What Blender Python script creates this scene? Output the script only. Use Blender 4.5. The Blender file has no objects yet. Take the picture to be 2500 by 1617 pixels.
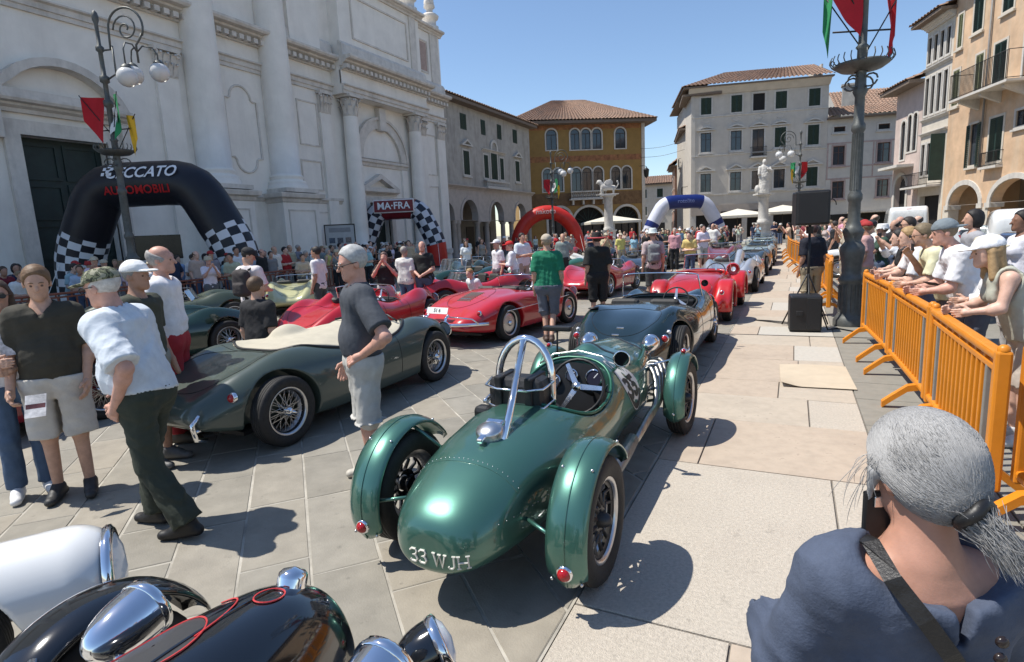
import bpy, bmesh, math, random
import numpy as np
from mathutils import Vector, Matrix
R=math.radians
rnd=random.Random(7); nr=np.random.RandomState(5)
scene=bpy.context.scene
col=scene.collection
# ---------------- camera, sky, sun, exposure ----------------
FOC=1400.; IW,IH=2500.,1617.
YAW,PITCH,ROLL,CZ=R(26.3),R(-9.5),R(2.8),1.82
cam=bpy.data.cameras.new('camera'); camo=bpy.data.objects.new('camera',cam); col.objects.link(camo)
cam.sensor_fit='HORIZONTAL'; cam.sensor_width=36.; cam.lens=36.*FOC/IW; cam.clip_start=.05; cam.clip_end=3000
camo.matrix_world=Matrix.Translation((0,0,CZ))@Matrix.Rotation(YAW,4,'Z')@Matrix.Rotation(R(90)+PITCH,4,'X')@Matrix.Rotation(-ROLL,4,'Z')
scene.camera=camo
SUN_EL=R(61); SUN_AZ=math.atan2(-.40,-.92)      # direction towards the sun in the ground plane
sdir=Vector((math.cos(SUN_AZ)*math.cos(SUN_EL),math.sin(SUN_AZ)*math.cos(SUN_EL),math.sin(SUN_EL)))
w=bpy.data.worlds.new('World'); scene.world=w; w.use_nodes=True
nt=w.node_tree; nt.nodes.clear()
sky=nt.nodes.new('ShaderNodeTexSky'); sky.sky_type='NISHITA'; sky.sun_disc=False
sky.sun_elevation=SUN_EL; sky.sun_rotation=math.atan2(sdir.x,sdir.y)
sky.altitude=100; sky.air_density=1.0; sky.dust_density=.25; sky.ozone_density=3.0
bg=nt.nodes.new('ShaderNodeBackground'); bg.inputs[1].default_value=.135
out=nt.nodes.new('ShaderNodeOutputWorld'); nt.links.new(sky.outputs[0],bg.inputs[0]); nt.links.new(bg.outputs[0],out.inputs[0])
sl=bpy.data.lights.new('sun','SUN'); sl.energy=4.9; sl.angle=R(.53); sl.color=(1,.955,.88)
so=bpy.data.objects.new('sun',sl); col.objects.link(so); so.rotation_euler=(-sdir).to_track_quat('-Z','Y').to_euler(); so.location=(0,0,30)
scene.view_settings.view_transform='Standard'; scene.view_settings.look='None'; scene.view_settings.exposure=.34; scene.view_settings.gamma=1
scene.render.engine='CYCLES'
try: scene.cycles.use_denoising=True; scene.cycles.max_bounces=7; scene.cycles.transparent_max_bounces=12; scene.cycles.caustics_reflective=False; scene.cycles.caustics_refractive=False
except Exception: pass
_c,_s=math.cos,math.sin
_f=Vector((-_s(YAW)*_c(PITCH),_c(YAW)*_c(PITCH),_s(PITCH))); _r0=Vector((_c(YAW),_s(YAW),0)); _u0=_r0.cross(_f)
_r=_r0*_c(ROLL)-_u0*_s(ROLL); _u=_r0*_s(ROLL)+_u0*_c(ROLL)
def ground(px,py,z=0.):
    d=_f+_r*((px-IW/2)/FOC)-_u*((py-IH/2)/FOC); t=(z-CZ)/d.z
    return Vector((0,0,CZ))+d*t
def at(px,py,dep):
    return Vector((0,0,CZ))+(_f+_r*((px-IW/2)/FOC)-_u*((py-IH/2)/FOC))*dep
def pix(p):
    d=Vector(p)-Vector((0,0,CZ)); z=d.dot(_f)
    return (IW/2+FOC*d.dot(_r)/z, IH/2-FOC*d.dot(_u)/z, z)
# ---------------- materials ----------------
MC={}
def mat(key,colr=(.5,.5,.5),rough=.6,metal=0.,var=.12,vs=6.,bump=0.,bs=80.,coat=0.,spec=.5,objcol=False,stain=0.,trans=0.,dirt=None,spots=0.,ior=1.45,sub=0.,coord='Object'):
    if key in MC: return MC[key]
    m=bpy.data.materials.new(key); m.use_nodes=True; MC[key]=m
    n=m.node_tree.nodes; L=m.node_tree.links; b=n['Principled BSDF']
    b.inputs['Roughness'].default_value=rough; b.inputs['Metallic'].default_value=metal
    b.inputs['Specular IOR Level'].default_value=spec; b.inputs['IOR'].default_value=ior
    if coat: b.inputs['Coat Weight'].default_value=coat; b.inputs['Coat Roughness'].default_value=.03
    if trans: b.inputs['Transmission Weight'].default_value=trans
    if sub: b.inputs['Subsurface Weight'].default_value=sub; b.inputs['Subsurface Radius'].default_value=(.01,.004,.002)
    tc=n.new('ShaderNodeTexCoord')
    def noise(sc,det=4,rgh=.6):
        t=n.new('ShaderNodeTexNoise'); t.inputs['Scale'].default_value=sc; t.inputs['Detail'].default_value=det; t.inputs['Roughness'].default_value=rgh
        L.new(tc.outputs[coord],t.inputs['Vector']); return t
    if objcol:
        oi=n.new('ShaderNodeObjectInfo'); base=oi.outputs['Color']
    else:
        rg=n.new('ShaderNodeRGB'); rg.outputs[0].default_value=(*colr,1); base=rg.outputs[0]
    t=noise(vs); mr=n.new('ShaderNodeMapRange'); mr.inputs[1].default_value=.3; mr.inputs[2].default_value=.7; mr.inputs[3].default_value=1-var; mr.inputs[4].default_value=1+var
    L.new(t.outputs[0],mr.inputs[0])
    mx=n.new('ShaderNodeMix'); mx.data_type='RGBA'; mx.blend_type='MULTIPLY'; mx.inputs[0].default_value=1
    L.new(base,mx.inputs[6]); L.new(mr.outputs[0],mx.inputs[7]); res=mx.outputs[2]
    if stain:
        mp=n.new('ShaderNodeMapping'); mp.inputs['Scale'].default_value=(1,1,.22); L.new(tc.outputs[coord],mp.inputs[0])
        t2=n.new('ShaderNodeTexNoise'); t2.inputs['Scale'].default_value=1.1; t2.inputs['Detail'].default_value=7; t2.inputs['Roughness'].default_value=.72; L.new(mp.outputs[0],t2.inputs['Vector'])
        cr=n.new('ShaderNodeMapRange'); cr.inputs[1].default_value=.48; cr.inputs[2].default_value=.72; cr.inputs[3].default_value=0; cr.inputs[4].default_value=stain; L.new(t2.outputs[0],cr.inputs[0])
        m2=n.new('ShaderNodeMix'); m2.data_type='RGBA'; L.new(cr.outputs[0],m2.inputs[0]); L.new(res,m2.inputs[6]); m2.inputs[7].default_value=(*(dirt or (colr[0]*.35,colr[1]*.33,colr[2]*.3)),1); res=m2.outputs[2]
    if spots:
        t4=noise(9.,6,.7); c4=n.new('ShaderNodeMapRange'); c4.inputs[1].default_value=.60; c4.inputs[2].default_value=.70; c4.inputs[3].default_value=0; c4.inputs[4].default_value=spots; L.new(t4.outputs[0],c4.inputs[0])
        vo=n.new('ShaderNodeTexVoronoi'); vo.inputs['Scale'].default_value=5.; L.new(tc.outputs[coord],vo.inputs['Vector']); c5=n.new('ShaderNodeMapRange'); c5.inputs[1].default_value=.07; c5.inputs[2].default_value=.05; c5.inputs[3].default_value=0; c5.inputs[4].default_value=spots*.8; L.new(vo.outputs['Distance'],c5.inputs[0])
        ad=n.new('ShaderNodeMath'); ad.operation='MAXIMUM'; L.new(c4.outputs[0],ad.inputs[0]); L.new(c5.outputs[0],ad.inputs[1])
        m4=n.new('ShaderNodeMix'); m4.data_type='RGBA'; L.new(ad.outputs[0],m4.inputs[0]); L.new(res,m4.inputs[6]); m4.inputs[7].default_value=(colr[0]*.35,colr[1]*.35,colr[2]*.36,1); res=m4.outputs[2]
    L.new(res,b.inputs['Base Color'])
    if bump:
        t3=noise(bs,5); bp=n.new('ShaderNodeBump'); bp.inputs['Strength'].default_value=bump; bp.inputs['Distance'].default_value=.01
        L.new(t3.outputs[0],bp.inputs['Height']); L.new(bp.outputs[0],b.inputs['Normal'])
        if not metal and not coat:
            rr=n.new('ShaderNodeMapRange'); rr.inputs[3].default_value=max(0,rough-.12); rr.inputs[4].default_value=min(1,rough+.12); L.new(t3.outputs[0],rr.inputs[0]); L.new(rr.outputs[0],b.inputs['Roughness'])
    return m
def paint(key,colr,metal=0.,rough=.32,coat=1.): return mat(key,colr,rough,metal,var=.05,vs=2.,coat=coat,bump=.012,bs=180)
def glassmat(key='clear_glass',tint=(.9,.95,.95),k=.09):
    if key in MC: return MC[key]
    m=bpy.data.materials.new(key); m.use_nodes=True; MC[key]=m; n=m.node_tree.nodes; L=m.node_tree.links; n.remove(n['Principled BSDF'])
    t=n.new('ShaderNodeBsdfTransparent'); t.inputs[0].default_value=(*tint,1); g=n.new('ShaderNodeBsdfGlossy'); g.inputs['Roughness'].default_value=.02
    lw=n.new('ShaderNodeLayerWeight'); lw.inputs[0].default_value=.25
    mr=n.new('ShaderNodeMapRange'); mr.inputs[3].default_value=k; mr.inputs[4].default_value=.75; L.new(lw.outputs['Fresnel'],mr.inputs[0])
    mx=n.new('ShaderNodeMixShader'); L.new(mr.outputs[0],mx.inputs[0]); L.new(t.outputs[0],mx.inputs[1]); L.new(g.outputs[0],mx.inputs[2]); L.new(mx.outputs[0],n['Material Output'].inputs[0])
    return m
chrome=mat('chrome',(.82,.82,.84),.06,1.,var=.03,vs=20,bump=.01,bs=150)
steel=mat('brushed_metal',(.55,.55,.56),.3,1.,var=.08,vs=20)
rubber=mat('tyre_rubber',(.022,.021,.02),.72,var=.3,vs=25,bump=.15,bs=220)
blk=mat('black_plastic',(.014,.014,.015),.45,var=.2,vs=12,bump=.05,bs=300)
leather=mat('black_leather',(.02,.019,.019),.42,var=.3,vs=30,bump=.25,bs=180)
glass=glassmat()
CLOTH=mat('cloth',rough=.85,objcol=True,var=.10,vs=14,bump=.5,bs=22)
SKIN=mat('skin',rough=.5,objcol=True,var=.13,vs=22,bump=.08,bs=240,sub=.08)
HAIR=mat('hair',rough=.62,objcol=True,var=.22,vs=45,bump=.12,bs=90)
# ---------------- object helpers ----------------
def tag(o,label=None,cat=None,group=None,kind=None):
    if label: o['label']=label
    if cat: o['category']=cat
    if group: o['group']=group
    if kind: o['kind']=kind
    return o
def thing(name,label,cat,loc=(0,0,0),rz=0.,group=None):
    o=bpy.data.objects.new(name,None); col.objects.link(o); o.location=loc; o.rotation_euler=(0,0,rz); o.empty_display_size=.2
    return tag(o,label,cat,group)
def link(name,me,parent=None,loc=None,rot=None,scale=None,color=None,m=None):
    o=bpy.data.objects.new(name,me); col.objects.link(o)
    if parent: o.parent=parent
    if loc is not None: o.location=loc
    if rot is not None: o.rotation_euler=rot
    if scale is not None: o.scale=scale
    if color is not None: o.color=(*color,1)
    return o
def npmesh(name,V,F,m=None,smooth=True):
    me=bpy.data.meshes.new(name); V=np.asarray(V,np.float32); F=np.asarray(F,np.int32)
    k=F.shape[1]
    me.vertices.add(len(V)); me.vertices.foreach_set('co',V.ravel())
    me.loops.add(F.size); me.loops.foreach_set('vertex_index',F.ravel())
    me.polygons.add(len(F)); me.polygons.foreach_set('loop_start',np.arange(0,F.size,k,dtype=np.int32)); me.polygons.foreach_set('loop_total',np.full(len(F),k,np.int32))
    me.polygons.foreach_set('use_smooth',np.full(len(F),smooth,bool))
    me.update(calc_edges=True)
    if m: me.materials.append(m)
    return me
class MB:
    """collects shapes into one mesh"""
    def __init__(s): s.v=[]; s.f=[]; s.sm=[]
    def add(s,V,F,smooth=False):
        o=len(s.v); s.v+= [tuple(map(float,p)) for p in V]; s.f+=[tuple(int(i)+o for i in f) for f in F]; s.sm+=[smooth]*len(F); return s
    def box(s,a,b,T=None):
        x0,y0,z0=[min(a[i],b[i]) for i in range(3)]; x1,y1,z1=[max(a[i],b[i]) for i in range(3)]
        V=[(x0,y0,z0),(x1,y0,z0),(x1,y1,z0),(x0,y1,z0),(x0,y0,z1),(x1,y0,z1),(x1,y1,z1),(x0,y1,z1)]
        if T: V=[T@Vector(p) for p in V]
        return s.add(V,[(0,3,2,1),(4,5,6,7),(0,1,5,4),(1,2,6,5),(2,3,7,6),(3,0,4,7)])
    def bbox(s,a,b,r=.02,T=None):
        """box with chamfered edges (rounded in plan and top)"""
        bm=bmesh.new(); bmesh.ops.create_cube(bm,size=1)
        c=[(a[i]+b[i])/2 for i in range(3)]; d=[abs(b[i]-a[i]) for i in range(3)]
        for v in bm.verts: v.co=Vector((c[i]+v.co[i]*d[i] for i in range(3)))
        bmesh.ops.bevel(bm,geom=bm.edges[:],offset=min(r,min(d)*.45),segments=2,affect='EDGES',profile=.5)
        if T: bm.transform(T)
        bm.verts.index_update(); s.add([v.co for v in bm.verts],[[v.index for v in f.verts] for f in bm.faces]); bm.free(); return s
    def tube(s,P,r,n=8,caps=True,closed=False,flat=None):
        P=[Vector(p) for p in P]; m=len(P); rs=r if hasattr(r,'__len__') else [r]*m
        V=[];F=[]; ref=None
        for i,p in enumerate(P):
            t=(P[(i+1)%m]-P[i-1]) if closed else (P[min(i+1,m-1)]-P[max(i-1,0)])
            if t.length<1e-9: t=Vector((0,0,1))
            t.normalize()
            if ref is None: ref=t.orthogonal().normalized()
            ref=(ref-t*ref.dot(t)); ref=ref.normalized() if ref.length>1e-6 else t.orthogonal().normalized()
            b=t.cross(ref)
            for k in range(n):
                a=2*math.pi*k/n; V.append(p+(ref*math.cos(a)+b*math.sin(a))*rs[i])
        e=m if closed else m-1
        for i in range(e):
            j=(i+1)%m
            for k in range(n):
                k2=(k+1)%n; F.append((i*n+k,i*n+k2,j*n+k2,j*n+k))
        if caps and not closed: F.append(tuple(range(n-1,-1,-1))); F.append(tuple((m-1)*n+k for k in range(n)))
        return s.add(V,F,n>5)
    def lathe(s,prof,n=24,o=(0,0,0),axis='z',smooth=True,a0=0.,a1=2*math.pi,T=None):
        full=abs(a1-a0-2*math.pi)<1e-6; cnt=n if full else n+1
        V=[];F=[]
        for i in range(cnt):
            a=a0+(a1-a0)*i/n; c_,s_=math.cos(a),math.sin(a)
            for (r_,h) in prof:
                p=(r_*c_,r_*s_,h)
                if axis=='x': p=(h,r_*c_,r_*s_)
                elif axis=='y': p=(r_*s_,h,r_*c_)
                V.append((p[0]+o[0],p[1]+o[1],p[2]+o[2]))
        m=len(prof)
        for i in range(n):
            j=(i+1)%cnt
            for k in range(m-1): F.append((i*m+k,j*m+k,j*m+k+1,i*m+k+1))
        if T: V=[T@Vector(p) for p in V]
        return s.add(V,F,smooth)
    def sph(s,c,r,n=12,T=None):
        r=r if hasattr(r,'__len__') else (r,r,r); m=max(6,n//2+1)
        prof=[(math.sin(math.pi*i/(m-1)),-math.cos(math.pi*i/(m-1))) for i in range(m)]
        mb=MB().lathe(prof,n); V=[Vector((p[0]*r[0],p[1]*r[1],p[2]*r[2])) for p in mb.v]
        if T: V=[T@p for p in V]
        return s.add([(p[0]+c[0],p[1]+c[1],p[2]+c[2]) for p in V],mb.f,True)
    def loft(s,rings,closed=True,caps=True,smooth=True):
        n=len(rings[0]); V=[p for r_ in rings for p in r_]; F=[]
        for i in range(len(rings)-1):
            for k in range(n if closed else n-1):
                k2=(k+1)%n; F.append((i*n+k,i*n+k2,(i+1)*n+k2,(i+1)*n+k))
        if caps and closed: F.append(tuple(range(n-1,-1,-1))); F.append(tuple((len(rings)-1)*n+k for k in range(n)))
        return s.add(V,F,smooth)
    def mesh(s,name,m):
        me=bpy.data.meshes.new(name); me.from_pydata(s.v,[],s.f); me.polygons.foreach_set('use_smooth',s.sm)
        if m: me.materials.append(m)
        me.update(); return me
    def build(s,name,m,parent=None,**k): return link(name,s.mesh(name,m),parent,**k)
def copy_tree(o,parent=None):
    c=o.copy(); col.objects.link(c); c.parent=parent
    for ch in list(o.children): copy_tree(ch,c)
    return c
def poly2d(loops,th,name='wall'):
    """extruded 2D outline with holes; returns verts(x,z plane, y depth 0..th) and faces"""
    cu=bpy.data.curves.new('tmp','CURVE'); cu.dimensions='2D'; cu.fill_mode='BOTH'; cu.extrude=th/2
    for lp in loops:
        sp=cu.splines.new('POLY'); sp.points.add(len(lp)-1)
        for p,q in zip(sp.points,lp): p.co=(q[0],q[1],0,1)
        sp.use_cyclic_u=True
    ob=bpy.data.objects.new('tmp',cu); col.objects.link(ob)
    me=bpy.data.meshes.new_from_object(ob); bpy.data.objects.remove(ob); bpy.data.curves.remove(cu)
    V=[(v.co.x,-v.co.z+th/2,v.co.y) for v in me.vertices]; F=[tuple(p.vertices) for p in me.polygons]
    bpy.data.meshes.remove(me); return V,F
def textmesh(txt,size=1.,shear=0.,bold=0.,align='CENTER',space=1.):
    cu=bpy.data.curves.new('tmp','FONT'); cu.body=txt; cu.size=size; cu.shear=shear; cu.offset=bold; cu.align_x=align; cu.align_y='CENTER'; cu.space_character=space; cu.resolution_u=3
    ob=bpy.data.objects.new('tmp',cu); col.objects.link(ob)
    me=bpy.data.meshes.new_from_object(ob); bpy.data.objects.remove(ob); bpy.data.curves.remove(cu)
    V=[tuple(v.co) for v in me.vertices]; F=[tuple(p.vertices) for p in me.polygons]; bpy.data.meshes.remove(me); return V,F
def arcpts(cx,cz,r,a0,a1,n=14,rz=None):
    rz=rz or r
    return [(cx+r*math.cos(a0+(a1-a0)*i/n),cz+rz*math.sin(a0+(a1-a0)*i/n)) for i in range(n+1)]
def archloop(x0,x1,z0,zs,n=12,rise=None):
    c=(x0+x1)/2; r=(x1-x0)/2
    return [(x0,z0),(x1,z0)]+arcpts(c,zs,r,0,math.pi,n,rise)
# ---------------- implicit surfaces ----------------
def smin(a,b,k):
    h=np.maximum(k-np.abs(a-b),0)/k; return np.minimum(a,b)-h*h*k*.25
def smax(a,b,k): return -smin(-a,-b,k)
def surfnet(fn,lo,hi,h,proj=2,slack=1.7):
    lo=np.array(lo,float)-2.5*h; n=np.ceil((np.array(hi)+2.5*h-lo)/h).astype(int)+1; q=4; n=((n+q-1)//q)*q; cn=n//q
    cs=[lo[i]+(np.arange(cn[i])*q+1.5)*h for i in range(3)]
    cx=np.stack(np.meshgrid(*cs,indexing='ij'),-1).reshape(-1,3)
    cd=fn(cx).reshape(cn); D=np.repeat(np.repeat(np.repeat(cd,q,0),q,1),q,2).astype(np.float64)
    act=np.abs(D)<q*h*slack; idx=np.argwhere(act); D[act]=fn(lo+idx*h)
    s=D<0; cnt=np.zeros(np.array(D.shape)-1,np.int8)
    for a in (0,1):
        for b in (0,1):
            for c in (0,1): cnt+=s[a:a+cnt.shape[0],b:b+cnt.shape[1],c:c+cnt.shape[2]]
    mixed=(cnt>0)&(cnt<8); ci=np.argwhere(mixed); ids=-np.ones(cnt.shape,np.int64); ids[mixed]=np.arange(len(ci))
    acc=np.zeros((len(ci),3)); k=np.zeros(len(ci))
    for ax in range(3):
        o1,o2=[i for i in range(3) if i!=ax]
        for a in (0,1):
            for b in (0,1):
                c0=np.zeros(3,int); c0[o1]=a; c0[o2]=b; c1=c0.copy(); c1[ax]=1
                p=ci+c0; r_=ci+c1; da=D[p[:,0],p[:,1],p[:,2]]; db=D[r_[:,0],r_[:,1],r_[:,2]]
                m=(da<0)!=(db<0); t=np.where(m,da/np.where(m,da-db,1),0)
                acc[m]+=(c0+t[:,None]*(c1-c0))[m]; k+=m
    V=lo+(ci+acc/np.maximum(k,1)[:,None])*h
    F=[]
    for ax in range(3):
        o1,o2=[(ax+1)%3,(ax+2)%3]
        sl0=[slice(1,-1)]*3; sl0[ax]=slice(0,-1); sl1=list(sl0); sl1[ax]=slice(1,None)
        a=s[tuple(sl0)]; b=s[tuple(sl1)]
        e=np.argwhere(a!=b); base=e.copy(); base[:,o1]+=1; base[:,o2]+=1
        fl=a[e[:,0],e[:,1],e[:,2]]
        def cell(d1,d2):
            c=base.copy(); c[:,o1]-=d1; c[:,o2]-=d2; return ids[c[:,0],c[:,1],c[:,2]]
        qd=np.stack([cell(1,1),cell(0,1),cell(0,0),cell(1,0)],1)
        qd[~fl]=qd[~fl][:,::-1]; F.append(qd)
    F=np.concatenate(F); F=F[(F>=0).all(1)]
    e=h*.25
    for _ in range(proj):
        d=fn(V); g=np.stack([(fn(V+np.eye(3)[i]*e)-fn(V-np.eye(3)[i]*e))/(2*e) for i in range(3)],1)
        g2=(g*g).sum(1)+1e-9; st=-(d/g2)[:,None]*g; ln=np.linalg.norm(st,axis=1); st*=np.minimum(1,h*.6/np.maximum(ln,1e-9))[:,None]; V=V+st
    return V,F
def cap(p,a,b,ra,rb,fl=None,cut=False):
    a=np.asarray(a,float); b=np.asarray(b,float); q=p-a; ab=b-a
    pl=None
    if cut: u=ab/np.linalg.norm(ab); pl=(p-b)@u
    if fl is not None:
        nn=np.asarray(fl[:3],float); sc=1./fl[3]-1; q=q+np.outer(q@nn*sc,nn); ab=ab+nn*(ab@nn)*sc
    t=np.clip((q@ab)/max(ab@ab,1e-9),0,1); d=np.linalg.norm(q-t[:,None]*ab,axis=1)-(ra+(rb-ra)*t)
    return np.maximum(d,pl) if cut else d
def ell(p,c,r,Rm=None):
    q=p-np.asarray(c,float)
    if Rm is not None: q=q@Rm
    r=np.asarray(r,float); k0=np.linalg.norm(q/r,axis=1); k1=np.linalg.norm(q/(r*r),axis=1); return k0*(k0-1)/np.maximum(k1,1e-6)
def folds(p,amp,seed=0,sc=1.):
    rs=np.random.RandomState(seed); d=0
    for i in range(5):
        kv=rs.randn(3); kv/=np.linalg.norm(kv); kv*=rs.uniform(25,70)*sc; m=rs.randn(3)*9*sc
        a=np.sin(p@kv+rs.rand()*6+1.6*np.sin(p@m+rs.rand()*6)); d=d+(a if i%2 else 1.9*(np.abs(a)**.75-.6))
    return d*amp*.2
def cubic(xs,ys):
    xs=np.array(xs,float); ys=np.array(ys,float); d=np.gradient(ys,xs)
    sec=np.diff(ys)/np.diff(xs)
    for i in range(1,len(xs)-1):
        d[i]=0 if sec[i-1]*sec[i]<=0 else 2*sec[i-1]*sec[i]/(sec[i-1]+sec[i])
    d[0]=sec[0]; d[-1]=sec[-1]
    def f(x):
        x=np.clip(x,xs[0],xs[-1]); i=np.clip(np.searchsorted(xs,x)-1,0,len(xs)-2); h=xs[i+1]-xs[i]; t=(x-xs[i])/h
        return ys[i]*(1+2*t)*(1-t)**2+d[i]*h*t*(1-t)**2+ys[i+1]*t*t*(3-2*t)+d[i+1]*h*t*t*(t-1)
    X=np.linspace(xs[0],xs[-1],2400); Y=f(X); return lambda x: np.interp(x,X,Y)
# ---------------- ground ----------------
stone_grey=mat('paving_grey_stone',(.30,.275,.235),.75,var=.16,vs=3.,bump=.25,bs=120,stain=.35,dirt=(.20,.185,.16),coord='Generated' if False else 'Object')
joint=mat('paving_mortar',(.365,.34,.29),.9,var=.35,vs=4,bump=.3,bs=200)
def ground_far():
    m=bpy.data.materials.new('far_paving'); m.use_nodes=True; n=m.node_tree.nodes; L=m.node_tree.links; b=n['Principled BSDF']; b.inputs['Roughness'].default_value=.8
    tc=n.new('ShaderNodeTexCoord'); mp=n.new('ShaderNodeMapping'); mp.inputs['Rotation'].default_value=(0,0,R(43)); L.new(tc.outputs['Object'],mp.inputs[0])
    br=n.new('ShaderNodeTexBrick'); br.inputs['Scale'].default_value=1.; br.inputs['Brick Width'].default_value=.75; br.inputs['Row Height'].default_value=.38; br.inputs['Mortar Size'].default_value=.012
    br.inputs['Color1'].default_value=(.28,.25,.20,1); br.inputs['Color2'].default_value=(.24,.215,.175,1); br.inputs['Mortar'].default_value=(.35,.315,.26,1); L.new(mp.outputs[0],br.inputs[0])
    nz=n.new('ShaderNodeTexNoise'); nz.inputs['Scale'].default_value=.7; nz.inputs['Detail'].default_value=6; L.new(tc.outputs['Object'],nz.inputs[0])
    mr=n.new('ShaderNodeMapRange'); mr.inputs[3].default_value=.75; mr.inputs[4].default_value=1.2; L.new(nz.outputs[0],mr.inputs[0])
    mx=n.new('ShaderNodeMix'); mx.data_type='RGBA'; mx.blend_type='MULTIPLY'; mx.inputs[0].default_value=1; L.new(br.outputs[0],mx.inputs[6]); L.new(mr.outputs[0],mx.inputs[7]); L.new(mx.outputs[2],b.inputs['Base Color'])
    return m
gm=MB(); S=1600
gm.add([(-S,-S,-.03),(S,-S,-.03),(S,S,-.03),(-S,S,-.03)],[(0,1,2,3)])
gnd=tag(gm.build('ground',ground_far()),kind='structure')
pb=MB(); pb.add([(-14,-4,-.005),(-.93,-4,-.005),(-.93,17,-.005),(-14,17,-.005)],[(0,1,2,3)])
pave=tag(pb.build('pavement',joint),kind='structure')
# grey slabs laid in diagonal courses, left of the pale walkway
cd=Vector((-.731,.682)); cn=Vector((.682,.731))
slabs=[]; cw=.385
from math import floor
def clip_half(P,f):
    o=[]
    for i in range(len(P)):
        a,b=P[i],P[(i+1)%len(P)]; fa,fb=f(a),f(b)
        if fa>=0: o.append(a)
        if fa*fb<0: t=fa/(fa-fb); o.append(a+(b-a)*t)
    return o
XE=-.945
for k in range(-20,34):
    c0=-.84+k*cw; u=-9+rnd.uniform(0,.6)
    while u<22:
        ln=rnd.choice([.55,.7,.85,.95,1.05])*rnd.uniform(.9,1.1)
        g=.008; P=[cn*(c0+g)+cd*(u+g),cn*(c0+g)+cd*(u+ln-g),cn*(c0+cw-g)+cd*(u+ln-g),cn*(c0+cw-g)+cd*(u+g)]
        P=[p+Vector((rnd.uniform(-.004,.004),rnd.uniform(-.004,.004))) for p in P]; u+=ln
        if max(p.x for p in P)<-13.5 or min(p.y for p in P)>16 or max(p.y for p in P)<-.5: continue
        P=clip_half(P,lambda p: XE-p.x)
        if len(P)<3: continue
        c=sum(P,Vector((0,0)))/len(P); q=pix((c.x,c.y,0))
        if q[2]<.6 or not(-250<q[0]<2700 and 400<q[1]<1850): continue
        slabs.append((c.length,P))
slabs.sort(key=lambda s:s[0])
slab_m=[mat('slab_stone_%d'%i,c,.72,var=.13,vs=5.,bump=.3,bs=90,stain=.4,dirt=(c[0]*.62,c[1]*.62,c[2]*.6),spots=.35) for i,c in enumerate([(.275,.25,.205),(.255,.235,.195),(.285,.255,.205),(.24,.222,.185),(.265,.245,.205)])]
def slabgeo(mb,P,z,th=.03):
    n=len(P); e=.006; c=sum(P,Vector((0,0)))/n
    inner=[p+(c-p).normalized()*e for p in P]
    a=sum(P[i].x*P[(i+1)%n].y-P[(i+1)%n].x*P[i].y for i in range(n))
    if a<0: P=P[::-1]; inner=inner[::-1]
    tz=rnd.uniform(-.0015,.0015)
    V=[(p.x,p.y,z-th) for p in P]+[(p.x,p.y,z-.003) for p in P]+[(p.x,p.y,z+tz*((p-c).x+(p-c).y)*2) for p in inner]
    F=[(i,(i+1)%n,n+(i+1)%n,n+i) for i in range(n)]+[(n+i,n+(i+1)%n,2*n+(i+1)%n,2*n+i) for i in range(n)]+[tuple(range(2*n,3*n))]
    mb.add(V,F)
rest=[MB() for _ in slab_m]
for i,(d,P) in enumerate(slabs):
    if i<230:
        mb=MB(); slabgeo(mb,P,rnd.uniform(-.001,.001)); mb.build('paving_slab',rnd.choice(slab_m),pave)
    else: slabgeo(rnd.choice(rest),P,0)
for mb,m in zip(rest,slab_m):
    if mb.v: tag(mb.build('paving_slab_field',m,pave),kind='stuff')
# pale stone walkway on the right
wj=mat('walkway_joint',(.20,.18,.155),.9,var=.2,vs=30)
wb=MB(); wb.add([(-.93,-4,-.016),(3.4,-4,-.016),(3.4,60,-.016),(-.93,60,-.016)],[(0,1,2,3)])
walk=tag(wb.build('walkway',wj),kind='structure')
pale=[mat('pale_hammered_stone',(.465,.415,.345),.85,var=.16,vs=55,bump=.75,bs=130,stain=.3,dirt=(.31,.27,.225),spots=.3),
      mat('peach_smooth_stone',(.42,.345,.268),.8,var=.09,vs=9,bump=.15,bs=70,stain=.4,dirt=(.26,.21,.17),spots=.5),
      mat('cream_smooth_stone',(.43,.37,.295),.8,var=.09,vs=9,bump=.15,bs=70,stain=.35,dirt=(.28,.24,.19),spots=.5),
      mat('grey_edge_stone',(.235,.22,.185),.8,var=.1,vs=7,bump=.2,bs=90,stain=.25,dirt=(.19,.185,.17)),
      mat('white_insert_stone',(.45,.42,.365),.8,var=.07,vs=20,bump=.3,bs=150)]
ys=[-1.5,.3,1.3,2.43,4.40,5.55,6.42,7.1,8.3,9.3,10.12,11.0,12.2,13.1,14.4,15.3,16.8,17.9,19.2,20.5,22,23.5,25,26.5,28,30,32,34,36,38.5,41,44,47,50,54,58]
def pslab(x0,x1,y0,y1,m,sk=0.):
    g=.006; mb=MB(); slabgeo(mb,[Vector((x0+g,y0+g)),Vector((x1-g,y0+g+sk)),Vector((x1-g,y1-g+sk)),Vector((x0+g,y1-g))],rnd.uniform(-.001,.001)); return mb.build('walkway_slab',m,walk)
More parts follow.
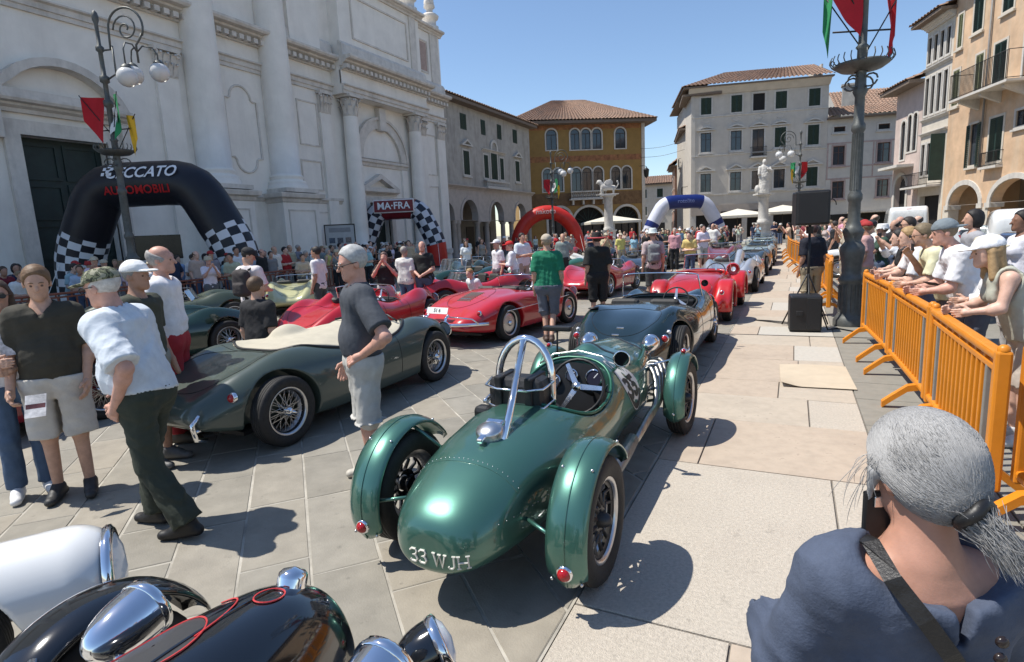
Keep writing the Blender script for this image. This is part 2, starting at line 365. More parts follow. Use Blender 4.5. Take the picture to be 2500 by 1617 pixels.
for i in range(len(ys)-1):
    y0,y1=ys[i],ys[i+1]
    if i==2: xs,ms=[-.93,-.2,.62],[0,1]
    elif i==3: xs,ms=[-.93,.29,.62],[0,0]
    elif i==4: xs,ms=[-.93,-.62,.62],[1,1]
    elif i==5: xs,ms=[-.93,.18,.62],[2,0]
    elif i==6: xs,ms=[-.93,-.1,.62],[1,2]
    elif i==7: xs,ms=[-.93,.10,.62],[1,4] if False else [1,2]
    elif i==8: xs,ms=[-.93,.05,.62],[1,4]
    else:
        k=rnd.uniform(-.5,.3); xs,ms=[-.93,k,.62],[rnd.choice([1,2,2]),rnd.choice([1,2,2,4])]
    for j in range(len(xs)-1): pslab(xs[j],xs[j+1],y0,y1,pale[ms[j]])
    if i<26:
        pslab(.62,1.25,y0+.2,y1+.2,pale[3]); pslab(1.25,2.1,y0-.3,y1-.3,pale[3]); pslab(2.1,3.4,y0+.1,y1+.1,pale[3])
# iron drain channel across the square
MB().box((-3.0,10.10,-.03),(1.2,10.14,.004)).build('drain_channel',mat('dark_iron',(.06,.055,.05),.6,.4),walk)

# ---------------- building helpers ----------------
class Fac:
    def __init__(s,name,label,ox,oy,rz,cat='building'):
        s.e=thing(name,label,cat,(ox,oy,0),R(rz))
    def box(s,name,x0,x1,z0,z1,y0,y1,m,par=None): return MB().box((x0,y0,z0),(x1,y1,z1)).build(name,m,par or s.e)
    def wall(s,loops,th,m,y=0.,name='wall',par=None):
        V,F=poly2d(loops,th); mb=MB(); mb.add([(a,b+y,c) for a,b,c in V],F); return mb.build(name,m,par or s.e)
    def prof(s,name,x0,x1,pts,m,par=None,ends=True):
        """horizontal moulding: pts = [(out,z)...] extruded along x"""
        mb=MB(); n=len(pts); V=[(x0,-o,z) for o,z in pts]+[(x1,-o,z) for o,z in pts]
        F=[(i,i+1,n+i+1,n+i) for i in range(n-1)]
        if ends: F+=[tuple(range(n-1,-1,-1)),tuple(range(n,2*n))]
        mb.add(V,F); return mb.build(name,m,par or s.e)
    def cornice(s,x0,x1,z0,z1,dep,m,name='cornice',y=0.,par=None):
        h=z1-z0; p=[(-y-.02,z0),(dep*.25-y,z0),(dep*.3-y,z0+h*.25),(dep*.55-y,z0+h*.4),(dep*.6-y,z0+h*.55),(dep*.92-y,z0+h*.62),(dep-y,z0+h*.8),(dep-y,z1),(-y-.02,z1)]
        return s.prof(name,x0,x1,p,m,par)
    def bars(s,x0,x1,z0,z1,t,y0,y1,mb=None):
        mb=mb or MB(); mb.box((x0,y0,z0),(x0+t,y1,z1)); mb.box((x1-t,y0,z0),(x1,y1,z1)); mb.box((x0+t,y0,z0),(x1-t,y1,z0+t)); mb.box((x0+t,y0,z1-t),(x1-t,y1,z1)); return mb
    def window(s,x0,x1,z0,z1,kind='glass',sur=None,frame=None,shut=None,y=0.,sill=True,mull=1,tr=1):
        """opening is modelled as frame set in a recess in front of a dark pane"""
        fm=frame or W_FRAME
        mb=s.bars(x0,x1,z0,z1,.07,y+.06,y+.14)
        if kind=='glass':
            for k in range(1,mull+1): xx=x0+(x1-x0)*k/(mull+1); mb.box((xx-.035,y+.07,z0+.07),(xx+.035,y+.13,z1-.07))
            for k in range(1,tr+1):
                zz=z0+(z1-z0)*(.68 if tr==1 else k/(tr+1)); mb.box((x0+.07,y+.075,zz-.02),(x1-.07,y+.125,zz+.02))
        wn=mb.build('window',fm,s.e)
        MB().box((x0+.03,y+.10,z0+.03),(x1-.03,y+.12,z1-.03)).build('pane',PANE if kind!='dark' else DARKIN,wn)
        if kind=='shut':
            for (a,b) in ((x0+.01,(x0+x1)/2-.008),((x0+x1)/2+.008,x1-.01)):
                q=MB(); s.bars(a,b,z0+.01,z1-.01,.07,y-.035,y+.005,q)
                nz=max(6,int((z1-z0)/.13))
                for k in range(nz):
                    zz=z0+.09+(z1-z0-.18)*k/nz; T=Matrix.Translation((0,y-.012,zz))@Matrix.Rotation(R(28),4,'X'); q.box((a+.06,-.006,0),(b-.06,.006,(z1-z0-.18)/nz*.98),T)
                q.build('shutter',shut or SHUT,wn)
        elif kind=='open':
            for sg,xe in ((-1,x0),(1,x1)):
                wd=(x1-x0)/2; q=MB(); a,b=(xe-wd,xe-.02) if sg<0 else (xe+.02,xe+wd); s.bars(a,b,z0,z1,.07,y-.07,y-.03,q)
                nz=max(6,int((z1-z0)/.13))
                for k in range(nz):
                    zz=z0+.09+(z1-z0-.18)*k/nz; T=Matrix.Translation((0,y-.05,zz))@Matrix.Rotation(R(28),4,'X'); q.box((a+.06,-.006,0),(b-.06,.006,(z1-z0-.18)/nz*.98),T)
                q.build('shutter',shut or SHUT,wn)
        if sur:
            t=.14; q=s.bars(x0-t,x1+t,z0-.0,z1+t,t,y-.05,y+.02)
            q.build('window_surround',sur,wn)
        if sill and sur: MB().box((x0-.22,y-.16,z0-.12),(x1+.22,y+.05,z0-.002)).build('window_sill',sur,wn)
        return wn
    def arched(s,x0,x1,z0,z1,sur,y=0.,frame=None):
        zs=z1-(x1-x0)/2; lp=archloop(x0,x1,z0,zs,12); t=.07
        inn=archloop(x0+t,x1-t,z0+t,zs,12)
        V,F=poly2d([lp,inn],.1); mb=MB(); mb.add([(a,b+y+.05,c) for a,b,c in V],F); c=(x0+x1)/2
        mb.box((c-.035,y+.06,z0+t),(c+.035,y+.13,zs)); mb.box((x0+t,y+.06,zs-.04),(x1-t,y+.13,zs+.04))
        wn=mb.build('window',frame or W_FRAME,s.e)
        V,F=poly2d([archloop(x0+.02,x1-.02,z0+.02,zs,12)],.02); MB().add([(a,b+y+.09,c2) for a,b,c2 in V],F).build('pane',PANE,wn)
        t=.16; V,F=poly2d([archloop(x0-t,x1+t,z0-.12,zs,12),archloop(x0,x1,z0,zs,12)],.12); MB().add([(a,b+y-.06,c2) for a,b,c2 in V],F).build('window_surround',sur,wn)
        return wn
    def pedi(s,cx,z,wd,h,m,seg=False,dep=.28,name='pediment',par=None,y=0.):
        t=.14*max(1,wd/2.2); n=12
        if seg:
            r=(wd*wd/4+h*h)/(2*h); a=math.asin(min(1,wd/2/r)); top=[(cx+r*math.sin(a-2*a*i/n),z+h-r+r*math.cos(a-2*a*i/n)) for i in range(n+1)]; r2=r-t; inn=[(cx+(wd-2.4*t)/2*(1-2*i/n),max(z+t*.9,z+h-r+math.sqrt(max(0,r2*r2-((wd-2.4*t)/2*(1-2*i/n))**2)))) for i in range(n+1)]
            out=[(cx-wd/2,z)]+[(cx+wd/2,z)]+top; hole=[(cx-(wd-2.4*t)/2,z+t*.8),(cx+(wd-2.4*t)/2,z+t*.8)]+inn
        else:
            out=[(cx-wd/2,z),(cx+wd/2,z),(cx+wd/2,z+t*.7),(cx,z+h),(cx-wd/2,z+t*.7)]
            hole=[(cx-wd/2+2.4*t,z+t*.8),(cx+wd/2-2.4*t,z+t*.8),(cx,z+h-t*1.3)]
        V,F=poly2d([out,hole],dep); p=MB().add([(a,b-dep+y,c) for a,b,c in V],F).build(name,m,par or s.e)
        return p
    def relief(s,loop,m,t=.07,out=.06,name='wall_panel_moulding',y=0.):
        mb=MB(); mb.tube([(x,y-out*.3,z) for x,z in loop],t,6,closed=True); return mb.build(name,m,s.e)
    def balus(s,x0,x1,z0,z1,y0,y1,m,n,name='balcony_railing'):
        """stone balustrade with turned balusters"""
        p=MB().box((x0,y0,z1-.14),(x1,y1,z1)).box((x0,y0,z0),(x1,y1,z0+.1)).build(name,m,s.e)
        h=z1-z0-.24; q=MB().lathe([(.05,0),(.05,.08*h),(.03,.12*h),(.085,.4*h),(.03,.85*h),(.055,.92*h),(.055,h)],8).mesh('baluster',m)
        for k in range(n): link('baluster',q,p,loc=(x0+(x1-x0)*(k+.5)/n,(y0+y1)/2,z0+.1))
        return p
    def rail(s,x0,x1,z0,z1,out,m,n,y=0.,slab=None,sm=None):
        """iron balcony"""
        sl=MB().box((x0-.05,y-out-.05,z0-.14),(x1+.05,y,z0)).build('balcony',sm or slab,s.e)
        q=MB()
        for P in ([(x0,y,z1),(x0,y-out,z1),(x1,y-out,z1),(x1,y,z1)],[(x0,y,z0+.08),(x0,y-out,z0+.08),(x1,y-out,z0+.08),(x1,y,z0+.08)]): q.tube(P,.022,6)
        for k in range(n+1): xx=x0+(x1-x0)*k/n; q.box((xx-.012,y-out-.012,z0),(xx+.012,y-out+.012,z1))
        q.build('railing',m,sl); return sl
    def roof(s,A,B,Cc,D,m,nm='roof',step=.5,pitch=.42,par=None):
        """tiled slope: A,B eaves left/right; C,D ridge right/left (local coords)"""
        A,B,Cc,D=[Vector(p) for p in (A,B,Cc,D)]; Lw=(B-A).length; Sl=((D-A).length+(Cc-B).length)/2
        nx=max(4,int(Lw/pitch)); ns=max(2,int(Sl/step)); nrm=(B-A).cross(D-A).normalized()
        if nrm.z<0: nrm=-nrm
        V=[];F=[]; per=6; cols=nx*per+1
        for r_ in range(ns*2):
            t=(r_//2+(r_%2))/ns; lift=.0 if r_%2 else .05
            a=A.lerp(D,t); b=B.lerp(Cc,t)
            for c in range(cols):
                u=c/(cols-1); ph=(c%per)/per; h=.12*abs(math.sin(math.pi*ph))**.8 if ph else 0
                V.append(a.lerp(b,u)+nrm*(h+lift+rnd.uniform(-.006,.006)))
        rows=ns*2
        for r_ in range(rows-1):
            for c in range(cols-1): F.append((r_*cols+c,r_*cols+c+1,(r_+1)*cols+c+1,(r_+1)*cols+c))
        mb=MB(); mb.add(V,F); o=mb.build(nm,m,par or s.e); o['kind']='stuff'; return o
W_FRAME=mat('dark_window_frame',(.045,.035,.03),.5); PANE=mat('window_glass',(.035,.045,.055),.06,0,var=.3,vs=.8,spec=.9); DARKIN=mat('dark_interior',(.012,.011,.010),.8)
SHUT=mat('green_shutter',(.018,.042,.033),.6,var=.2,vs=3,bump=.1,bs=40); TILE=mat('terracotta_tile',(.29,.185,.13),.85,var=.42,vs=7,bump=.3,bs=40,stain=.75,dirt=(.14,.115,.095))
IRON=mat('wrought_iron',(.03,.03,.032),.5,.5)
STONE=mat('white_stone',(.55,.52,.47),.75,var=.1,vs=5,bump=.15,bs=40,stain=.4,dirt=(.25,.24,.225))
# ---------------- church ----------------
PL=mat('church_plaster',(.80,.765,.705),.85,var=.06,vs=1.2,bump=.12,bs=25,stain=.4,dirt=(.60,.565,.515))
ST=mat('church_stone',(.64,.60,.545),.8,var=.12,vs=2.5,bump=.2,bs=30,stain=.5,dirt=(.27,.245,.215))
DOORG=mat('church_door_green',(.012,.026,.024),.55,var=.25,vs=3,bump=.1,bs=20)
ch=Fac('church','pale stone church with giant columns and green door on the left',-25,0,90)
# wall with openings
ch.wall([[(-6,0),(40.3,0),(40.3,12.6),(27.3,12.6),(27.3,24),(-6,24)],[(11.6,.02),(14.55,.02),(14.55,6.2),(11.6,6.2)],[(30.35,.02),(32.5,.02),(32.5,4.35),(30.35,4.35)]],.7,PL)
MB().box((-6,.7,0),(40.3,14,12.6)).build('nave_wall',PL,ch.e)
MB().box((-6,.7,12.6),(27.3,14,24)).build('nave_wall',PL,ch.e)
ch.box('side_wall',40.3,40.32,0,12.5,.0,14,PL)
# main door
dm=MB(); dm.box((11.6,.45,0),(14.55,.5,6.2)); dr=dm.build('door',DOORG,ch.e)
for k in range(2):
    for j in range(4):
        x0=11.7+k*1.45; z0=.25+j*1.48; ch.bars(x0,x0+1.3,z0,z0+1.35,.13,.40,.45).build('door_panel',DOORG,dr)
q=ch.bars(11.1,15.05,-.3,6.7,.5,-.18,.1); q.build('door_surround',ST,ch.e)
ch.cornice(10.7,15.45,6.95,7.45,.65,ST,'door_cornice'); ch.pedi(13.1,7.45,4.6,1.55,ST,True,.55,'segmental_pediment')
for k in range(2): ch.box('door_console',10.75+k*4.3,11.05+k*4.3,6.0,6.95,-.4,0,ST)
# entablature along the whole front, breaking forward over the aedicule
def entab(x0,x1,y):
    ch.prof('architrave',x0,x1,[(-y-.02,10.55),(.10-y,10.55),(.10-y,10.72),(.16-y,10.74),(.16-y,10.95),(.28-y,11.0),(.28-y,11.06),(.05-y,11.1),(-y-.02,11.1)],ST)
    ch.box('frieze',x0,x1,11.1,11.85,y-.04,y+.1,PL)
    ch.cornice(x0-.05,x1+.05,12.05,12.6,.85,ST,'cornice',y)
    dm=MB(); x=x0
    while x<x1-.1: dm.box((x,y-.52,11.9),(x+.24,y,12.12)); x+=.42
    tag(dm.build('modillion_row',ST,ch.e),kind='stuff')
    ch.box('cornice_bed',x0,x1,11.84,11.92,y-.2,y,ST)
entab(-6,27.9,0.); entab(27.9,36.7,-.85); entab(36.7,40.35,0.)
ch.box('ressaut_wall',27.9,36.7,10.55,12.6,-.83,0,PL)
# column shafts
def column(x,y,z0,z1,r0,r1,cap_h=0.,flute=False,nm='column'):
    e=MB(); H=z1-z0; pr=[(r0*1.38,0),(r0*1.38,r0*.28),(r0*1.3,r0*.3),(r0*1.34,r0*.42),(r0*1.25,r0*.55),(r0*1.1,r0*.58),(r0*1.08,r0*.68),(r0*1.17,r0*.8),(r0*1.1,r0*.92),(r0,r0*1.0)]
    for k in range(9):
        t=k/8; pr.append((r0+(r1-r0)*t**1.6,r0*1.0+(H-r0)*t))
    e.lathe(pr,28,(x,y,z0)); c=e.build(nm,PL,ch.e)
    e=MB(); e.box((x-r0*1.45,y-r0*1.45,z0-.2),(x+r0*1.45,y+r0*1.45,z0)); e.build('column_plinth',ST,c)
    if cap_h: capital(x,y,z1,cap_h,r1,c)
    return c
def capital(x,y,z,h,r,par,flat=False,hw=None):
    mb=MB()
    if not flat:
        mb.lathe([(r*.98,0),(r*1.08,.03),(r*1.0,.07),(r*1.02,h*.5),(r*1.2,h*.85)],20,(x,y,z))
        n=8; rr=r; place=[(2*math.pi*k/n,rr) for k in range(n)]
        for row,(zz,hh,o) in enumerate(((.08,h*.45,0.),(h*.3,h*.48,math.pi/n))):
            for a,_ in place:
                a+=o; T=Matrix.Translation((x,y,z+zz))@Matrix.Rotation(a,4,'Z')
                P=[(rr*1.0,0,0),(rr*1.12,0,hh*.5),(rr*1.24,0,hh*.85),(rr*1.42,0,hh),(rr*1.46,0,hh*.84)]
                rings=[]
                for i,p in enumerate(P):
                    wd=rr*(.30,.34,.30,.2,.08)[i]; rings.append([T@Vector((p[0],-wd,p[2])),T@Vector((p[0]+.05*rr,0,p[2])),T@Vector((p[0],wd,p[2]))])
                mb.loft(rings,False,False)
        for k in range(4):
            a=math.pi/4+k*math.pi/2; T=Matrix.Translation((x,y,z+h*.8))@Matrix.Rotation(a,4,'Z'); mb.tube([T@Vector((rr*1.45+.14*rr*math.cos(t)*(1-t/9),0,.14*rr*math.sin(t)*(1-t/9))) for t in [i*.7 for i in range(10)]],.045*rr*2,6)
        mb.box((x-rr*1.35,y-rr*1.35,z+h*.88),(x+rr*1.35,y+rr*1.35,z+h))
    else:
        mb.box((x-hw,y-.03,z),(x+hw,0,z+h*.85)); mb.box((x-hw*1.2,y-.2,z+h*.87),(x+hw*1.2,0,z+h))
        for row,(zz,hh) in enumerate(((.06,h*.42),(h*.36,h*.45))):
            n=4 if row==0 else 3
            for k in range(n):
                cx=x-hw+2*hw*(k+.5)/n; rings=[]
                for i,(o,t) in enumerate(((.03,0),(.08,.5),(.14,.85),(.24,1),(.25,.85))):
                    wd=hw/n*(.9,.95,.8,.5,.2)[i]; rings.append([Vector((cx-wd,y-o,z+zz+hh*t)),Vector((cx,y-o-.05,z+zz+hh*t)),Vector((cx+wd,y-o,z+zz+hh*t))])
                mb.loft(rings,False,False)
        for sg in (-1,1): mb.tube([(x+sg*(hw*1.02+.13*math.cos(t)*(1-t/9)),y-.16,z+h*.76+.13*math.sin(t)*(1-t/9)) for t in [i*.7 for i in range(10)]],.05,6)
    return mb.build('capital',ST,par)
def pedestal(x,y,hw,z1,dep):
    p=MB().box((x-hw,y-dep,0),(x+hw,0.,z1-.5)).build('pedestal',PL,ch.e)
    MB().box((x-hw-.12,y-dep-.12,0),(x+hw+.12,-.0,.55)).build('pedestal_base',ST,p)
    pr=[(.0,z1-.5),(.06,z1-.45),(.1,z1-.3),(.26,z1-.22),(.3,z1-.05),(.3,z1)]
    mb=MB(); rings=[[(x-hw-o,0.,z),(x-hw-o,y-dep-o,z),(x+hw+o,y-dep-o,z),(x+hw+o,0.,z)] for o,z in pr]; mb.loft(rings,True,True,False); mb.build('pedestal_cap',ST,p)
    ch.bars(x-hw+.3,x+hw-.3,.9,z1-.85,.07,y-dep-.035,y-dep).build('pedestal_panel',ST,p)
    return p
GC=(19.15,23.45); 
for u in GC:
    pedestal(u,-.2,1.25,4.55,1.0); column(u,-.3,4.8,23,.78,.68)
for u in (2.75,7.05): pedestal(u,-.2,1.25,4.55,1.0); column(u,-.3,4.8,23,.78,.68)
# dado mouldings of the plain bays
for a,b in ((15.1,17.9),(20.4,22.2),(24.7,27.9)):
    ch.prof('dado_moulding',a,b,[(-.02,4.15),(.06,4.2),(.1,4.3),(.2,4.36),(.2,4.5),(-.02,4.5)],ST)
    ch.box('dado_base',a,b,0,.55,-.1,0,ST)
ch.bars(25.2,27.2,.9,3.7,.07,-.035,0).build('wall_panel_moulding',ST,ch.e)
# pilasters
def pilaster(x,hw,z0,z1,ch_h,out=.18):
    p=MB().box((x-hw,-out,z0),(x+hw,0.,z1)).build('pilaster',PL,ch.e)
    MB().box((x-hw-.1,-out-.1,z0-.35),(x+hw+.1,0,z0)).build('pilaster_base',ST,p)
    capital(x,-out,z1,ch_h,0,p,True,hw)
pilaster(17.5,.5,1.0,9.35,1.2); pilaster(39.45,.5,1.0,9.35,1.2); pilaster(8.9,.5,1.0,9.35,1.2); pilaster(27.05,.42,1.0,9.35,1.2); pilaster(37.0,.4,1.0,9.35,1.2)
# aedicule: two columns carrying the ressaut, arch and small pedimented door
for u in (28.75,35.45): 
    column(u,-.55,1.2,9.35,.5,.43,1.2); ch.box('column_pedestal',u-.75,u+.75,0,1.0,-1.3,0,ST)
zs=7.15; cx=32.1; V,F=poly2d([archloop(cx-2.55,cx+2.55,zs-.02,zs,20),archloop(cx-2.0,cx+2.0,zs-.04,zs,20)],.2); MB().add([(a,b-.2,c) for a,b,c in V],F).build('archivolt',ST,ch.e)
V,F=poly2d([archloop(cx-2.72,cx+2.72,zs-.02,zs,20),archloop(cx-2.55,cx+2.55,zs-.04,zs,20)],.3); MB().add([(a,b-.3,c) for a,b,c in V],F).build('archivolt',ST,ch.e)
for a,b in ((cx-2.75,cx-1.95),(cx+1.95,cx+2.75)): 
    ch.box('impost_pier',a+.1,b-.1,1.0,zs-.5,-.16,0,PL)
ch.prof('impost_moulding',cx-2.75,cx+2.75,[(-.02,zs-.5),(.1,zs-.46),(.14,zs-.3),(.26,zs-.22),(.26,zs-.06),(-.02,zs-.06)],ST)
ch.box('keystone',cx-.32,cx+.32,9.0,10.4,-.42,0,ST)
q=ch.bars(29.95,32.9,-.4,4.75,.4,-.2,.1); q.build('door_surround',ST,ch.e); ch.cornice(29.5,33.35,4.85,5.1,.45,ST,'door_cornice'); ch.pedi(31.42,5.1,3.85,1.1,ST,False,.45)
MB().box((30.35,.45,0),(32.5,.5,4.35)).build('door',DOORG,ch.e)
# wall panels
ch.bars(25.0,26.55,7.4,9.85,.08,-.05,0).build('wall_panel_moulding',ST,ch.e); ch.bars(24.9,26.5,4.9,6.6,.08,-.05,0).build('wall_panel_moulding',ST,ch.e)
ch.bars(37.4,38.9,6.6,9.6,.08,-.05,0).build('wall_panel_moulding',ST,ch.e); ch.bars(37.4,38.9,1.4,5.8,.08,-.05,0).build('wall_panel_moulding',ST,ch.e)
c=21.3; P=[(c-.95,6.3),(c-.95,9.1),(c-.72,9.1)]+arcpts(c,9.15,.62,math.pi,0,8)+[(c+.72,9.1),(c+.95,9.1),(c+.95,6.3),(c+.72,6.3)]+arcpts(c,6.2,.62,0,-math.pi,8)+[(c-.72,6.3)]
ch.relief(P,ST,.06,.06)
P=[(c-.95,14.6),(c-.95,18),(c+.95,18),(c+.95,14.6),(c+.72,14.6)]+arcpts(c,14.5,.62,0,-math.pi,8)+[(c-.72,14.6)]
ch.relief(P,ST,.06,.06)
ch.bars(24.9,26.4,13.4,16.5,.08,-.05,0).build('wall_panel_moulding',ST,ch.e)
# attic of the side bay
ch.wall([[(27.3,12.6),(40.3,12.6),(40.3,17.0),(27.3,17.0)]],.8,PL,0.,'attic_wall')
MB().box((27.3,.8,12.6),(40.3,6,16.9)).build('attic_wall',PL,ch.e)
ch.box('attic_ressaut',28.2,36.5,12.6,17.0,-.75,0,PL); ch.prof('attic_plinth',28.0,36.7,[(.7,12.6),(1.05,12.6),(1.0,13.3),(.86,13.5),(.7,13.5)],ST)
ch.prof('attic_plinth',36.7,40.4,[(-.02,12.6),(.3,12.6),(.22,13.3),(.08,13.5),(-.02,13.5)],ST)
ch.prof('attic_plinth',24.5,28.0,[(-.02,12.6),(.3,12.6),(.22,13.3),(.08,13.5),(-.02,13.5)],ST)
ch.bars(29.3,35.0,13.9,16.4,.1,-.82,-.75).build('attic_panel_moulding',ST,ch.e); ch.bars(37.0,38.6,14.0,16.3,.09,-.06,0).build('attic_panel_moulding',ST,ch.e)
ch.box('attic_niche',37.15,38.45,14.15,16.15,-.015,.0,mat('pink_plaster',(.40,.30,.26),.85,var=.15,vs=3))
ch.cornice(28.0,36.7,16.95,17.35,.5,ST,'attic_cornice',-.75); ch.cornice(36.7,40.45,16.95,17.35,.5,ST,'attic_cornice'); ch.box('attic_strip',35.3,36.0,13.5,16.95,-.83,-.75,ST); ch.box('attic_strip',38.95,40.0,13.5,16.95,-.08,0,ST)
# buttress of the raised centre, then urn-like statues on the attic
ch.box('centre_pilaster',24.75,27.0,12.6,24,-.3,0,PL)
def statue(x,y,z,h,nm,par,m,seed=3):
    j=np.array
    def fn(p):
        q=(p-np.array([x,y,z]))/h
        d=cap(q,(0,0,.06),(0,0,.5),.17,.13,(0,1,0,.8)); d=smin(d,cap(q,(-.05,0,.5),(-.045,0,.74),.1,.085),.08); d=smin(d,cap(q,(.05,0,.5),(.045,0,.74),.1,.085),.08)
        d=smin(d,cap(q,(-.13,0,.76),(-.17,-.06,.56),.045,.04),.04); d=smin(d,cap(q,(.13,0,.76),(.16,-.12,.64),.045,.04),.04); d=smin(d,cap(q,(.16,-.12,.64),(.05,-.17,.7),.04,.03),.03)
        d=smin(d,cap(q,(0,0,.8),(0,-.01,.86),.05,.045),.03); d=smin(d,ell(q,(0,-.01,.92),(.062,.075,.085)),.02)
        d=np.maximum(d,-q[:,2]); return (d+folds(q,.012,seed,.8))*h
    V,F=surfnet(fn,(x-.32*h,y-.32*h,z),(x+.32*h,y+.32*h,z+h*1.05),h*.016); return link(nm,npmesh(nm,V,F,m),par)
for u,y in ((35.8,-.5),(39.6,.2)):
    pd=MB().lathe([(.62,0),(.62,.25),(.45,.32),(.45,.7),(.6,.8),(.68,1.0),(.5,1.15),(.25,1.25),(.25,1.5),(.42,1.62),(.42,1.75)],16,(u,y,17.35)).build('statue_pedestal',ST,ch.e)
    statue(u,y,19.1,2.6,'statue',pd,ST,int(u))
# steps
for k in range(3): ch.box('step',10.2-k*.3,16-(-k)*.3,0,.45-.15*k,-1.2-.35*k,-.0,ST)
# ---------------- grey arcaded palace ----------------
GP=mat('grey_stained_plaster',(.40,.375,.335),.85,var=.14,vs=1.5,bump=.1,bs=20,stain=.75,dirt=(.17,.16,.145)); PK=mat('pinkish_arcade_stone',(.46,.405,.36),.8,var=.12,vs=2,bump=.1,bs=30,stain=.35,dirt=(.28,.25,.225))
g=Fac('arcaded_palace','grey stained palace with green shutters and pink arcade beside the church',-26.5,40,90)
top=[(0.3,6.3),(20.2,6.3),(20.2,13.2),(.3,13.2)]
hol=[[(a,c),(b,c),(b,d),(a,d)] for a,b,c,d in ((5.4,6.45,11.2,12.55),(9.15,10.0,11.2,12.55),(12.45,13.35,11.2,12.6),(16.0,17.0,11.25,12.6),(5.55,6.6,7.2,9.4),(9.35,10.2,7.15,9.4),(10.8,12.1,7.1,9.7),(12.7,13.5,7.2,9.4),(16.25,17.25,7.25,9.45))]
g.wall([top]+hol,.5,GP); g.box('rear_wall',.3,20.2,0,13.2,6,6.4,GP); g.box('side_wall',.3,.6,0,13.2,.5,6,GP); g.box('side_wall',19.9,20.2,6.3,13.2,.5,6,GP); g.box('upper_floor_slab',.6,19.9,6.1,6.3,.5,6,PK)
arc=[(1.2,3.4),(4.75,7.6),(10.15,12.95),(15.65,18.4)]
g.wall([[(.3,3.3),(20.2,3.3),(20.2,6.1),(.3,6.1)]]+[archloop(a,b,3.31,3.72,14) for a,b in arc],.6,PK,0.,'arcade_wall')
V_=[]
for a,b in arc:
    V,F=poly2d([archloop(a-.25,b+.25,3.32,3.72,14),archloop(a,b,3.30,3.72,14)],.08); MB().add([(x,y-.08,z) for x,y,z in V],F).build('arch_moulding',PK,g.e)
for xs in (.75,3.75,4.4,7.95,9.8,13.3,15.3,18.75,19.9):
    c=MB().lathe([(.36,0),(.36,.25),(.28,.32),(.27,.4),(.235,2.95),(.3,3.0),(.33,3.1),(.33,3.3)],14,(xs,.3,0)).build('column',PK,g.e)
for x0,x1 in ((.3,1.2),(7.6,10.15),(12.95,15.65),(18.4,20.2)): g.box('lintel',x0,x1,3.18,3.3,-.05,.6,PK)
g.cornice(.2,20.35,6.0,6.35,.4,PK,'string_course'); g.box('eaves',.1,20.6,13.2,13.45,-.85,6.4,mat('eaves_timber',(.17,.13,.10),.8))
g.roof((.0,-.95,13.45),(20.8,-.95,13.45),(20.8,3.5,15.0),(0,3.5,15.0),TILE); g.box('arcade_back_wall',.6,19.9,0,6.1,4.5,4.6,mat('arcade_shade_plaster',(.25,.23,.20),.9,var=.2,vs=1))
for k in range(5): g.box('shop_door',1.6+k*3.8,3.2+k*3.8,0,2.9,4.44,4.5,W_FRAME)
for a,b,c,d in ((5.4,6.45,11.2,12.55),(9.15,10.0,11.2,12.55),(12.45,13.35,11.2,12.6),(16.0,17.0,11.25,12.6)): g.window(a,b,c,d,'shut',sur=None)
for i,(a,b,c,d) in enumerate(((5.55,6.6,7.2,9.4),(9.35,10.2,7.15,9.4),(10.8,12.1,7.1,9.7),(12.7,13.5,7.2,9.4),(16.25,17.25,7.25,9.45))):
    g.window(a,b,c,d,'shut',sur=STONE)
    if i in(0,4): g.pedi((a+b)/2,9.8,1.9,.6,STONE)
g.cornice(9.0,13.8,9.75,9.95,.25,STONE,'window_cornice'); V,F=poly2d([archloop(10.7,12.2,9.95,10.2,12),archloop(10.95,11.95,9.96,10.2,12)],.15); MB().add([(x,y-.15,z) for x,y,z in V],F).build('lunette_arch',STONE,g.e)
g.balus(9.0,13.8,6.4,7.05,-.5,-.35,STONE,16); g.box('balcony',8.9,13.9,6.25,6.4,-.6,0,STONE)
# ---------------- ochre palace ----------------
OC=mat('ochre_plaster',(.285,.175,.058),.85,var=.12,vs=1.2,bump=.1,bs=15,stain=.3,dirt=(.27,.15,.05)); FR=mat('faded_fresco',(.27,.115,.055),.85,var=.5,vs=2.5,stain=.6,dirt=(.33,.19,.06))
y=Fac('ochre_palace','ochre palace with arched windows and hipped terracotta roof behind the red arch',-29.5,63.5,33)
upA=[(3.45,4.72,11.5,13.85),(6.37,7.48,11.45,13.8),(7.7,8.8,11.45,13.8),(9.04,10.15,11.45,13.8),(11.85,13.1,11.45,13.8)]
loA=[(2.9,4.04,6.7,9.35),(4.2,5.3,6.7,9.35),(6.4,7.54,6.62,9.35),(7.7,8.85,6.62,9.35),(9.06,10.24,6.62,9.35),(11.27,12.39,6.72,9.32),(12.64,13.76,6.72,9.32)]
gro=[(3.4,6.2,4.75),(6.5,10.3,4.7),(11.6,14.6,4.6)]
g2=[archloop(a,b,.02,t-(b-a)/2,14) for a,b,t in gro]
y.wall([[(0,0),(15.45,0),(15.45,14.3),(0,14.3)]]+[archloop(a,b,c,d-(b-a)/2) for a,b,c,d in upA+loA]+g2,.5,OC)
MB().box((0.02,.9,0),(15.43,12,14.3)).build('rear_wall',OC,y.e); y.box('shop_interior',.02,15.43,0,5,.6,.9,DARKIN)
y.box('corner_quoin',15.1,15.5,0,14.3,-.06,.4,STONE); y.box('corner_quoin',-.05,.35,0,14.3,-.06,.4,STONE)
y.box('fresco_band',.4,15.05,13.75,14.3,-.012,.0,FR); y.box('fresco_band',.4,15.05,10.1,10.75,-.014,0,FR); y.box('stone_dado',.36,15.08,4.9,6.45,-.02,0,mat('brown_stained_wall',(.17,.10,.05),.85,var=.35,vs=2,stain=.5))
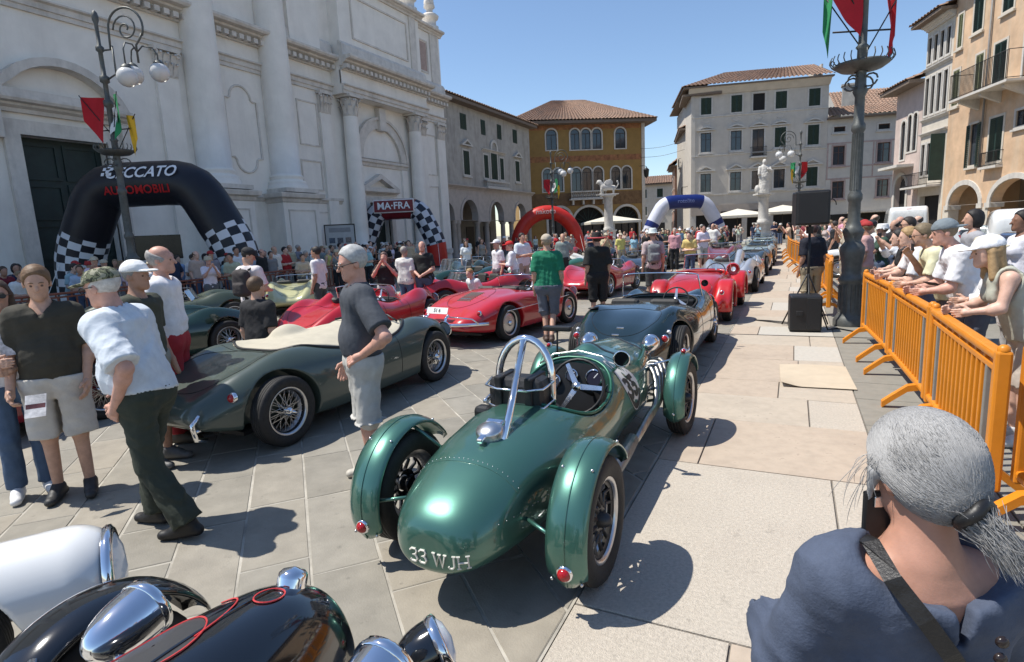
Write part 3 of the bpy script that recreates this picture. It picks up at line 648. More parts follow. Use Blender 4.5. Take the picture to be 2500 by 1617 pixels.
for a,b,c,d in upA+loA: y.arched(a,b,c,d,STONE)
for a,b,t in gro:
    zs=t-(b-a)/2; V,F=poly2d([archloop(a-.28,b+.28,.0,zs,14),archloop(a,b,.0,zs,14)],.15); MB().add([(p,q_-.1,r_) for p,q_,r_ in V],F).build('arch_surround',STONE,y.e)
    mb=MB(); c=(a+b)/2; rr=(b-a)/2
    for k in range(1,8): an=math.pi*k/8; mb.tube([(c,.3,zs),(c+rr*math.cos(an),.3,zs+rr*math.sin(an))],.035,5)
    mb.box((a,.25,zs-.06),(b,.32,zs+.06)); mb.build('fanlight',SHUT,y.e)
    for k in range(3): y.box('shop_door',a+.2+k*(b-a-.3)/3,a+.1+(k+1)*(b-a-.3)/3-.08,0,zs-.1,.5,.56,W_FRAME)
y.balus(6.1,10.5,5.7,6.6,-.7,-.5,STONE,18); y.box('balcony',6.0,10.6,5.55,5.7,-.8,0,STONE)
for k in range(4): y.box('balcony_bracket',6.3+k*1.25,6.5+k*1.25,5.0,5.55,-.6,0,STONE)
y.box('eaves',-1.1,16.6,14.3,14.62,-1.15,13,mat('eaves_timber',(.17,.13,.10),.8))
A=[(-1.2,-1.25,14.62),(16.7,-1.25,14.62),(16.7,13.2,14.62),(-1.2,13.2,14.62)]; r1,r2=(5.6,6.0,18.3),(9.6,6.0,18.3)
y.roof(A[0],A[1],r2,r1,TILE); y.roof(A[1],A[2],r2,r2,TILE); y.roof(A[3],A[0],r1,r1,TILE); y.roof(A[2],A[3],r1,r2,TILE)
# ---------------- tall white palazzo ----------------
WP=mat('cream_plaster',(.52,.475,.41),.85,var=.09,vs=1.2,bump=.1,bs=15,stain=.3,dirt=(.36,.325,.28))
wf=Fac('tall_palazzo','tall four storey cream palazzo with dark shutters behind the saint column',-10,65,16)
rows=[(13.05,14.85),(9.28,11.35),(5.18,7.2)]; colsx=[(.95,2.0),(3.95,5.02),(6.08,7.22),(8.25,9.32),(11.4,12.47)]
hol=[]
for ri,(a,b) in enumerate(rows):
    for ci,(c,d) in enumerate(colsx): hol.append([(c,a if not(ci==2 and ri==1) else 8.6),(d,a if not(ci==2 and ri==1) else 8.6),(d,b),(c,b)])
wf.wall([[(0,3.9),(13.26,3.9),(13.26,15.5),(0,15.5)]]+hol,.5,WP); MB().box((.02,.5,0),(13.24,14,15.5)).build('rear_wall',WP,wf.e)
wf.box('fascia',-.02,13.28,2.9,3.9,-.12,.5,mat('stone_fascia',(.40,.34,.285),.8,var=.12,vs=2)); wf.box('shop_interior',.1,13.2,0,2.9,.35,.5,DARKIN)
for xx in (.0,2.6,5.2,7.8,10.4,12.75): wf.box('pier',xx,xx+.5,0,2.9,-.05,.36,STONE)
for ri,(a,b) in enumerate(rows):
    for ci,(c,d) in enumerate(colsx):
        k={0:['shut','shut','dark','shut','shut'],1:['glass','glass','glass','shut','shut'],2:['glass','glass','glass','glass','shut']}[ri][ci]
        if ci==2 and ri==1: a_=8.6
        else: a_=a
        wf.window(c,d,a_,b,k,sur=STONE,sill=ri>0,mull=1)
        if ri==0: wf.relief([((c+d)/2-.4+.8*i/7,12.55+.18*math.sin(math.pi*i/7)) for i in range(8)]+[((c+d)/2+.4-.8*i/7,12.4-.12*math.sin(math.pi*i/7)) for i in range(8)],STONE,.03,.02,'plaster_ornament')
        if ri==1: wf.pedi((c+d)/2,b+.22,1.9,.42,STONE,True,.22)
        if ri==2: wf.pedi((c+d)/2,b+.22,1.9,.62,STONE,False,.22)
wf.prof('string_course',0,13.26,[(-.02,12.85),(.08,12.9),(.08,13.0),(-.02,13.0)],STONE); wf.prof('string_course',0,13.26,[(-.02,8.95),(.08,9.0),(.08,9.12),(-.02,9.12)],STONE); wf.prof('string_course',0,13.26,[(-.02,4.9),(.08,4.95),(.08,5.08),(-.02,5.08)],STONE)
wf.rail(5.9,7.4,8.6,9.55,.45,IRON,14,sm=STONE)
wf.prof('eaves_cove',-.3,13.3,[(-.02,15.1),(.1,15.1),(.5,15.5),(.75,15.75),(-.02,15.75)],WP); wf.box('eaves',-.9,13.45,15.72,15.86,-.9,14,mat('eaves_timber',(.17,.13,.10),.8))
wf.roof((-1.0,-1.0,15.86),(13.5,-1.0,15.86),(13.1,4.4,18.1),(4.2,4.4,18.1),TILE); wf.roof((-1.0,9.8,15.86),(-1.0,-1.0,15.86),(4.2,4.4,18.1),(4.2,4.4,18.1),TILE); wf.box('gable_wall',13.1,13.26,15.5,17.6,2,6,WP)
wf.box('awning_beam',3.0,9.5,3.0,3.2,-.5,-.1,W_FRAME)
# side wing running back along the lane
sw=Fac('lane_wing','sunlit wing of the cream palazzo with balconies along the narrow lane',-13.62,80.6,-77)
hs=[[(2+k*3.2,zz),(3+k*3.2,zz),(3+k*3.2,zz+2),(2+k*3.2,zz+2)] for k in range(4) for zz in (5.2,9.0)]
sw.wall([[(0,0),(16.05,0),(16.05,15.1),(11,15.1),(11,12.6),(0,12.6)]]+hs,.4,WP,0.)
for k in range(4):
    for zz in (5.2,9.0): sw.window(2+k*3.2,3+k*3.2,zz,zz+2,'shut' if (k+int(zz))%2 else 'glass',sur=STONE)
    if k in (1,3): sw.rail(1.6+k*3.2,3.4+k*3.2,9.0 if k==1 else 5.2,10.0 if k==1 else 6.2,.7,IRON,10,sm=STONE)
sw.box('eaves',10.5,16.3,15.1,15.3,-.9,3,mat('eaves_timber',(.17,.13,.10),.8)); sw.box('eaves',-.3,11,12.6,12.8,-.9,3,mat('eaves_timber',(.17,.13,.10),.8)); sw.roof((-.4,-.95,12.8),(11,-.95,12.8),(11,3,14.2),(-.4,3,14.2),TILE)
sw.box('pier',15.2,16.0,0,4.6,-.1,0,STONE)
for k in range(3): sw.box('shop_opening',2+k*4.4,4.6+k*4.4,0,3.4,-.02,.0,DARKIN)
# ---------------- houses at the end of the lane ----------------
def simple_house(nm,label,ox,oy,rz,Wd,H,m,nw,nf,dep=8,roofm=TILE,rh=1.8,kind='shut',shop=True):
    f=Fac(nm,label,ox,oy,rz,'house'); hol=[]; wins=[]
    for fl in range(nf):
        z0=(1.0 if fl==0 and not shop else 4.0)+ (fl if not shop else fl)*3.0
        if z0+1.7>H-.4: break
        for k in range(nw):
            c=Wd*(k+.5)/nw; wins.append((c-.5,c+.5,z0,z0+1.6)); hol.append([(c-.5,z0),(c+.5,z0),(c+.5,z0+1.6),(c-.5,z0+1.6)])
    f.wall([[(0,0),(Wd,0),(Wd,H),(0,H)]]+hol,.4,m); MB().box((.02,.4,0),(Wd-.02,dep,H)).build('rear_wall',m,f.e)
    for a,b,c,d in wins: f.window(a,b,c,d,kind,sur=STONE)
    f.box('eaves',-.5,Wd+.5,H,H+.15,-.6,dep+.5,mat('eaves_timber',(.17,.13,.10),.8)); A=[(-.6,-.7,H+.15),(Wd+.6,-.7,H+.15),(Wd+.6,dep+.6,H+.15),(-.6,dep+.6,H+.15)]; r1=(.0,dep/2,H+rh); r2=(Wd,dep/2,H+rh)
    f.roof(A[0],A[1],r2,r1,roofm); f.roof(A[2],A[3],r1,r2,roofm)
    MB().add([(0,.0,H),(0,dep,H),(0,dep/2,H+rh-.1),(Wd,0,H),(Wd,dep,H),(Wd,dep/2,H+rh-.1)],[(0,1,2),(3,5,4)]).build('gable_wall',m,f.e)
    if shop:
        for k in range(nw): f.box('shop_opening',Wd*(k+.5)/nw-.8,Wd*(k+.5)/nw+.8,0,2.7,-.02,0,DARKIN)
    return f
BRK=mat('brown_brick_wall',(.30,.17,.12),.85,var=.25,vs=3,bump=.2,bs=12,stain=.3)
simple_house('lane_house','low cream house with red roof closing the lane beside the ochre palace',-25.5,104,10,8.3,9.3,WP,3,2)
simple_house('lane_house','brick house with dark eaves half hidden behind the blue arch',-16.4,89,-77,8,9.8,BRK,2,2,dep=3)
# ---------------- small white house ----------------
PB=mat('pink_band',(.40,.30,.27),.85,var=.15,vs=3)
h=Fac('small_white_house','small white house with pink bands between the palazzo and lamp post',2.75,68.65,16,'house')
hw=[(.6,1.66,10.35,10.98,'dark'),(4.7,5.75,10.3,10.95,'dark'),(.6,1.69,7.12,9.1,'glass'),(4.71,5.87,7.16,9.15,'glass'),(.65,1.75,3.8,5.62,'glass'),(4.85,5.9,3.77,5.55,'glass')]
h.wall([[(0.01,0),(7.1,0),(7.1,11.7),(.01,11.7)]]+[[(a,c),(b,c),(b,d),(a,d)] for a,b,c,d,k in hw],.4,mat('white_plaster',(.52,.49,.44),.85,var=.08,vs=1.5,stain=.3,dirt=(.38,.36,.33)))
MB().box((.03,.4,0),(7.08,9,11.7)).build('rear_wall',WP,h.e)
brn=mat('brown_frame',(.10,.05,.035),.6)
for a,b,c,d,k in hw: h.window(a,b,c,d,k,sur=PB if k=='glass' else STONE,frame=brn)
for z in (9.3,6.98,5.8): h.box('pink_band',.02,7.1,z,z+.14,-.025,0,PB)
for xx in (.05,2.6,4.3): h.box('pink_band',xx,xx+.12,5.94,9.3,-.02,0,PB)
h.box('eaves',-.1,7.6,11.7,11.85,-.6,9,mat('eaves_timber',(.17,.13,.10),.8)); h.roof((-.1,-.7,11.85),(7.7,-.7,11.85),(7.0,4.5,13.6),(1.2,4.5,13.6),TILE)
h.box('awning',2.2,7.0,2.35,2.5,-1.6,0,mat('awning_canvas',(.50,.46,.40),.8)); h.box('shop_opening',.6,6.8,0,2.3,-.02,0,DARKIN)
simple_house('rear_house','grey gabled house with chimney rising behind the small white house',4.5,82,16,9.5,14.2,GP,2,3,rh=3.2,roofm=TILE)
c_=MB().box((0,0,0),(1.3,1.0,3.4)).box((-.12,-.12,3.4),(1.42,1.12,3.6)); tag(c_.build('chimney',GP,loc=(4.6,80.5,13.6)),'grey chimney rising above the roof behind the lamp post','chimney')
# ---------------- right-hand row (sunlit) ----------------
rx,ry,rr=9.65,49.9,-75.4
PP=mat('pale_pink_plaster',(.52,.42,.37),.85,var=.12,vs=1.5,stain=.4,dirt=(.36,.29,.26)); CR=mat('aged_cream_plaster',(.55,.50,.42),.85,var=.12,vs=1.5,stain=.35,dirt=(.36,.32,.27)); OR=mat('aged_orange_plaster',(.56,.385,.245),.85,var=.2,vs=.9,bump=.1,bs=15,stain=.6,dirt=(.52,.45,.34))
p=Fac('pink_house','narrow pale pink house with arched windows between white house and loggia palace',rx+.252*-9.2,ry-.968*-9.2,rr,'house')
aw=[(1.2,1.9,6.3,9.3),(2.3,2.9,6.8,9.6),(3.2,3.8,6.8,9.6)]
p.wall([[(0,0),(4.45,0),(4.45,11.6),(0,11.6)]]+[archloop(a,b,c,d-(b-a)/2) for a,b,c,d in aw]+[archloop(.6,2.6,.02,4.0,12)],.4,PP); MB().box((0,.4,0),(4.43,8,11.6)).build('rear_wall',PP,p.e)
for a,b,c,d in aw: p.arched(a,b,c,d,STONE)
p.box('shop_interior',.3,3,0,5.2,.36,.42,DARKIN); V,F=poly2d([archloop(.3,2.9,.0,4.0,12),archloop(.6,2.6,.0,4.0,12)],.12); MB().add([(a,b-.08,c) for a,b,c in V],F).build('arch_surround',STONE,p.e)
p.box('eaves',-.6,4.6,11.6,11.85,-1.1,8,mat('eaves_timber',(.17,.13,.10),.8)); p.roof((-.7,-1.2,11.85),(4.5,-1.2,11.85),(4.5,4,13.6),(-.7,4,13.6),TILE); p.box('canopy',.1,3.6,5.6,5.8,-1.2,0,STONE)
l=Fac('loggia_palace','cream palace with tall narrow loggia windows and iron balcony',rx+.252*-4.7,ry-.968*-4.7,rr)
lw=[]
for k in range(4): xx=.25+k*.85; lw+= [(xx,xx+.5,12.6,14.5),(xx,xx+.5,8.95,11.7),(xx,xx+.5,4.6,7.0)]
l.wall([[(0,0),(3.75,0),(3.75,15.4),(0,15.4)]]+[[(a,c),(b,c),(b,d),(a,d)] for a,b,c,d in lw]+[[(.4,.02),(3.2,.02),(3.2,3.2),(.4,3.2)]],.4,CR); MB().box((0,.41,0),(3.75,8,15.4)).build('rear_wall',CR,l.e)
for a,b,c,d in lw: l.window(a,b,c,d,'glass',sur=STONE,mull=0,tr=0,sill=False)
l.box('shop_interior',.4,3.2,0,3.2,.36,.41,DARKIN)
for z in (8.6,12.2,7.6): l.cornice(0,3.75,z,z+.2,.22,STONE,'string_course')
l.cornice(0,3.75,15.0,15.4,.5,STONE); l.box('eaves',-.4,3.9,15.4,15.6,-1.0,8,mat('eaves_timber',(.17,.13,.10),.8)); l.roof((-.5,-1.1,15.6),(3.9,-1.1,15.6),(3.9,4,17.2),(-.5,4,17.2),TILE)
l.rail(-.7,3.3,3.95,4.9,.9,IRON,24,sm=STONE)
q=MB(); 
for sg,x0 in ((0,3.3),): q.box((3.45,-.9,4.2),(3.52,-.02,7.4))
q.build('shutter',SHUT,l.e)
o=Fac('orange_palace','peeling orange palace with arcade and iron balcony at the right edge',rx+.252*-1.0,ry-.968*-1.0,rr)
# (local x = u+1)
ow=[(.55,1.05,12.6,14.8,'shut'),(2.3,3.3,13.0,15.3,'shut'),(.35,1.1,8.9,11.3,'shut'),(2.9,3.7,4.7,7.4,'open'),(5.0,6.3,4.7,7.4,'shut'),(2.95,3.75,9.1,11.6,'shut'),(4.85,6.0,9.05,11.7,'shut'),(7.6,8.6,9.05,11.9,'glass'),(7.4,8.3,6.4,7.4,'glass'),(5.3,6.3,13.2,15.6,'shut'),(10.5,11.6,9.05,11.7,'shut'),(10.5,11.6,4.7,7.4,'shut')]
oa=[(.9,4.5,3.85),(5.65,9.85,3.85),(11.0,15,3.85)]
zsp=2.35
o.wall([[(0,0),(18,0),(18,17),(0,17)]]+[[(a,c),(b,c),(b,d),(a,d)] for a,b,c,d,k in ow]+[archloop(a,b,.02,zsp,14,1.3) for a,b,t in oa],.6,OR); MB().box((0,5,0),(18,10,17)).build('rear_wall',OR,o.e); o.box('upper_floor_slab',0,18,4.2,4.4,.6,5,OR); o.box('side_wall',.0,.4,0,17,.6,5,OR); o.box('attic_slab',0,18,16.8,17,.6,5,OR)
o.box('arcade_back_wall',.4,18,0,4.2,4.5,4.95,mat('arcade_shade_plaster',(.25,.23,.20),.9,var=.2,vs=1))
V,F=poly2d([archloop(2.0,3.6,0,2.0,12)],.1); MB().add([(a,b+4.4,c) for a,b,c in V],F).build('arched_doorway',W_FRAME,o.e); o.box('shop_window',6.5,9,0,2.6,4.4,4.5,PANE)
for a,b,t in oa:
    V,F=poly2d([archloop(a-.3,b+.3,zsp-.01,zsp,14,1.62),archloop(a,b,zsp-.02,zsp,14,1.3)],.12); MB().add([(x,y_-.08,z) for x,y_,z in V],F).build('arch_surround',STONE,o.e)
    for xx in (a-.42,b-.12): o.box('pier_capital',xx,xx+.54,zsp-.28,zsp+.02,-.12,.7,STONE)
for xx in (.2,4.72,10.0): o.box('pier',xx,xx+.75,0,2.1,-.03,.62,CR)
for a,b,c,d,k in ow: o.window(a,b,c,d,k,sur=CR if k!='glass' else STONE,shut=mat('olive_shutter',(.16,.17,.085),.7,var=.2,vs=4) if (a in(.35,.55,2.95)) else SHUT)
o.rail(2.7,8.6,9.0,10.55,1.3,IRON,44,sm=STONE)
for xx in (3.4,5.6,7.8): MB().add([(xx,0,8.2),(xx+.25,0,8.2),(xx,0,8.86),(xx+.25,0,8.86),(xx,-1.1,8.7),(xx+.25,-1.1,8.7),(xx,-1.1,8.86),(xx+.25,-1.1,8.86)],[(0,1,5,4),(4,5,7,6),(0,4,6,2),(1,3,7,5)]).build('balcony_bracket',STONE,o.e)
o.rail(4.8,6.5,4.55,5.4,.35,IRON,14,sm=STONE)
MB().tube([(4.35,-.12,4.6),(4.35,-.12,16.5)],.06,8).build('downpipe',mat('pipe_grey',(.2,.19,.18),.6),o.e)
o.box('eaves',-.4,18,17,17.25,-1.2,10,mat('eaves_timber',(.17,.13,.10),.8)); o.roof((-.5,-1.3,17.25),(18,-1.3,17.25),(18,4,19),(-.5,4,19),TILE)
# ---------------- people ----------------
def rotm(ax,ang):
    return np.array(Matrix.Rotation(ang,3,ax))
SK=dict(l=(.60,.38,.29),m=(.49,.29,.205),t=(.39,.215,.145),d=(.22,.11,.07),r=(.55,.30,.225))
J0=dict(LH=(-.085,0,.92),LK=(-.095,.01,.50),LA=(-.10,-.02,.09),LT=(-.125,.15,.035),RH=(.085,0,.92),RK=(.095,.01,.50),RA=(.10,-.02,.09),RT=(.125,.15,.035),
 PE=(0,-.01,.95),WA=(0,0,1.09),CH=(0,0,1.30),NB=(0,-.015,1.46),HD=(0,.012,1.645),
 LS=(-.168,-.01,1.41),LE=(-.215,-.045,1.13),LW=(-.225,.045,.89),RS=(.168,-.01,1.41),RE=(.215,-.045,1.13),RW=(.225,.045,.89))
UP=('WA','CH','NB','HD','LS','LE','LW','RS','RE','RW')
class Person:
    def __init__(s,H=1.75,girth=1.,belly=0.,lean=0.,twist=0.,hyaw=0.,hpitch=0.,J={},h=.012,female=False,dz=0.,seed=1,roll=0.):
        s.k=H/1.75; s.g=girth; s.b=belly; s.h=h; s.seed=seed; s.fem=female
        s.J={k:np.array(v,float) for k,v in J0.items()}
        if female:
            for k in('LS','RS'): s.J[k][0]*=.88
            for k in('LE','RE'): s.J[k][0]*=.92
        for k in J:
            if k in UP: s.J[k]=np.array(J[k],float)
        Rm=rotm('X',-lean)@rotm('Z',twist)
        if roll: Rm=rotm('Y',roll)@Rm
        s.Rt=Rm; pv=np.array((0,0,.95))
        for k in UP: s.J[k]=Rm@(s.J[k]-pv)+pv
        for k in J:
            if k not in UP: s.J[k.replace('!','')]=np.array(J[k],float)      # a trailing ! gives world-posed joints
        s.Hr=Rm@rotm('Z',hyaw)@rotm('X',-hpitch) if not lean else rotm('X',-lean*.35)@rotm('Z',twist+hyaw)@rotm('X',-hpitch)
        if dz:
            for k in s.J:
                if k in UP or k=='PE' or k in('LH','RH'): s.J[k][2]+=dz
    def hp(s,v): return s.J['HD']+s.Hr@np.array(v,float)
    # primitive lists -------------------------------------------------
    def torso(s,p,inf=0.,lowcut=None):
        J=s.J; g=s.g; X=s.Rt@np.array((1.,0,0)); Y=s.Rt@np.array((0,1.,0)); fl=(*Y,.86)
        sw=.072 if not s.fem else .062; d=None
        for sg in(-1,1):
            a=cap(p,J['CH']+X*sg*sw+Y*.005+(J['NB']-J['CH'])*.35,J['WA']+X*sg*sw*.85,.098*g+inf,(.098 if not s.fem else .082)*g+inf,fl)
            d=a if d is None else smin(d,a,.06)
            d=smin(d,cap(p,J['WA']+X*sg*sw*.85,J['PE']+X*sg*.07*g,(.098 if not s.fem else .085)*g+inf,.105*g+inf,(0,1,0,.9)),.06)
        d=smin(d,cap(p,J['LS']*.93+J['NB']*.07,J['RS']*.93+J['NB']*.07,.056+inf,.056+inf),.07)
        d=smin(d,cap(p,J['CH']+(J['NB']-J['CH'])*.7,J['NB'],.09+inf,.062+inf*.6),.05)
        if s.b: d=smin(d,ell(p,J['WA']+Y*.055*s.b*1.2+np.array((0,0,-.0)),np.array((.14,.115,.15))*(.75+.3*s.b)+inf),.08)
        if s.fem: 
            for sg in(-1,1): d=smin(d,ell(p,J['CH']+X*sg*.07+Y*.085,np.array((.06,.055,.06))+inf),.05)
        return d
    def neck(s,p): return cap(p,s.J['NB'],s.hp((0,-.02,-.07)),.06,.052)
    def head(s,p):
        q=(p-s.J['HD'])@s.Hr
        d=ell(q,(0,-.012,.032),(.074,.094,.088)); d=smin(d,ell(q,(0,.028,-.028),(.060,.066,.084)),.03)
        d=smin(d,cap(q,(-.028,.03,-.075),(0,.068,-.09),.022,.022),.03); d=smin(d,cap(q,(.028,.03,-.075),(0,.068,-.09),.022,.022),.03)
        d=smin(d,cap(q,(-.032,.078,.018),(.032,.078,.018),.011,.011),.015)
        for sg in(-1,1): d=smax(d,-(np.linalg.norm(q-np.array((sg*.031,.104,.0)),axis=1)-.017),.012)
        d=smin(d,cap(q,(0,.090,.008),(0,.112,-.028),.008,.0125),.012)
        d=smin(d,cap(q,(-.016,.088,-.060),(.016,.088,-.060),.0065,.0065),.008); d=smin(d,cap(q,(-.012,.089,-.070),(.012,.089,-.070),.0065,.0065),.006)
        for sg in(-1,1): d=smin(d,ell(q,(sg*.077,-.008,-.012),(.009,.021,.031)),.008)
        return d
    def arm(s,p,S,inf=0.,a=0.,b=2.,cut=False,loose=0.):
        J=s.J; sh,el,wr=J[S+'S'],J[S+'E'],J[S+'W']; g=.6+.4*s.g; f=.9 if s.fem else 1.
        r=[.052*g*f,.041*g*f,.028*g*f]
        if b<=1:
            e=sh+(el-sh)*b; d=cap(p,sh,e,r[0]+inf,r[0]+(r[1]-r[0])*b+inf+loose,None,cut); return d
        d=cap(p,sh,el,r[0]+inf,r[1]+inf); e=el+(wr-el)*(b-1); d=smin(d,cap(p,el,e,r[1]+inf*.9,r[1]+(r[2]-r[1])*(b-1)+inf+loose,None,cut),.02)
        if b>=2 and not inf: d=smin(d,ell(p,el+(wr-el)*.25,(.042*g*f,.042*g*f,.05)),.03)
        return d
    def hand_prims(s,S,d=None,n=None,curl=.5,spread=.12):
        J=s.J; w=J[S+'W']; fd=(w-J[S+'E']); fd/=np.linalg.norm(fd)
        d=fd if d is None else np.array(d,float)/np.linalg.norm(d)
        n=np.array((1. if S=='L' else -1.,0,0)) if n is None else np.array(n,float); n=n-d*(n@d); n/=np.linalg.norm(n)
        sd=np.cross(n,d)*(1 if S=='L' else -1)     # towards the thumb
        P=[]; k=.92 if s.fem else 1.
        base=w
        P.append((base-d*.02,base+d*.05,.026*k,.03*k))
        for i,(o,l) in enumerate(((.030,.070),(.011,.080),(-.009,.074),(-.028,.058))):
            a=base+d*.085*k+sd*o*k*1.0; P.append((base+d*.02+sd*o*.6,a,.014*k,.0115*k))
            dd=d*math.cos(curl*.6)+n*math.sin(curl*.6)+sd*o*spread*10*.5; b=a+dd*l*.5*k; dd2=d*math.cos(curl*1.5)+n*math.sin(curl*1.5)+sd*o*spread*4; c=b+dd2*l*.5*k
            P.append((a,b,.0105*k,.009*k)); P.append((b,c,.009*k,.0075*k))
        a=base+d*.02+sd*.022*k; b=a+(d*.6+sd*.7+n*.25)*.05*k; c=b+(d*.85+sd*.25+n*.35)*.035*k; P.append((a,b,.015*k,.012*k)); P.append((b,c,.0115*k,.0085*k))
        return P
    def leg(s,p,S,inf=0.,b=2.,cut=False,loose=0.):
        J=s.J; hp,kn,an=J[S+'H'],J[S+'K'],J[S+'A']; g=.5+.5*s.g; r=[.088*g,.056*g,.038*g]
        if b<=1:
            e=hp+(kn-hp)*b; return cap(p,hp,e,r[0]+inf,r[0]+(r[1]-r[0])*b+inf+loose,None,cut)
        d=cap(p,hp,kn,r[0]+inf,r[1]+inf); e=kn+(an-kn)*(b-1); d=smin(d,cap(p,kn,e,r[1]+inf,r[1]+(r[2]-r[1])*(b-1)+inf+loose,None,cut),.03)
        if not inf: 
            c=kn+(an-kn)*.32; bk=np.array((0,-.02,0)); d=smin(d,cap(p,c+bk+(kn-an)*.1,c+bk-(kn-an)*.12,.048*g,.04*g),.03)
        return d
    def foot(s,p,S,inf=0.):
        a,t=s.J[S+'A'],s.J[S+'T']; hl=a+np.array((0,0,-.045))-(t-a)*np.array((1,1,0))*.22
        d=cap(p,hl,t,.036+inf,.03+inf,(0,0,1,.85)); d=smin(d,cap(p,a,t*.55+a*.45+np.array((0,0,.0)),.04+inf,.032+inf),.03); return np.maximum(d,-p[:,2]+.002) if a[2]<.2 else d
    # meshes ---------------------------------------------------------
    def box(s,keys,pad):
        P=np.array([s.J[k] for k in keys]); return P.min(0)-pad,P.max(0)+pad
    def mesh(s,fn,lo,hi,nm,m,h=None):
        V,F=surfnet(fn,lo,hi,h or s.h,1); return npmesh(nm,V*s.k,F,m)
    def body(s,fingers=True,hands={}):
        def fn(p):
            d=smin(smin(s.torso(p,-.006),s.neck(p),.04),s.head(p),.025)
            for S in'LR': d=smin(d,s.arm(p,S),.03); d=smin(d,s.leg(p,S,-.004),.03); d=np.minimum(d,s.foot(p,S,-.004))
            if not fingers:
                for S in'LR':
                    w=s.J[S+'W']; fd=w-s.J[S+'E']; fd=fd/np.linalg.norm(fd); d=smin(d,cap(p,w,w+fd*.13,.03,.02),.02)
            return d
        lo,hi=s.box(s.J.keys(),.14); lo[2]=min(lo[2],-.01); hi[2]+=.06
        V,F=surfnet(fn,lo,hi,s.h,1)
        if fingers:
            Vs,Fs=[V],[F]; o=len(V)
            for S in'LR':
                P=s.hand_prims(S,**hands.get(S,{}))
                def hf(p):
                    d=None
                    for a,b,ra,rb in P:
                        c=cap(p,a,b,ra,rb); d=c if d is None else smin(d,c,.008)
                    return d
                pts=np.array([q for a,b,_,_ in P for q in(a,b)]); v,f=surfnet(hf,pts.min(0)-.035,pts.max(0)+.035,.005,1); Vs.append(v); Fs.append(f+o); o+=len(v)
            V=np.concatenate(Vs); F=np.concatenate(Fs)
        return npmesh('body',V*s.k,F,SKIN)
    def top(s,sleeve=.75,hem=.86,inf=.016,loose=.012,vneck=.0,fold=.007,nk=.075,hoff=0.):
        J=s.J
        def fn(p):
            d=s.torso(p,inf); 
            for S in'LR':
                if sleeve>0: d=smin(d,s.arm(p,S,inf,0,sleeve,True,loose),.035)
                else: d=smax(d,-(cap(p,J[S+'S']+(J[S+'S']-J['CH'])*.15,J[S+'E'],.075,.06)),.02)
            nc=J['NB']+(J['HD']-J['NB'])*.25
            d=smax(d,-(np.linalg.norm(p-(J['NB']+np.array((0,.03,.05))),axis=1)-nk),.015)
            if vneck: d=smax(d,-cap(p,J['NB']+s.Rt@np.array((0,.07,.03)),J['NB']+s.Rt@np.array((0,.13,-vneck)),.05,.005),.01)
            d=d-.10*np.clip(1.06-p[:,2],0,.22)*(hem<.93)*(s.J['PE'][2]>.8); d=d+folds(p,fold,s.seed); c=(p[:,2]-hem+.02*np.sin(p[:,0]*9)+hoff*p[:,1]); return np.maximum(d,-c)
        ks=[k for k in UP if k!='HD']+['PE']; lo,hi=s.box(ks,.2); lo[2]=hem-.03
        return s.mesh(fn,lo,hi,'shirt',CLOTH)
    def trousers(s,length=2.,inf=.014,loose=.02,waist=1.02,fold=.008):
        J=s.J; lb=min(length,1.96)
        def fn(p):
            d=cap(p,J['PE']+np.array((-.07*s.g,0,.02)),J['PE']+np.array((-.07*s.g,0,.1)),.105*s.g+inf,.1*s.g+inf,(0,1,0,.9)); d=smin(d,cap(p,J['PE']+np.array((.07*s.g,0,.02)),J['PE']+np.array((.07*s.g,0,.1)),.105*s.g+inf,.1*s.g+inf,(0,1,0,.9)),.08)
            d=smin(d,cap(p,J['LH'],J['RH'],.09*s.g+inf,.09*s.g+inf),.06)
            a=s.leg(p,'L',inf,lb,True,loose); b=s.leg(p,'R',inf,lb,True,loose)
            d=smin(d,np.minimum(a,b),.05); nv=(J['RK']+J['RA']*.5)-(J['LK']+J['LA']*.5); nv=nv*np.array((1,1,0)); nv/=np.linalg.norm(nv)+1e-9; md=(J['LH']+J['RH'])/2
            if nv[0]>.7: d=smax(d,-np.maximum(np.abs((p-md)@nv)-.012,p[:,2]-(J['PE'][2]-.17)),.03)
            d=d+folds(p,fold,s.seed+5); return np.maximum(d,p[:,2]-(waist+J['PE'][2]-.95))
        lo,hi=s.box(['LH','LK','LA','RH','RK','RA','PE'],.2); hi[2]=J['PE'][2]+.15
        return s.mesh(fn,lo,hi,'trousers',CLOTH)
    def shoe(s,S,h=None):
        fn=lambda p: np.maximum(s.foot(p,S,.008),(p-s.J[S+'A'])@np.array((0,0,1.))-.035)
        lo,hi=s.box([S+'A',S+'T'],.13); lo[2]=max(lo[2],-.01) if s.J[S+'A'][2]<.2 else lo[2]; return s.mesh(fn,lo,hi,'shoe',mat('shoe_leather',rough=.55,objcol=True,var=.15,vs=20,bump=.1,bs=150),h or s.h*.8)
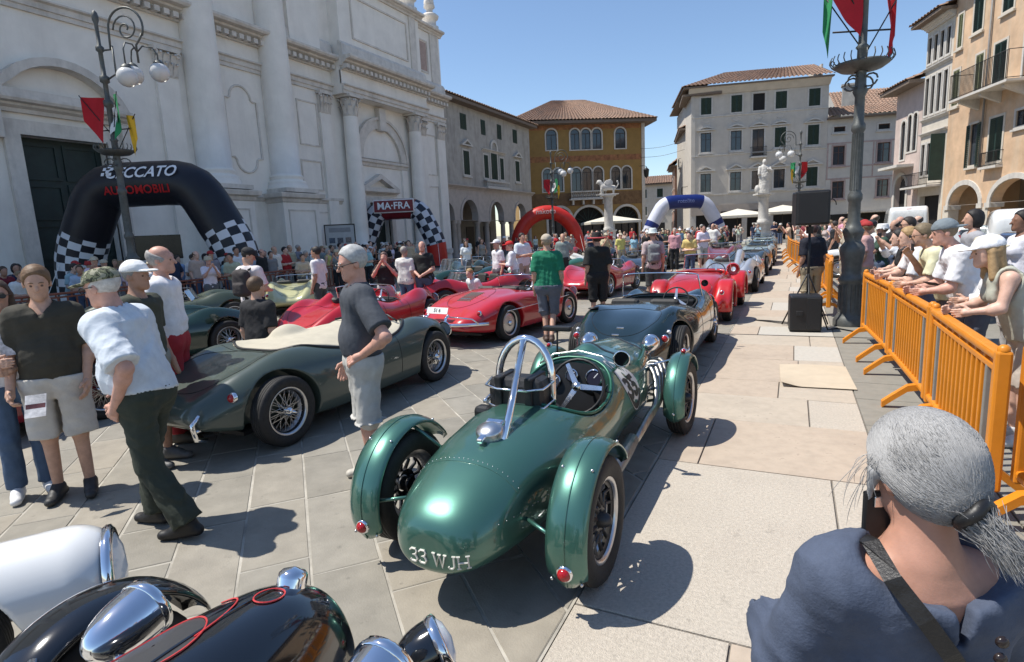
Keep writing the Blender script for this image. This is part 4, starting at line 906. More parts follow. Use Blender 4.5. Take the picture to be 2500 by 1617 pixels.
    def hair(s,style='short',inf=.012,hat=False):
        H=s
        def fn(p):
            q=(p-H.J['HD'])@H.Hr; d=ell(q,(0,-.016,.034),(.074+inf,.094+inf,.088+inf))
            if style=='bald': front=(q[:,1]-.03)*.5+(q[:,2]-.02)*.9; d=smax(d,front,.01); d=smax(d,-(q[:,2]+.07),.01)
            elif style=='thin': d=smax(d,(q[:,1]-.055)-(q[:,2]-.05)*.5,.015); d=smax(d,-(q[:,2]+.055)+np.maximum(0,q[:,1])*1.8,.01)
            else: d=smax(d,(q[:,1]-.045)-(q[:,2]-.03)*.9,.015); d=smax(d,-(q[:,2]+.06)+np.maximum(0,q[:,1]+.02)*1.6,.01)
            if style=='long':
                b=cap(q,(0,-.06,.0),(0,-.075,-.22),.085,.07,(0,1,0,.6)); b=smin(b,cap(q,(-.07,-.01,.0),(-.085,.0,-.2),.03,.035),.03); b=smin(b,cap(q,(.07,-.01,.0),(.085,.0,-.2),.03,.035),.03); d=smin(d,b,.03)
            if style=='bob': d=smin(d,smax(ell(q,(0,-.03,-.03),(.092,.09,.105)),q[:,1]-.02,.02),.03)
            if style=='tail': d=smin(d,cap(q,(0,-.10,.03),(0,-.15,-.16),.032,.018),.02)
            if style=='bun': d=smin(d,np.linalg.norm(q-np.array((0,-.11,.08)),axis=1)-.05,.02)
            if hat: d=smax(d,q[:,2]-.05,.01)
            d=d+folds(q,.003,H.seed+9,2.6); return d
        lo,hi=H.J['HD']-.28,H.J['HD']+.2; return H.mesh(fn,lo,hi,'hair',HAIR,max(.007,s.h*.7))
    def cap_mesh(s,style='cap',back=False):
        def fn(p):
            q=(p-s.J['HD'])@s.Hr
            if style in('cap','army'):
                if back: q=q*np.array((-1,-1,1))
                d=smax(ell(q,(0,-.012 if not back else .012,.045),(.092,.112,.094 if style=='cap' else .092)),-(q[:,2]-.035),.01)
                if style=='army': d=smax(d,q[:,2]-.118,.03)
                b=ell(q,(0,.115,.042),(.072,.085,.012)); b=np.maximum(b,-(q[:,1]-.03)); d=smin(d,b,.012)
            elif style=='bucket':
                r=np.hypot(q[:,0]/.9,q[:,1]+.01); d=smax(r-(.115-.25*(q[:,2]-.04)),np.abs(q[:,2]-.07)-.055,.02); br=np.abs(q[:,2]-.03+ (r-.1)*.45)-.006; br=smax(br,r-.155,.008); d=smin(d,br,.01)
            elif style=='brim':
                r=np.hypot(q[:,0]/.92,q[:,1]+.01); d=smax(r-(.105-.22*(q[:,2]-.05)),np.abs(q[:,2]-.085)-.06,.025); br=np.abs(q[:,2]-.032-np.maximum(0,r-.12)**2*4*np.abs(q[:,0])/.2)-.005; br=smax(br,r-.185,.006); d=smin(d,br,.01)
            return d+folds(q,.003,s.seed,1.5)
        return s.mesh(fn,s.J['HD']-.24,s.J['HD']+.24,'cap' if style in('cap','army') else 'hat',CLOTH,max(.007,s.h*.7))
    def glasses(s,dark=False):
        mb=MB(); 
        for sg in(-1,1):
            P=[s.hp((sg*.031+.021*math.cos(a),.112,.002+.016*math.sin(a))) for a in[i*math.pi/6 for i in range(12)]]; mb.tube([p*s.k for p in P],.003,5,closed=True)
            mb.tube([s.hp((sg*.052,.11,.005))*s.k,s.hp((sg*.08,.04,.008))*s.k,s.hp((sg*.083,-.01,.004))*s.k],.003,5)
            if dark: mb.add([p*s.k for p in P],[tuple(range(12))])
        mb.tube([s.hp((-.01,.113,.004))*s.k,s.hp((.01,.113,.004))*s.k],.003,5); return mb.mesh('glasses',blk)
    def eyes(s):
        out=[]
        for sg in(-1,1):
            mb=MB(); mb.sph(s.hp((sg*.031,.0805,.0))*s.k,.0095*s.k,10); out.append(mb.mesh('eye',mat('eye_dark',(.14,.08,.055),.3,var=.1)))
        return out
    def belt(s,z=1.0):
        def fn(p): return np.maximum(s.torso(p,.021),np.abs(p[:,2]-(z+s.J['PE'][2]-.95))-.019)
        lo,hi=s.box(['PE','WA'],.22); lo[2]=z-.05+s.J['PE'][2]-.95; hi[2]=lo[2]+.1; return s.mesh(fn,lo,hi,'belt',leather,.01)
PG={}
def person(label,loc,rz,skin='m',hair=('short',(.05,.035,.025)),top=((.7,.7,.7),.75),bottom=((.1,.12,.2),2.),shoes=(.05,.05,.05),hat=None,glasses=None,group=None,hands={},fingers=None,belt=False,P=None,topk={},botk={},fine=True,key=None,**kw):
    p=P or Person(**kw)
    t=thing('person',label,'person',(loc[0],loc[1],loc[2] if len(loc)>2 else 0),rz,group)
    fg=p.h<=.0125 if fingers is None else fingers
    link('body',p.body(fg,hands),t,color=SK[skin] if isinstance(skin,str) else skin)
    link('shirt',p.top(top[1],**topk),t,color=top[0])
    link('trousers' if bottom[1]>1.2 else 'shorts',p.trousers(bottom[1],**botk),t,color=bottom[0])
    if shoes:
        for S in'LR': link('shoe',p.shoe(S),t,color=shoes)
    if hair: link('hair',p.hair(hair[0],.008 if hat else .012,bool(hat)),t,color=hair[1])
    if hat: link('cap' if hat[0] in('cap','army','capback') else 'hat',p.cap_mesh('cap' if hat[0]=='capback' else hat[0],hat[0]=='capback'),t,color=hat[1])
    if fine and p.h<=.0155:
        for e in p.eyes(): link('eye',e,t)
    if fine and p.h<=.0125:
        k=p.k; hc=hair[1] if hair else (.1,.08,.06); sk=SK[skin] if isinstance(skin,str) else skin
        for sg in(-1,1): link('eyebrow',MB().tube([p.hp((sg*a,.092-.12*abs(a-.03),.021+z))*k for a,z in((.014,0.),(.03,.004),(.047,0.))],[.003,.004,.002],5).mesh('eyebrow',HAIR),t,color=hc)
        link('mouth',MB().tube([p.hp((a,.0945-.25*abs(a)**1.3*2,-.065))*k for a in(-.022,-.01,0,.01,.022)],[.0015,.003,.003,.003,.0015],5).mesh('mouth',SKIN),t,color=tuple(c*.5 for c in sk))
    if glasses: link('glasses',p.glasses(glasses=='dark'),t)
    if belt: link('belt',p.belt(),t)
    t['_h']=1; del t['_h']
    return t,p
# ---------------- cars ----------------
def carfn(L,w,zc,zf,zb,xf=.72,fw=.24,k=.13,wh=(),rw=.32,gap=.05,pocket=.28,cock=None,crown=.05,tumb=.2,zm=.45,extra=None,ke=.12,n=4.):
    us=np.linspace(-1,1,len(w)); W_,C_,F_,B_=cubic(us,w),cubic(np.linspace(-1,1,len(zc)),zc),cubic(np.linspace(-1,1,len(zf)),zf),cubic(np.linspace(-1,1,len(zb)),zb)
    def fn(p):
        x,y,z=p[:,0],p[:,1],p[:,2]; u=np.clip(y/(L/2),-1,1); W=W_(u); ax=np.abs(x)/W
        T=C_(u)+(F_(u)-C_(u))*np.exp(-((ax-xf)/fw)**2)-crown*np.minimum(ax,1.3)**2
        f=smax((z-T)*.85,(np.abs(x)-W*(1-tumb*((z-zm)/.45)**2))*.95,k); f=smax(f,B_(u)-z,.06); f=smax(f,np.abs(y)-L/2,ke)
        if extra: f=extra(p,f)
        for yw in wh:
            c=np.hypot(y-yw,z-rw)-(rw+gap); f=smax(f,-np.maximum(c,W-pocket-np.abs(x)),.014)
        if cock is not None:
            for (cx,yc,a,b,zf0) in cock:
                e=((np.abs((x-cx)/b)**n+np.abs((y-yc)/a)**n)**(1/n)-1)*min(a,b); f=smax(f,-np.maximum(e,zf0-z),.022)
        return f
    return fn
def onsurf(fn,o,d,t0=0.,t1=2.,lift=.003):
    """points of rays o+t*d where the implicit body begins"""
    o=np.atleast_2d(np.array(o,float)); d=np.array(d,float); d/=np.linalg.norm(d); ts=np.linspace(t0,t1,90); N=len(o)
    v=fn((o[:,None,:]+ts[None,:,None]*d).reshape(-1,3)).reshape(N,-1); neg=v<0; i=neg.argmax(1); ok=neg.any(1)
    a=ts[np.maximum(i-1,0)].copy(); b=ts[i].copy()
    for _ in range(12):
        m=(a+b)/2; ins=fn(o+m[:,None]*d)<0; b=np.where(ins,m,b); a=np.where(ins,a,m)
    Q=o+(a-lift)[:,None]*d
    return [Vector(q) if k else None for q,k in zip(Q,ok)]
def seam(fn,pts,d,par,m=None,r=.004,nm='panel_gap',lift=.0005,t1=2.):
    P=[p for p in onsurf(fn,pts,d,lift=lift,t1=t1) if p is not None]
    if len(P)>2: return MB().tube(P,r,4).build(nm,m or blk,par)
WC={}
def tyre_mesh(r,w,ri):
    k=('t',r,w,ri)
    if k not in WC:
        pr=[(ri,-w*.36),(ri+.015,-w*.46),((r+ri)/2,-w*.52),(r*.93,-w*.5),(r*.975,-w*.42)]
        for i in range(5):
            x=-w*.36+w*.72*i/4; pr+= [(r,x-.012*w*4*.5),(r,x+.012*w*4*.5)] if False else [(r*.998,x)]
            if i<4: pr+=[(r*.998,x+w*.07),(r-.008,x+w*.075),(r-.008,x+w*.105),(r*.998,x+w*.11)]
        pr+=[(r*.975,w*.42),(r*.93,w*.5),((r+ri)/2,w*.52),(ri+.015,w*.46),(ri,w*.36),(ri-.02,w*.3),(ri-.02,-w*.3),(ri,-w*.36)]
        WC[k]=MB().lathe(pr,40,axis='x').mesh('wheel',rubber)
    return WC[k]
def rim_mesh(ri,w,m):
    k=('r',ri,w,m.name)
    if k not in WC:
        pr=[(ri+.012,w*.37),(ri+.014,w*.42),(ri+.004,w*.43),(ri-.012,w*.36),(ri-.02,w*.1),(ri-.05,0),(ri-.05,-w*.1),(ri-.02,-w*.3),(ri+.01,-w*.4)]
        WC[k]=MB().lathe(pr,40,axis='x').mesh('rim',m)
    return WC[k]
def wire_mesh(ri,w,n,m,r=.0028):
    k=('w',ri,w,n,m.name)
    if k not in WC:
        mb=MB()
        for i in range(n):
            a=2*math.pi*i/n; for_=[(.035,w*.42,1),(.045,-w*.05,-1)][i%2]; hx=for_[1]; rh=for_[0]; o=for_[2]*(.55 if (i//2)%2 else -.55)
            mb.tube([(hx,rh*math.cos(a+o),rh*math.sin(a+o)),(w*.05 if i%2 else w*.22,(ri-.03)*math.cos(a),(ri-.03)*math.sin(a))],r,4,False)
        WC[k]=mb.mesh('spokes',m)
    return WC[k]
def hub_mesh(w,r=.045,ear=True,m=None):
    k=('h',w,r,ear)
    if k not in WC:
        mb=MB().lathe([(.0,w*.62),(r*.5,w*.6),(r*.8,w*.52),(r,w*.4),(r*1.1,w*.2),(r*1.15,-w*.2)],18,axis='x')
        if ear:
            for s in(-1,1): mb.tube([(w*.55,0,s*.02),(w*.6,.012*s,s*.055),(w*.56,.02*s,s*.085)],[.016,.012,.006],6)
        WC[k]=mb.mesh('hub',m or chrome)
    return WC[k]
def disc_mesh(ri,w,m):
    k=('d',ri,w,m.name)
    if k not in WC:
        mb=MB().lathe([(0,w*.30),(ri*.25,w*.30),(ri*.55,w*.22),(ri*.75,w*.26),(ri-.02,w*.16),(ri-.01,-w*.1)],32,axis='x')
        WC[k]=mb.mesh('wheel_disc',m)
    return WC[k]
def alloy_mesh(ri,w,m,n=12):
    k=('a',ri,w,m.name)
    if k not in WC:
        mb=MB().lathe([(.05,w*.2),(.075,w*.25),(.09,w*.2),(.09,w*.05)],24,axis='x'); mb.lathe([(ri-.035,w*.25),(ri-.02,w*.3),(ri-.015,w*.1)],32,axis='x')
        for i in range(n):
            a=2*math.pi*i/n; T=Matrix.Rotation(a,4,'X'); mb.tube([T@Vector((w*.22,.07,0)),T@Vector((w*.12,(.07+ri)/2,.012)),T@Vector((w*.22,ri-.03,0))],[.014,.012,.013],6)
        WC[k]=mb.mesh('spokes',m)
    return WC[k]
def wheel(par,x,y,r=.32,w=.16,ri=.21,style='wire',rimm=None,steer=0.,lab=None):
    sg=1 if x>0 else -1
    o=link('wheel',tyre_mesh(r,w,ri),par,loc=(x,y,r),rot=(rnd.uniform(0,6),0,(0 if sg>0 else math.pi)+steer))
    m=rimm or steel
    if style=='wire':
        link('rim',rim_mesh(ri,w,m),o); s=link('spokes',wire_mesh(ri,w,40,m),o); s['kind']='stuff'; link('hub',hub_mesh(w),o)
    elif style=='disc': link('rim',rim_mesh(ri,w,m),o); link('wheel_disc',disc_mesh(ri,w,m),o); link('hub',hub_mesh(w,.05,False),o)
    else: link('rim',rim_mesh(ri,w,m),o); link('spokes',alloy_mesh(ri,w,mat('dark_magnesium',(.06,.06,.062),.4,.6)),o); link('hub',hub_mesh(w,.04,False,mat('dark_magnesium')),o)
    return o
def cyc_fender(par,x,y,zc,Rr,hw,a0,a1,m,crown=.05,nm='fender',th=.008,taper=0.,seamm=None):
    """shell arc round a wheel; angles in degrees, 0 = towards the nose, 90 = up"""
    mb=MB(); na,nx=30,10; rings=[];inner=[]
    for i in range(na+1):
        t=i/na; a=R(a0+(a1-a0)*t); e=min(t,1-t)/.06; wv=hw*(1 if e>1 else .55+.45*math.sqrt(max(0,1-(1-e)**2))); r1=[];r2=[]
        for j in range(nx+1):
            s=-1+2*j/nx; rr=Rr+crown*(1-abs(s)**2.6); c,sn=math.cos(a),math.sin(a); r1.append((x+s*wv,y+rr*c,zc+rr*sn)); r2.append((x+s*wv*.97,y+(rr-th)*c,zc+(rr-th)*sn))
        rings.append(r1); inner.append(r2)
    n=nx+1; V=[p for r_ in rings for p in r_]+[p for r_ in inner for p in r_]; o=(na+1)*n; F=[]
    for i in range(na):
        for j in range(nx):
            F.append((i*n+j,(i+1)*n+j,(i+1)*n+j+1,i*n+j+1)); F.append((o+i*n+j,o+i*n+j+1,o+(i+1)*n+j+1,o+(i+1)*n+j))
        F.append((i*n,o+i*n,o+(i+1)*n,(i+1)*n)); F.append((i*n+nx,(i+1)*n+nx,o+(i+1)*n+nx,o+i*n+nx))
    for j in range(nx): F.append((j,j+1,o+j+1,o+j)); F.append((na*n+j,o+na*n+j,o+na*n+j+1,na*n+j+1))
    mb.add(V,F,True); f=mb.build(nm,m,par)
    if seamm:
        P=[rings[i][nx//2] for i in range(na+1)]; MB().tube([Vector(p)+Vector((0,math.cos(R(a0+(a1-a0)*i/na)),math.sin(R(a0+(a1-a0)*i/na))))*.001 for i,p in enumerate(P)],.004,6).build('fender_bead',seamm,f)
    return f
def lamp(par,o,d,r,lens,bez=None,dep=.03,nm='tail_light'):
    T=Matrix.Translation(o)@Vector(d).to_track_quat('Z','Y').to_matrix().to_4x4()
    b=MB().lathe([(r*1.25,-.02),(r*1.28,.0),(r*1.15,.012),(r*.98,.012)],20,T=T).build(nm,bez or chrome,par)
    MB().lathe([(r,.008)]+[(r*math.cos(i*math.pi/10),.008+dep*math.sin(i*math.pi/10)) for i in range(1,6)],20,T=T).build('lens',lens,b); return b
def podlamp(par,o,d,r,ln,m=None,nm='headlight',lens=True):
    """bullet shaped headlamp looking along d"""
    T=Matrix.Translation(o)@Vector(d).to_track_quat('Z','Y').to_matrix().to_4x4()
    pr=[(.0,-ln)]+[(r*math.sin(math.pi/2*(i/9))**.95,-ln*math.cos(math.pi/2*i/9)) for i in range(1,10)]+[(r*1.0,.02)]
    b=MB().lathe(pr,28,T=T).build(nm,m or chrome,par); MB().lathe([(r*1.0,.02),(r*1.06,.022),(r*1.06,.045),(r*.93,.05)],28,T=T).build('lamp_rim',chrome,b)
    if lens: MB().lathe([(r*.95,.045),(r*.6,.062),(0,.07)],24,T=T).build('lens',mat('lamp_lens',(.75,.78,.8),.08,var=.05,spec=.8),b)
    return b
def steering(par,o,tilt,r,m=None,sp=3,spm=None,rot=0.):
    T=Matrix.Translation(o)@Matrix.Rotation(tilt,4,'X')@Matrix.Rotation(rot,4,'Z')
    b=MB().tube([T@Vector((r*math.cos(a),r*math.sin(a),0)) for a in[i*2*math.pi/28 for i in range(28)]],.011,8,closed=True).build('steering_wheel',m or blk,par)
    q=MB().lathe([(.0,.03),(.03,.028),(.035,.0),(.03,-.02)],14,T=T)
    for k in range(sp):
        a=math.pi/2+2*math.pi*k/sp; d=Vector((math.cos(a),math.sin(a),0)); nn=Vector((-d.y,d.x,0))
        q.add([T@(d*.03+nn*.02),T@(d*.03-nn*.02),T@(d*r-nn*.014),T@(d*r+nn*.014),T@(d*.03+nn*.02-Vector((0,0,.006))),T@(d*.03-nn*.02-Vector((0,0,.006))),T@(d*r-nn*.014-Vector((0,0,.006))),T@(d*r+nn*.014-Vector((0,0,.006)))],[(0,1,2,3),(7,6,5,4),(0,4,5,1),(1,5,6,2),(2,6,7,3),(3,7,4,0)])
    q.build('wheel_spokes',spm or steel,b); MB().tube([T@Vector((0,0,-.02)),T@Vector((0,0,-.35))],.018,8).build('steering_column',blk,b)
    return b
def windscreen(par,y,z,hw,ht,rake,bow,fr=None,r=.011,top_hw=None,frame=True,nm='windscreen'):
    tw=top_hw or hw*.92; n=14; lo=[];hi=[]
    for i in range(n+1):
        s=-1+2*i/n; lo.append(Vector((hw*s,y-bow*s*s,z-.02*s*s))); hi.append(Vector((tw*s,y-bow*s*s*.9-rake*ht,z+ht*(1-.06*abs(s)**6))))
    g=MB().loft([lo,hi],False,False).build(nm,glass,par)
    if frame: MB().tube(lo+hi[::-1],r,7,closed=True).build('windscreen_frame',fr or chrome,g)
    return g
def seat(par,x,y,z,m=None,w=.42,tilt=.25):
    b=MB().bbox((x-w/2,y-.25,z),(x+w/2,y+.25,z+.14),.05).build('seat',m or leather,par)
    T=Matrix.Translation((x,y-.27,z+.08))@Matrix.Rotation(tilt,4,'X'); MB().bbox((-w/2,-.07,0),(w/2,.07,.45),.06,T=T).build('backrest',m or leather,b); return b
def plate(par,o,rz,txt,w=.5,h=.11,bgc=(.75,.75,.72),fg=(.02,.02,.02),tilt=0.,sz=.085):
    T=Matrix.Translation(o)@Matrix.Rotation(rz,4,'Z')@Matrix.Rotation(tilt,4,'X')
    b=MB().box((-w/2,-.006,-h/2),(w/2,0,h/2),T).build('number_plate',mat('plate_%.2f'%bgc[0],bgc,.4,var=.05),par)
    if txt:
        V,F=textmesh(txt,sz,bold=.002); MB().add([T@Vector((x,-.009,z)) for x,z,_ in V],F).build('plate_lettering',mat('plate_ink_%.2f'%fg[0],fg,.5),b)
    return b
RED=mat('red_lens',(.35,.008,.012),.1,spec=.8,var=.1)
# ---------------- green racing car ----------------
GREEN=paint('metallic_green_paint',(.06,.165,.128),.6,.36)
def race_car():
    t=thing('racing_car','metallic green cycle-winged racing car with chrome roll hoop and number 35','car',(-1.505,2.69,0),R(-.6))
    ys=[-.66,-.625,-.54,-.39,-.17,.1,.5,.9,1.4,1.9,2.4,2.8,2.95]
    Wf=cubic(ys,[.06,.17,.255,.315,.365,.40,.43,.425,.415,.42,.37,.28,.2]); Tf=cubic(ys,[.40,.485,.56,.63,.70,.745,.775,.77,.86,.85,.80,.73,.66]); Bf=cubic(ys,[.31,.25,.22,.20,.185,.18,.18,.18,.18,.19,.21,.25,.3])
    def base(p):
        x,y,z=p[:,0],p[:,1],p[:,2]; W=Wf(y);T=Tf(y);B=Bf(y); zm=B+(T-B)*.42; hh=np.where(z>zm,T-zm,zm-B); n=2.35
        d=((np.abs(x/W)**n+np.abs((z-zm)/hh)**n)**(1/n)-1)*np.minimum(W,hh); d=np.where(y<-.63,np.maximum(d,-.65-y),d); d=smax(d,y-2.93,.05); d=smax(d,-.655-y,.05)
        d=smin(d,cap(p,(-.02,1.75,.80),(-.02,2.5,.70),.11,.12),.06)
        return d
    def fn(p):
        x,y,z=p[:,0],p[:,1],p[:,2]; d=base(p)
        e=((np.abs(x/.36)**3+np.abs((y-.95)/.48)**3)**(1/3)-1)*.36
        return smax(d,-np.maximum(e,.24-z),.018)
    V,F=surfnet(fn,(-.45,-.68,.15),(.45,2.97,.98),.0105); body=link('body',npmesh('body',V,F,GREEN),t)
    # cockpit lining, floor, dash
    MB().lathe([(.325,.25),(.325,.62)],36,(0,.99,0)).build('cockpit_lining',blk,t,scale=(1,1,1)); ck=t.children[-1]
    ck.data.transform(Matrix.Translation((0,.99,0))@Matrix.Diagonal((1,1.27,1,1))@Matrix.Translation((0,-.99,0)))
    MB().box((-.31,.6,.25),(.31,1.38,.262)).build('cockpit_floor',blk,t)
    db=MB(); T=Matrix.Translation((0,1.36,.60))@Matrix.Rotation(R(-12),4,'X'); P=[(.36*math.cos(a),.0,.23*math.sin(a)) for a in[math.pi*i/16 for i in range(17)]]+[(-.33,0,-.14),(.33,0,-.14)]
    db.add([T@Vector(q) for q in P],[tuple(range(len(P)))[::-1]]); dash=db.build('dashboard',blk,t)
    for x,z,r in((.16,.12,.06),(-.02,.13,.045),(.29,.05,.032),(-.16,.08,.045)):
        TT=T@Matrix.Translation((x,-.012,z)); MB().lathe([(r*1.12,0),(r*1.15,-.016),(r,-.018)],20,axis='y',T=TT).build('gauge',chrome,dash); g=dash.children[-1]
        MB().lathe([(r,-.012),(0,-.012)],20,axis='y',T=TT).build('gauge_dial',mat('gauge_face',(.03,.03,.05),.2),g); MB().box((-.003,-.014,0),(.003,-.013,r*.8),TT@Matrix.Rotation(.7,4,'Y')).build('gauge_needle',mat('white_mark',(.8,.8,.8),.5),g)
    # cockpit bead
    P=onsurf(lambda p:base(p),[(.36*abs(math.cos(a))**(2/3)*(1 if math.cos(a)>0 else -1),.95+.48*abs(math.sin(a))**(2/3)*(1 if math.sin(a)>0 else -1),1.3) for a in[2*math.pi*(i+.5)/48 for i in range(48)]],(0,0,-1),lift=.002)
    MB().tube([p for p in P if p],.011,8,closed=True).build('cockpit_beading',mat('green_bead',(.02,.11,.07),.35,.3),t)
    # seat and bag, roll hoop
    MB().bbox((-.29,.62,.30),(-.01,1.05,.42),.05).build('seat',leather,t); T=Matrix.Translation((0,.60,.4)); 
    sb=MB(); sb.bbox((-.26,.48,.40),(.02,.60,.80),.05); sb.build('backrest',leather,t); MB().bbox((.02,.62,.30),(.3,1.05,.42),.05).build('seat',leather,t); 
    bag=MB().bbox((-.25,.44,.68),(.13,.64,.93),.05).build('bag',leather,t)
    for x in(-.16,.05): MB().bbox((x-.025,.42,.67),(x+.025,.66,.942),.01).build('bag_strap',blk,bag)
    MB().bbox((-.3,.33,.66),(-.18,.43,.76),.03).build('side_pouch',leather,bag); MB().bbox((-.20,.37,.68),(.12,.44,.76),.03).build('roll_pouch',leather,bag)
    hx=-.05; P=[(hx-.19,.60,.55),(hx-.19,.60,.82)]+[(hx+.19*math.cos(a),.60+.03*math.sin(a),.90+.255*math.sin(a)) for a in[math.pi-math.pi*i/14 for i in range(15)]]+[(hx+.19,.60,.82),(hx+.20,.56,.55)]
    hoop=MB().tube(P,.025,12).build('roll_hoop',chrome,t)
    MB().tube([(hx,.60,1.14),(.12,-.08,.66)],.023,12).build('hoop_brace',chrome,hoop); MB().lathe([(.04,-.01),(.04,.0),(.024,.012)],16,(.12,-.09,.685)).build('brace_foot',GREEN,hoop)
    for z in(.78,.90): 
        MB().tube([(hx-.22,.56,z-.0),(hx-.2,.43,z-.02),(hx-.1,.40,z-.03),(hx+.1,.40,z-.03),(hx+.2,.43,z-.02),(hx+.22,.56,z)],.0075,7).build('luggage_rail',chrome,hoop)
    for x in(-.02,): MB().tube([(hx-.215,.58,.8),(hx-.2,.40,.78)],.012,8).build('luggage_stay',chrome,hoop)
    steering(t,(.15,1.02,.745),R(66),.195,spm=mat('polished_alloy',(.75,.76,.78),.22,1.),rot=R(30))
    # filler cap
    p=onsurf(base,[(.02,-.02,1.3)],(0,0,-1))[0]; T=Matrix.Translation(p)@Matrix.Rotation(R(14),4,'X')
    f=MB().lathe([(.078,-.01),(.078,.03),(.072,.045),(.03,.06),(0,.062)],24,T=T).build('filler_cap',mat('satin_metal',(.62,.62,.62),.3,1.),t); MB().bbox((-.02,-.12,.02),(.02,-.06,.045),.008,T=T).build('cap_lever',chrome,f); MB().bbox((-.05,.05,.03),(.05,.09,.05),.006,T=T).build('cap_hinge',chrome,f)
    # wheels and cycle wings
    for sx in(-1,1):
        wheel(t,sx*.60,0,.335,.165,.215,'alloy'); wheel(t,sx*.625,2.40,.325,.145,.215,'alloy',steer=R(-3))
        f=cyc_fender(t,sx*.60,-.0,.335,.395,.105,28,202,GREEN,.03,seamm=GREEN)
        a=R(190); o=Vector((sx*.60,.425*math.cos(a),.335+.425*math.sin(a))); lamp(f,o+Vector((0,-.0,0)),(0,-1,-.1),.033,RED)
        for s2 in(-1,1):
            for an in(60,120,198): aa=R(an); MB().sph((sx*.60+s2*.075,.418*math.cos(aa),.335+.412*math.sin(aa)),.009,8).build('rivet',steel,f)
        for an,an2 in((88,.2),(170,-.25)):
            aa=R(an); MB().tube([(sx*.55,.39*math.cos(aa),.335+.39*math.sin(aa)),(sx*.30,an2,.42)],.011,7).build('fender_stay',GREEN,f)
        f2=cyc_fender(t,sx*.625,2.40,.325,.375,.09,22,196,GREEN,.03,seamm=GREEN)
        MB().tube([(sx*.58,2.3,.69),(sx*.3,2.2,.62)],.01,7).build('fender_stay',chrome,f2); MB().sph((sx*.625,2.40+.40*math.cos(R(186)),.325+.40*math.sin(R(186))),.014,8).build('rivet',steel,f2)
        for z in(.28,.42): MB().tube([(sx*.3,2.30,z),(sx*.6,2.40,.33)],.014,8).build('wishbone',steel,t); MB().tube([(sx*.3,2.55,z),(sx*.6,2.40,.33)],.014,8).build('wishbone',steel,t)
        MB().tube([(sx*.33,.05,.32),(sx*.6,0,.335)],.03,10).build('axle',blk,t)
        MB().lathe([(.10,-.02),(.10,.02)],20,(sx*.5,2.4,.325),axis='x').build('brake_drum',steel,t)
        h=podlamp(t,(sx*.30,2.60,.76),(0,1,0),.075,.14); MB().tube([(sx*.30,2.6,.69),(sx*.2,2.5,.6)],.012,8).build('lamp_stalk',chrome,h)
        lamp(t,(sx*.64,2.40,.74),(0,-1,.2),.022,RED,nm='marker_light')
    # exhausts on the right flank
    for k in range(4):
        y0=2.55-.12*k; P=[(.28,y0,.62-.01*k),(.40,y0-.03,.63),(.475,y0-.14,.57-.02*k),(.50,y0-.32,.44-.02*k),(.50,y0-.5,.37),(.50,1.3-.03*k,.30)]
        fx=[cubic(range(len(P)),[q[i] for q in P]) for i in range(3)]; MB().tube([tuple(float(f_(s)) for f_ in fx) for s in np.linspace(0,len(P)-1,18)],.024,9).build('exhaust_pipe',mat('header_steel',(.33,.32,.30),.38,1.,var=.25,vs=9),t)
    MB().tube([(.49,1.2,.33),(.50,.9,.31),(.51,.45,.30)],[.05,.055,.05],12).build('silencer',mat('aged_exhaust',(.18,.19,.2),.4,.8),t); MB().tube([(.51,.45,.30),(.52,.25,.29)],.03,10).build('tail_pipe',steel,t)
    # mirror, dash post
    m=MB(); T=Matrix.Translation((.40,1.28,.90))@Matrix.Rotation(R(8),4,'Z'); m.lathe([(.052,.0),(.062,-.004),(.062,.012),(.05,.03),(0,.045)],22,axis='y',T=T); mr=m.build('mirror',chrome,t); MB().lathe([(.053,-.001),(0,-.001)],20,axis='y',T=T).build('mirror_glass',mat('dark_mirror',(.12,.12,.13),.05,1.),mr); MB().tube([(.38,1.33,.86),(.30,1.40,.78)],.014,8).build('mirror_arm',chrome,mr)
    MB().tube([(-.18,1.48,.84),(-.18,1.5,1.08)],.008,7).build('camera_post',blk,t); MB().bbox((-.30,1.47,1.05),(-.06,1.53,1.09),.01).build('camera_bar',blk,t)
    # aero lip
    MB().tube([(-.3,1.40,.80),(-.2,1.46,.87),(0,1.49,.90),(.2,1.46,.87),(.3,1.40,.80)],.008,6).build('scuttle_lip',steel,t)
    # number plaque on the right flank
    Q=[];n=28
    for i in range(n):
        a=2*math.pi*i/n; r=.185*(1+.45*max(0,math.sin(a))**3); Q.append((.15*math.cos(a)*(1-.35*max(0,math.sin(a))**2),r*math.sin(a)))
    def flank(u,v,lf): 
        return flanks([(u,v)],lf)[0]
    def flanks(q,lf): 
        P0=Vector((.40,1.55,.66)); dd=Vector((-.62,.25,-.62)).normalized(); e1=Vector((.0,1,.0)); e1=(e1-dd*e1.dot(dd)).normalized(); e2=e1.cross(dd).normalized(); e2=e2 if e2.z>0 else -e2
        return onsurf(fn,[tuple(P0-dd*.5+e1*u+e2*v) for u,v in q],tuple(dd),t1=1.4,lift=lf)
    rings=[flanks([(u*s-v*s*.28,v*s) for u,v in Q],.004) for s in(.02,.5,1.)]
    if all(p for r_ in rings for p in r_):
        pl=MB().loft(rings,True,False).build('number_plaque',mat('decal_white',(.66,.64,.60),.45,var=.05),t)
        V,F=textmesh('35',.22,bold=.01); ink=mat('decal_ink',(.02,.02,.022),.5)
        MB().add(flanks([(x-z*.28,z-.03) for x,z,_ in V],.0065),F).build('plaque_number',ink,pl)
        MB().loft([flanks([(u*s-v*s*.28,v*s) for u,v in Q[14+1:27]],.006) for s in(.78,.97)],False,False).build('plaque_band',ink,pl)
